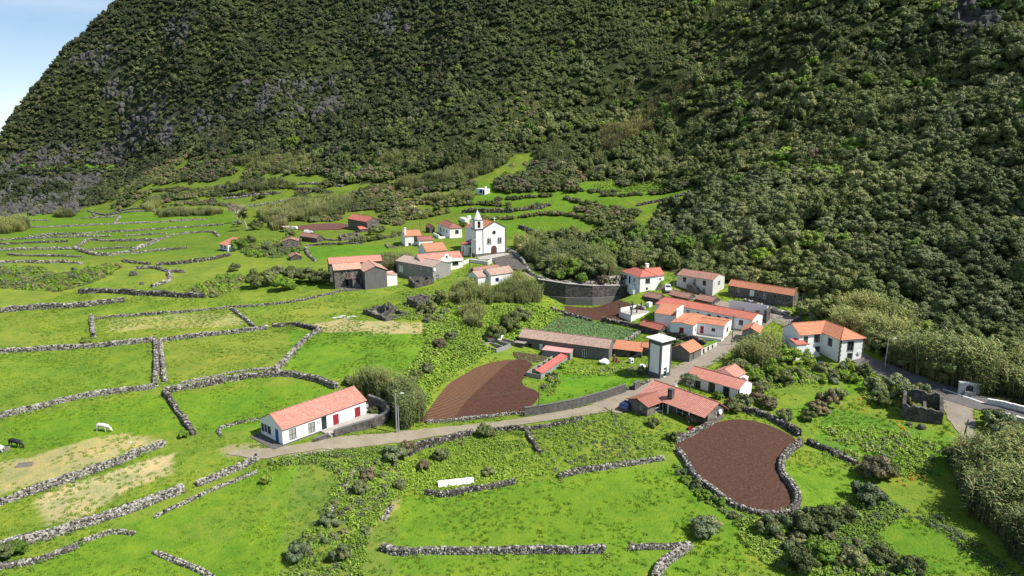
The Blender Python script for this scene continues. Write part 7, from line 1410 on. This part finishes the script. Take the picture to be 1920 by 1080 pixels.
def car(name, label, px, ang, L_, paint, tall=0.0):
    p = hit(*px); e = empty(name, p, label, 'car'); a = math.radians(ang); ex = np.array([math.cos(a), math.sin(a), 0]); ey = np.array([-math.sin(a), math.cos(a), 0]); Wd = 1.7
    prof = [(-.5, .30), (-.5, .80), (-.46, .92 + tall * .2), (-.40, 1.42 + tall), (.05, 1.46 + tall), (.24, .98 + tall * .15), (.46, .86), (.5, .70), (.5, .30)]; gh = [(-.45, .95 + tall * .15), (-.385, 1.36 + tall), (.04, 1.40 + tall), (.215, .98 + tall * .15)]
    def prism(name, P_, y0, y1, m, par=e, tap=.0):
        mb = MB(); A_ = [p + ex * x * L_ + ey * (y0 + (tap if z > 1.0 else 0)) + EZ * z for x, z in P_]; B_ = [p + ex * x * L_ + ey * (y1 - (tap if z > 1.0 else 0)) + EZ * z for x, z in P_]; mb.face(A_); mb.face(B_[::-1])
        for k in range(len(A_)): mb.face([A_[k], B_[k], B_[(k + 1) % len(A_)], A_[(k + 1) % len(A_)]])
        q = mb.build(name, m, e); 
        if par is not e: q.parent = par
        return q
    prism('body', prof, -Wd / 2, Wd / 2, paint, tap=.10); prism('side_windows', gh, -Wd / 2 - .012, Wd / 2 + .012, 'glass', tap=.12)
    mb = MB(); w_ = Wd / 2 - .16; mb.face([p + ex * L_ * .225 + ey * -w_ + EZ * (1.03 + tall * .15), p + ex * L_ * .225 + ey * w_ + EZ * (1.03 + tall * .15), p + ex * L_ * .075 + ey * (w_ - .06) + EZ * (1.42 + tall), p + ex * L_ * .075 + ey * -(w_ - .06) + EZ * (1.42 + tall)]); mb.build('windscreen', 'glass', e)
    for sx in (-.31, .32):
        for sy in (-1, 1):
            c_ = p + ex * sx * L_ + ey * sy * (Wd / 2 - .1) + EZ * .32; mb = MB(); mb.tube(c_ - ey * .11, c_ + ey * .11, .32, .32, 14); w = mb.build('wheel', 'tyre', e); mb = MB(); mb.tube(c_ - ey * .125, c_ + ey * .125, .18, .18, 10); r_ = mb.build('rim', 'metal_grey', e); r_.parent = w
    for sy in (-1, 1): mb = MB(); c_ = p + ex * .5 * L_ + ey * sy * .6 + EZ * .68; mb.box(c_, ex, ey, EZ, (-.02, -.16, -.08), (.015, .16, .08)); mb.build('headlight', 'plastic_white', e); mb = MB(); c_ = p - ex * .5 * L_ + ey * sy * .65 + EZ * .75; mb.box(c_, ex, ey, EZ, (-.015, -.12, -.12), (.02, .12, .12)); mb.build('tail_light', 'paint_red', e)
car('parked_car', 'dark blue car parked at the left end of the dark stone house', (1177, 766), 50, 4.0, 'car_blue'); car('parked_van', 'white van parked between the red roofed house and the pole', (1252, 545), 262, 4.0, 'car_white', .25); car('parked_car', 'white car parked beside the carport and the reddish yard', (549, 430), 172, 4.4, 'car_white'); car('parked_car', 'white car with dark boot half hidden by the patchy roofed shed', (578, 437), 20, 4.0, 'car_white')
def cow(px, ang, label, m, graze=True, s=1.0):
    p = hit(*px); e = empty('cow', p, label, 'cow'); me = bpy.data.meshes.new('body')
    hd = (1.62, 0, .42) if graze else (1.55, 0, 1.35); mz = (1.80, 0, .12) if graze else (1.85, 0, 1.2)
    J = [((0, 0, 1.02), .36), ((-.55, 0, 1.05), .34), ((-.85, 0, 1.08), .25), ((.5, 0, 1.0), .36), ((.9, 0, 1.05), .28), ((1.25, 0, .85 if graze else 1.25), .19), (hd, .15), (mz, .09)]; E_ = [(0, 1), (1, 2), (0, 3), (3, 4), (4, 5), (5, 6), (6, 7)]
    for sy in (-1, 1):
        k = len(J); J += [((.72, .2 * sy, .70), .13), ((.74, .2 * sy, .42), .075), ((.72, .2 * sy, .22), .06), ((.76, .2 * sy, .03), .07)]; E_ += [(4, k), (k, k + 1), (k + 1, k + 2), (k + 2, k + 3)]
        k = len(J); J += [((-.70, .21 * sy, .75), .17), ((-.62, .2 * sy, .58), .10), ((-.86, .2 * sy, .42), .06), ((-.80, .2 * sy, .2), .05), ((-.78, .2 * sy, .03), .07)]; E_ += [(2, k), (k, k + 1), (k + 1, k + 2), (k + 2, k + 3), (k + 3, k + 4)]
        k = len(J); J += [((hd[0] - .08, .22 * sy, hd[2] + .12), .035)]; E_ += [(6, k)]
    k = len(J); J += [((-1.08, 0, 1.02), .035), ((-1.12, 0, .6), .03)]; E_ += [(2, k), (k, k + 1)]
    me.from_pydata([j[0] for j in J], E_, []); o = bpy.data.objects.new('body', me); COL.objects.link(o); o.parent = e; md = o.modifiers.new('skin', 'SKIN'); sv = me.skin_vertices[0].data
    for i, j in enumerate(J): sv[i].radius = (j[1], j[1]); sv[i].use_root = i == 0
    o.modifiers.new('sub', 'SUBSURF').levels = 2; o.modifiers['sub'].render_levels = 2; me.materials.append(MT[m]); e.rotation_euler = (0, 0, math.radians(ang)); e.scale = (s, s, s)
    for sy in (-1, 1): mb = MB(); c_ = np.array([hd[0] - .08, .12 * sy, hd[2] + .14]); mb.tube(c_, c_ + np.array([.05, .12 * sy, .14]), .03, .01, 5); q = mb.build('horn', 'wood_grey', None, loc=(0, 0, 0)); q.parent = e
simple('hide_black', (.012, .011, .012), (.03, .028, .027), 5); simple('hide_white', (.55, .52, .46), (.68, .66, .60), 3)
cow((28, 838), -15, 'black cow grazing on the left pasture with its head to the right', 'hide_black', s=1.1); cow((192, 808), -8, 'white cow standing on the green part of the left pasture', 'hide_white', s=1.05); cow((-4, 849), 185, 'pale cow cut by the left edge behind the black cow', 'hide_white')
def lump(name, label, cat, px, r_, m, sz=.8, n=3, sd=0):
    p = hit(*px); v, f_ = ico(n); rs_ = np.random.RandomState(sd); k_ = 1 + .35 * np.array([mnoise.noise(Vector(q * 1.6) + Vector((sd, 0, 0))) for q in v]); V = v * k_[:, None] * r_ * np.array([1, .85, sz]); o = mk(name, V, None, f_, m=m); o.location = tuple(p + EZ * r_ * sz * .45); tag(o, label, cat); return o
for i, (u, v, r_, lab) in enumerate(((251, 516, 1.3, 'round grey boulder in the yellow pasture'), (266, 533, .7, 'small grey boulder below the round boulder in the yellow pasture'), (1003, 389, 1.8, 'round pale boulder beside a dark terrace wall above the church'), (967, 360, 1.9, 'pale boulder at the edge of brown scrub, left of two'), (993, 358, 1.2, 'smaller pale boulder right of the left scrub boulder'), (1496, 602, 1.0, 'dark boulder beside the weathered pole'), (958, 572, .5, 'small stone'), (800, 604, .9, 'broken pale boulder on the edge of the dry patch'), (245, 831, .22, 'tiny white stone in the dry part of the cow pasture'), (1728, 803, .7, 'dark stone left of the round ruin'), (1705, 797, .5, 'smaller dark stone left of the round ruin'), (162, 620, .3, 'black stone on bare soil in the left field'))):
    if lab != 'small stone': lump('boulder' if r_ > .4 else 'stone', lab, 'boulder', (u, v), r_, 'rock' if 'white' not in lab else 'plaster_white', .8, 3, i)
# white tarpaulin over a frame
p = hit(822, 917); q = hit(889, 909); ex = q - p; ex[2] = 0; L_ = np.linalg.norm(ex); ex /= L_; ey = np.array([-ex[1], ex[0], 0]); mb = MB()
for i in range(10):
    for j in range(6):
        def g_(i, j): t_ = j / 6; return p + ex * L_ * i / 10 + ey * 1.3 * t_ + EZ * (.25 + .75 * math.sin(math.pi * min(t_, .85)) + .05 * math.sin(i * 2.1 + j))
        mb.face([g_(i, j), g_(i + 1, j), g_(i + 1, j + 1), g_(i, j + 1)])
tag(mb.build('tarpaulin', 'plastic_white', None, loc=p, smooth=True), 'white tarpaulin stretched over a low frame beside the dark stone wall', 'tarpaulin')
# feeding troughs, tanks and household things
def crate(name, label, cat, px, ang, dims, m, open_top=True):
    p = hit(*px); s = Box(empty(name, p, label, cat), p, ang, dims[0], dims[1], dims[2]); a, b, c = dims; t_ = .07
    if open_top: s.part('side_panel', m, [((0, 0, 0), (a, t_, c)), ((0, b - t_, 0), (a, b, c)), ((0, t_, 0), (t_, b - t_, c)), ((a - t_, t_, 0), (a, b - t_, c))]); s.part('base_panel', m, [((t_, t_, 0), (a - t_, b - t_, .08))])
    else: s.part('body', m, [((0, 0, 0), (a, b, c))]); s.part('lid', m, [((-.03, -.03, c + .003), (a + .03, b + .03, c + .06))])
    return s
crate('feeding_trough', 'weathered wooden feeding trough on the dry pasture', 'trough', (30, 878), 15, (2.2, .9, .45), 'wood_grey'); crate('feeding_trough', 'pale wooden feeder at the left edge next to the black cow', 'trough', (-6, 850), 20, (1.6, 1.0, .6), 'wood_grey')
s = crate('freezer', 'white discarded fridge on the grass left of the white tower', 'fridge', (1183, 682), 30, (.8, .8, 1.0), 'plastic_white', False); s.part('door', 'glass', [((.15, -.02, .3), (.6, -.003, .7))])
crate('water_tank', 'white cube water tank standing left of the long row house', 'tank', (1217, 577), 30, (1.2, 1.2, 1.3), 'plastic_white', False)
lump('plastic_sack', 'white crumpled plastic sacks in front of the long barn', 'sack', (1133, 682), 1.1, 'plastic_white', .7, 3, 31); lump('plastic_sack', 'white plastic bag beside the discarded fridge', 'sack', (1204, 688), .7, 'plastic_white', .6, 3, 32); lump('plastic_sack', 'white sack beside the pig sty wall', 'sack', (1030, 704), .4, 'plastic_white', .9, 2, 33)
mb = MB(); p = hit(1148, 678); 
for k in range(3): mb.box(p + np.array([.5 * k, -.5 * k, 0]), np.array([.8, -.5, .0]), np.array([.3, .5, .0]), np.array([.1, 0, 1.]), (0, 0, 0), (.5, .5, 1.6 - .5 * k))
tag(mb.build('stacked_boards', 'tile_salmon', None, loc=p), 'salmon coloured boards leaning on the end of the long barn', 'boards')
mb = MB(); p = hit(640, 598)
for k in range(6): mb.box(p + np.array([.9 * k - 2.2, (k % 3) * .5, .1 + .12 * (k % 3)]), np.array([.9, .3 * (-1) ** k, 0]), np.array([-.3 * (-1) ** k, .9, 0]), np.array([0, .2, 1.]), (0, 0, 0), (1.3, .9, .06))
tag(mb.build('scrap_sheets', 'plaster_old', None, loc=p), 'pile of pale broken sheets left of the open ruin', 'scrap')
crate('planter', 'red plastic planter beside the garden wall of the small lawn', 'planter', (1292, 808), 30, (1.2, .6, .4), 'paint_red'); crate('garden_bin', 'blue bin under the manor outside stair', 'bin', (1536, 688), 10, (.6, .6, .9), 'paint_blue', False)
mb = MB(); p = hit(1267, 730); [mb.tube(p + np.array([x, y, 0]), p + np.array([x * .9, y * .9, .45]), .03) for x in (-.3, .3) for y in (-.3, .3)]; mb.box(p, np.array([1, 0, 0]), np.array([0, 1, 0]), EZ, (-.38, -.38, .45), (.38, .38, .52)); mb.box(p, np.array([1, 0, 0]), np.array([0, 1, 0]), EZ, (-.38, .32, .521), (.38, .38, 1.0)); tag(mb.build('garden_chair', 'plastic_white', None, loc=p), 'white garden chair between the stone house and the dragon tree', 'chair')
# clothes prop frame on the lawn, flag on the hall
mb = MB(); p = hit(1241, 792); mb.tube(p, p + EZ * 2.3, .05, .04); mb.tube(p + EZ * 2.2, p + EZ * 1.7 + np.array([-1.6, .6, 0]), .03, .03); tag(mb.build('clothes_pole', 'wood_grey', None, loc=p), 'clothes pole with side arm on the small lawn', 'pole')
p = HALL.P(HALL.Lx - .3, 0, HALL.wh); e = empty('flag', p, 'small red and blue flag on the right corner of the white hall', 'flag'); mb = MB(); mb.tube(p - EZ * .5, p + EZ * 2.6, .05, .03); mb.build('flag_pole', 'metal_grey', e); mb = MB(); mb.face([p + EZ * 2.5, p + EZ * 2.4 + np.array([.5, .1, 0]), p + EZ * .9 + np.array([.45, 0, 0]), p + EZ * 1.0]); mb.build('flag_cloth', 'paint_red', e)


FP = [(1742, 978), (1748, 980), (1499, 1040)]
for i, (u, v) in enumerate(FP): p = hit(u, v); mb = MB(); mb.tube(p - EZ * .3, p + EZ * 1.3 + np.array([.1 * i, 0, 0]), .08, .05); tag(mb.build('fence_post', 'wood_pole', None, loc=p), ('left dark gate post on the lower right path', 'right dark gate post on the lower right path', 'pale leaning post among the bottom right bushes')[i], 'post')

# weeds rooted along the foot of the field walls
Q = []; r_ = np.random.RandomState(77)
for w_ in WL:
    P = densify(smooth_line(hits(w_[0]), 1), .55)
    for _ in range(2): q = P[r_.rand(len(P)) < .75] ; q = q + np.column_stack([r_.normal(0, .75, (len(q), 2)), np.zeros(len(q))]); q = q[fbm(q[:, 0] / 5, q[:, 1] / 5, 3) > -.05]; Q.append(q)
Q = np.vstack(Q); Q[:, 2] = Hs(Q[:, 0], Q[:, 1]); Q = Q[clear(Q, .3)]; scatter('wall_weeds', Q, WD + [WB[0], WB[1]], r_.uniform(.4, 1.1, len(Q)), tilt=.3, rsd=78)

Q = []
for px, w_ in ((TRACK, 2.2), ([(1425, 570), (1450, 590), (1480, 605), (1530, 630), (1600, 668), (1700, 712), (1760, 733)], 3.0)):
    P = densify(smooth_line(hits(px), 2)[:, :2], .5); T = np.gradient(P, axis=0); T /= np.linalg.norm(T, axis=1)[:, None]; Nn = np.stack([-T[:, 1], T[:, 0]], 1)
    for sg in (-1, 1):
        for _ in range(2): q = P + Nn * sg * (w_ * .8 + np.abs(r_.normal(0, .5, len(P))))[:, None]; Q.append(q[fbm(q[:, 0] / 4, q[:, 1] / 4, 2) > -.05])
Q = np.vstack(Q); Q = np.column_stack([Q, Hs(Q[:, 0], Q[:, 1])]); Q = Q[clear(Q, .3, False)]; scatter('verge_weeds', Q, [WD[0], WD[1], TF[0], TF[1], WB[1]], r_.uniform(.3, .8, len(Q)), tilt=.3, rsd=79)
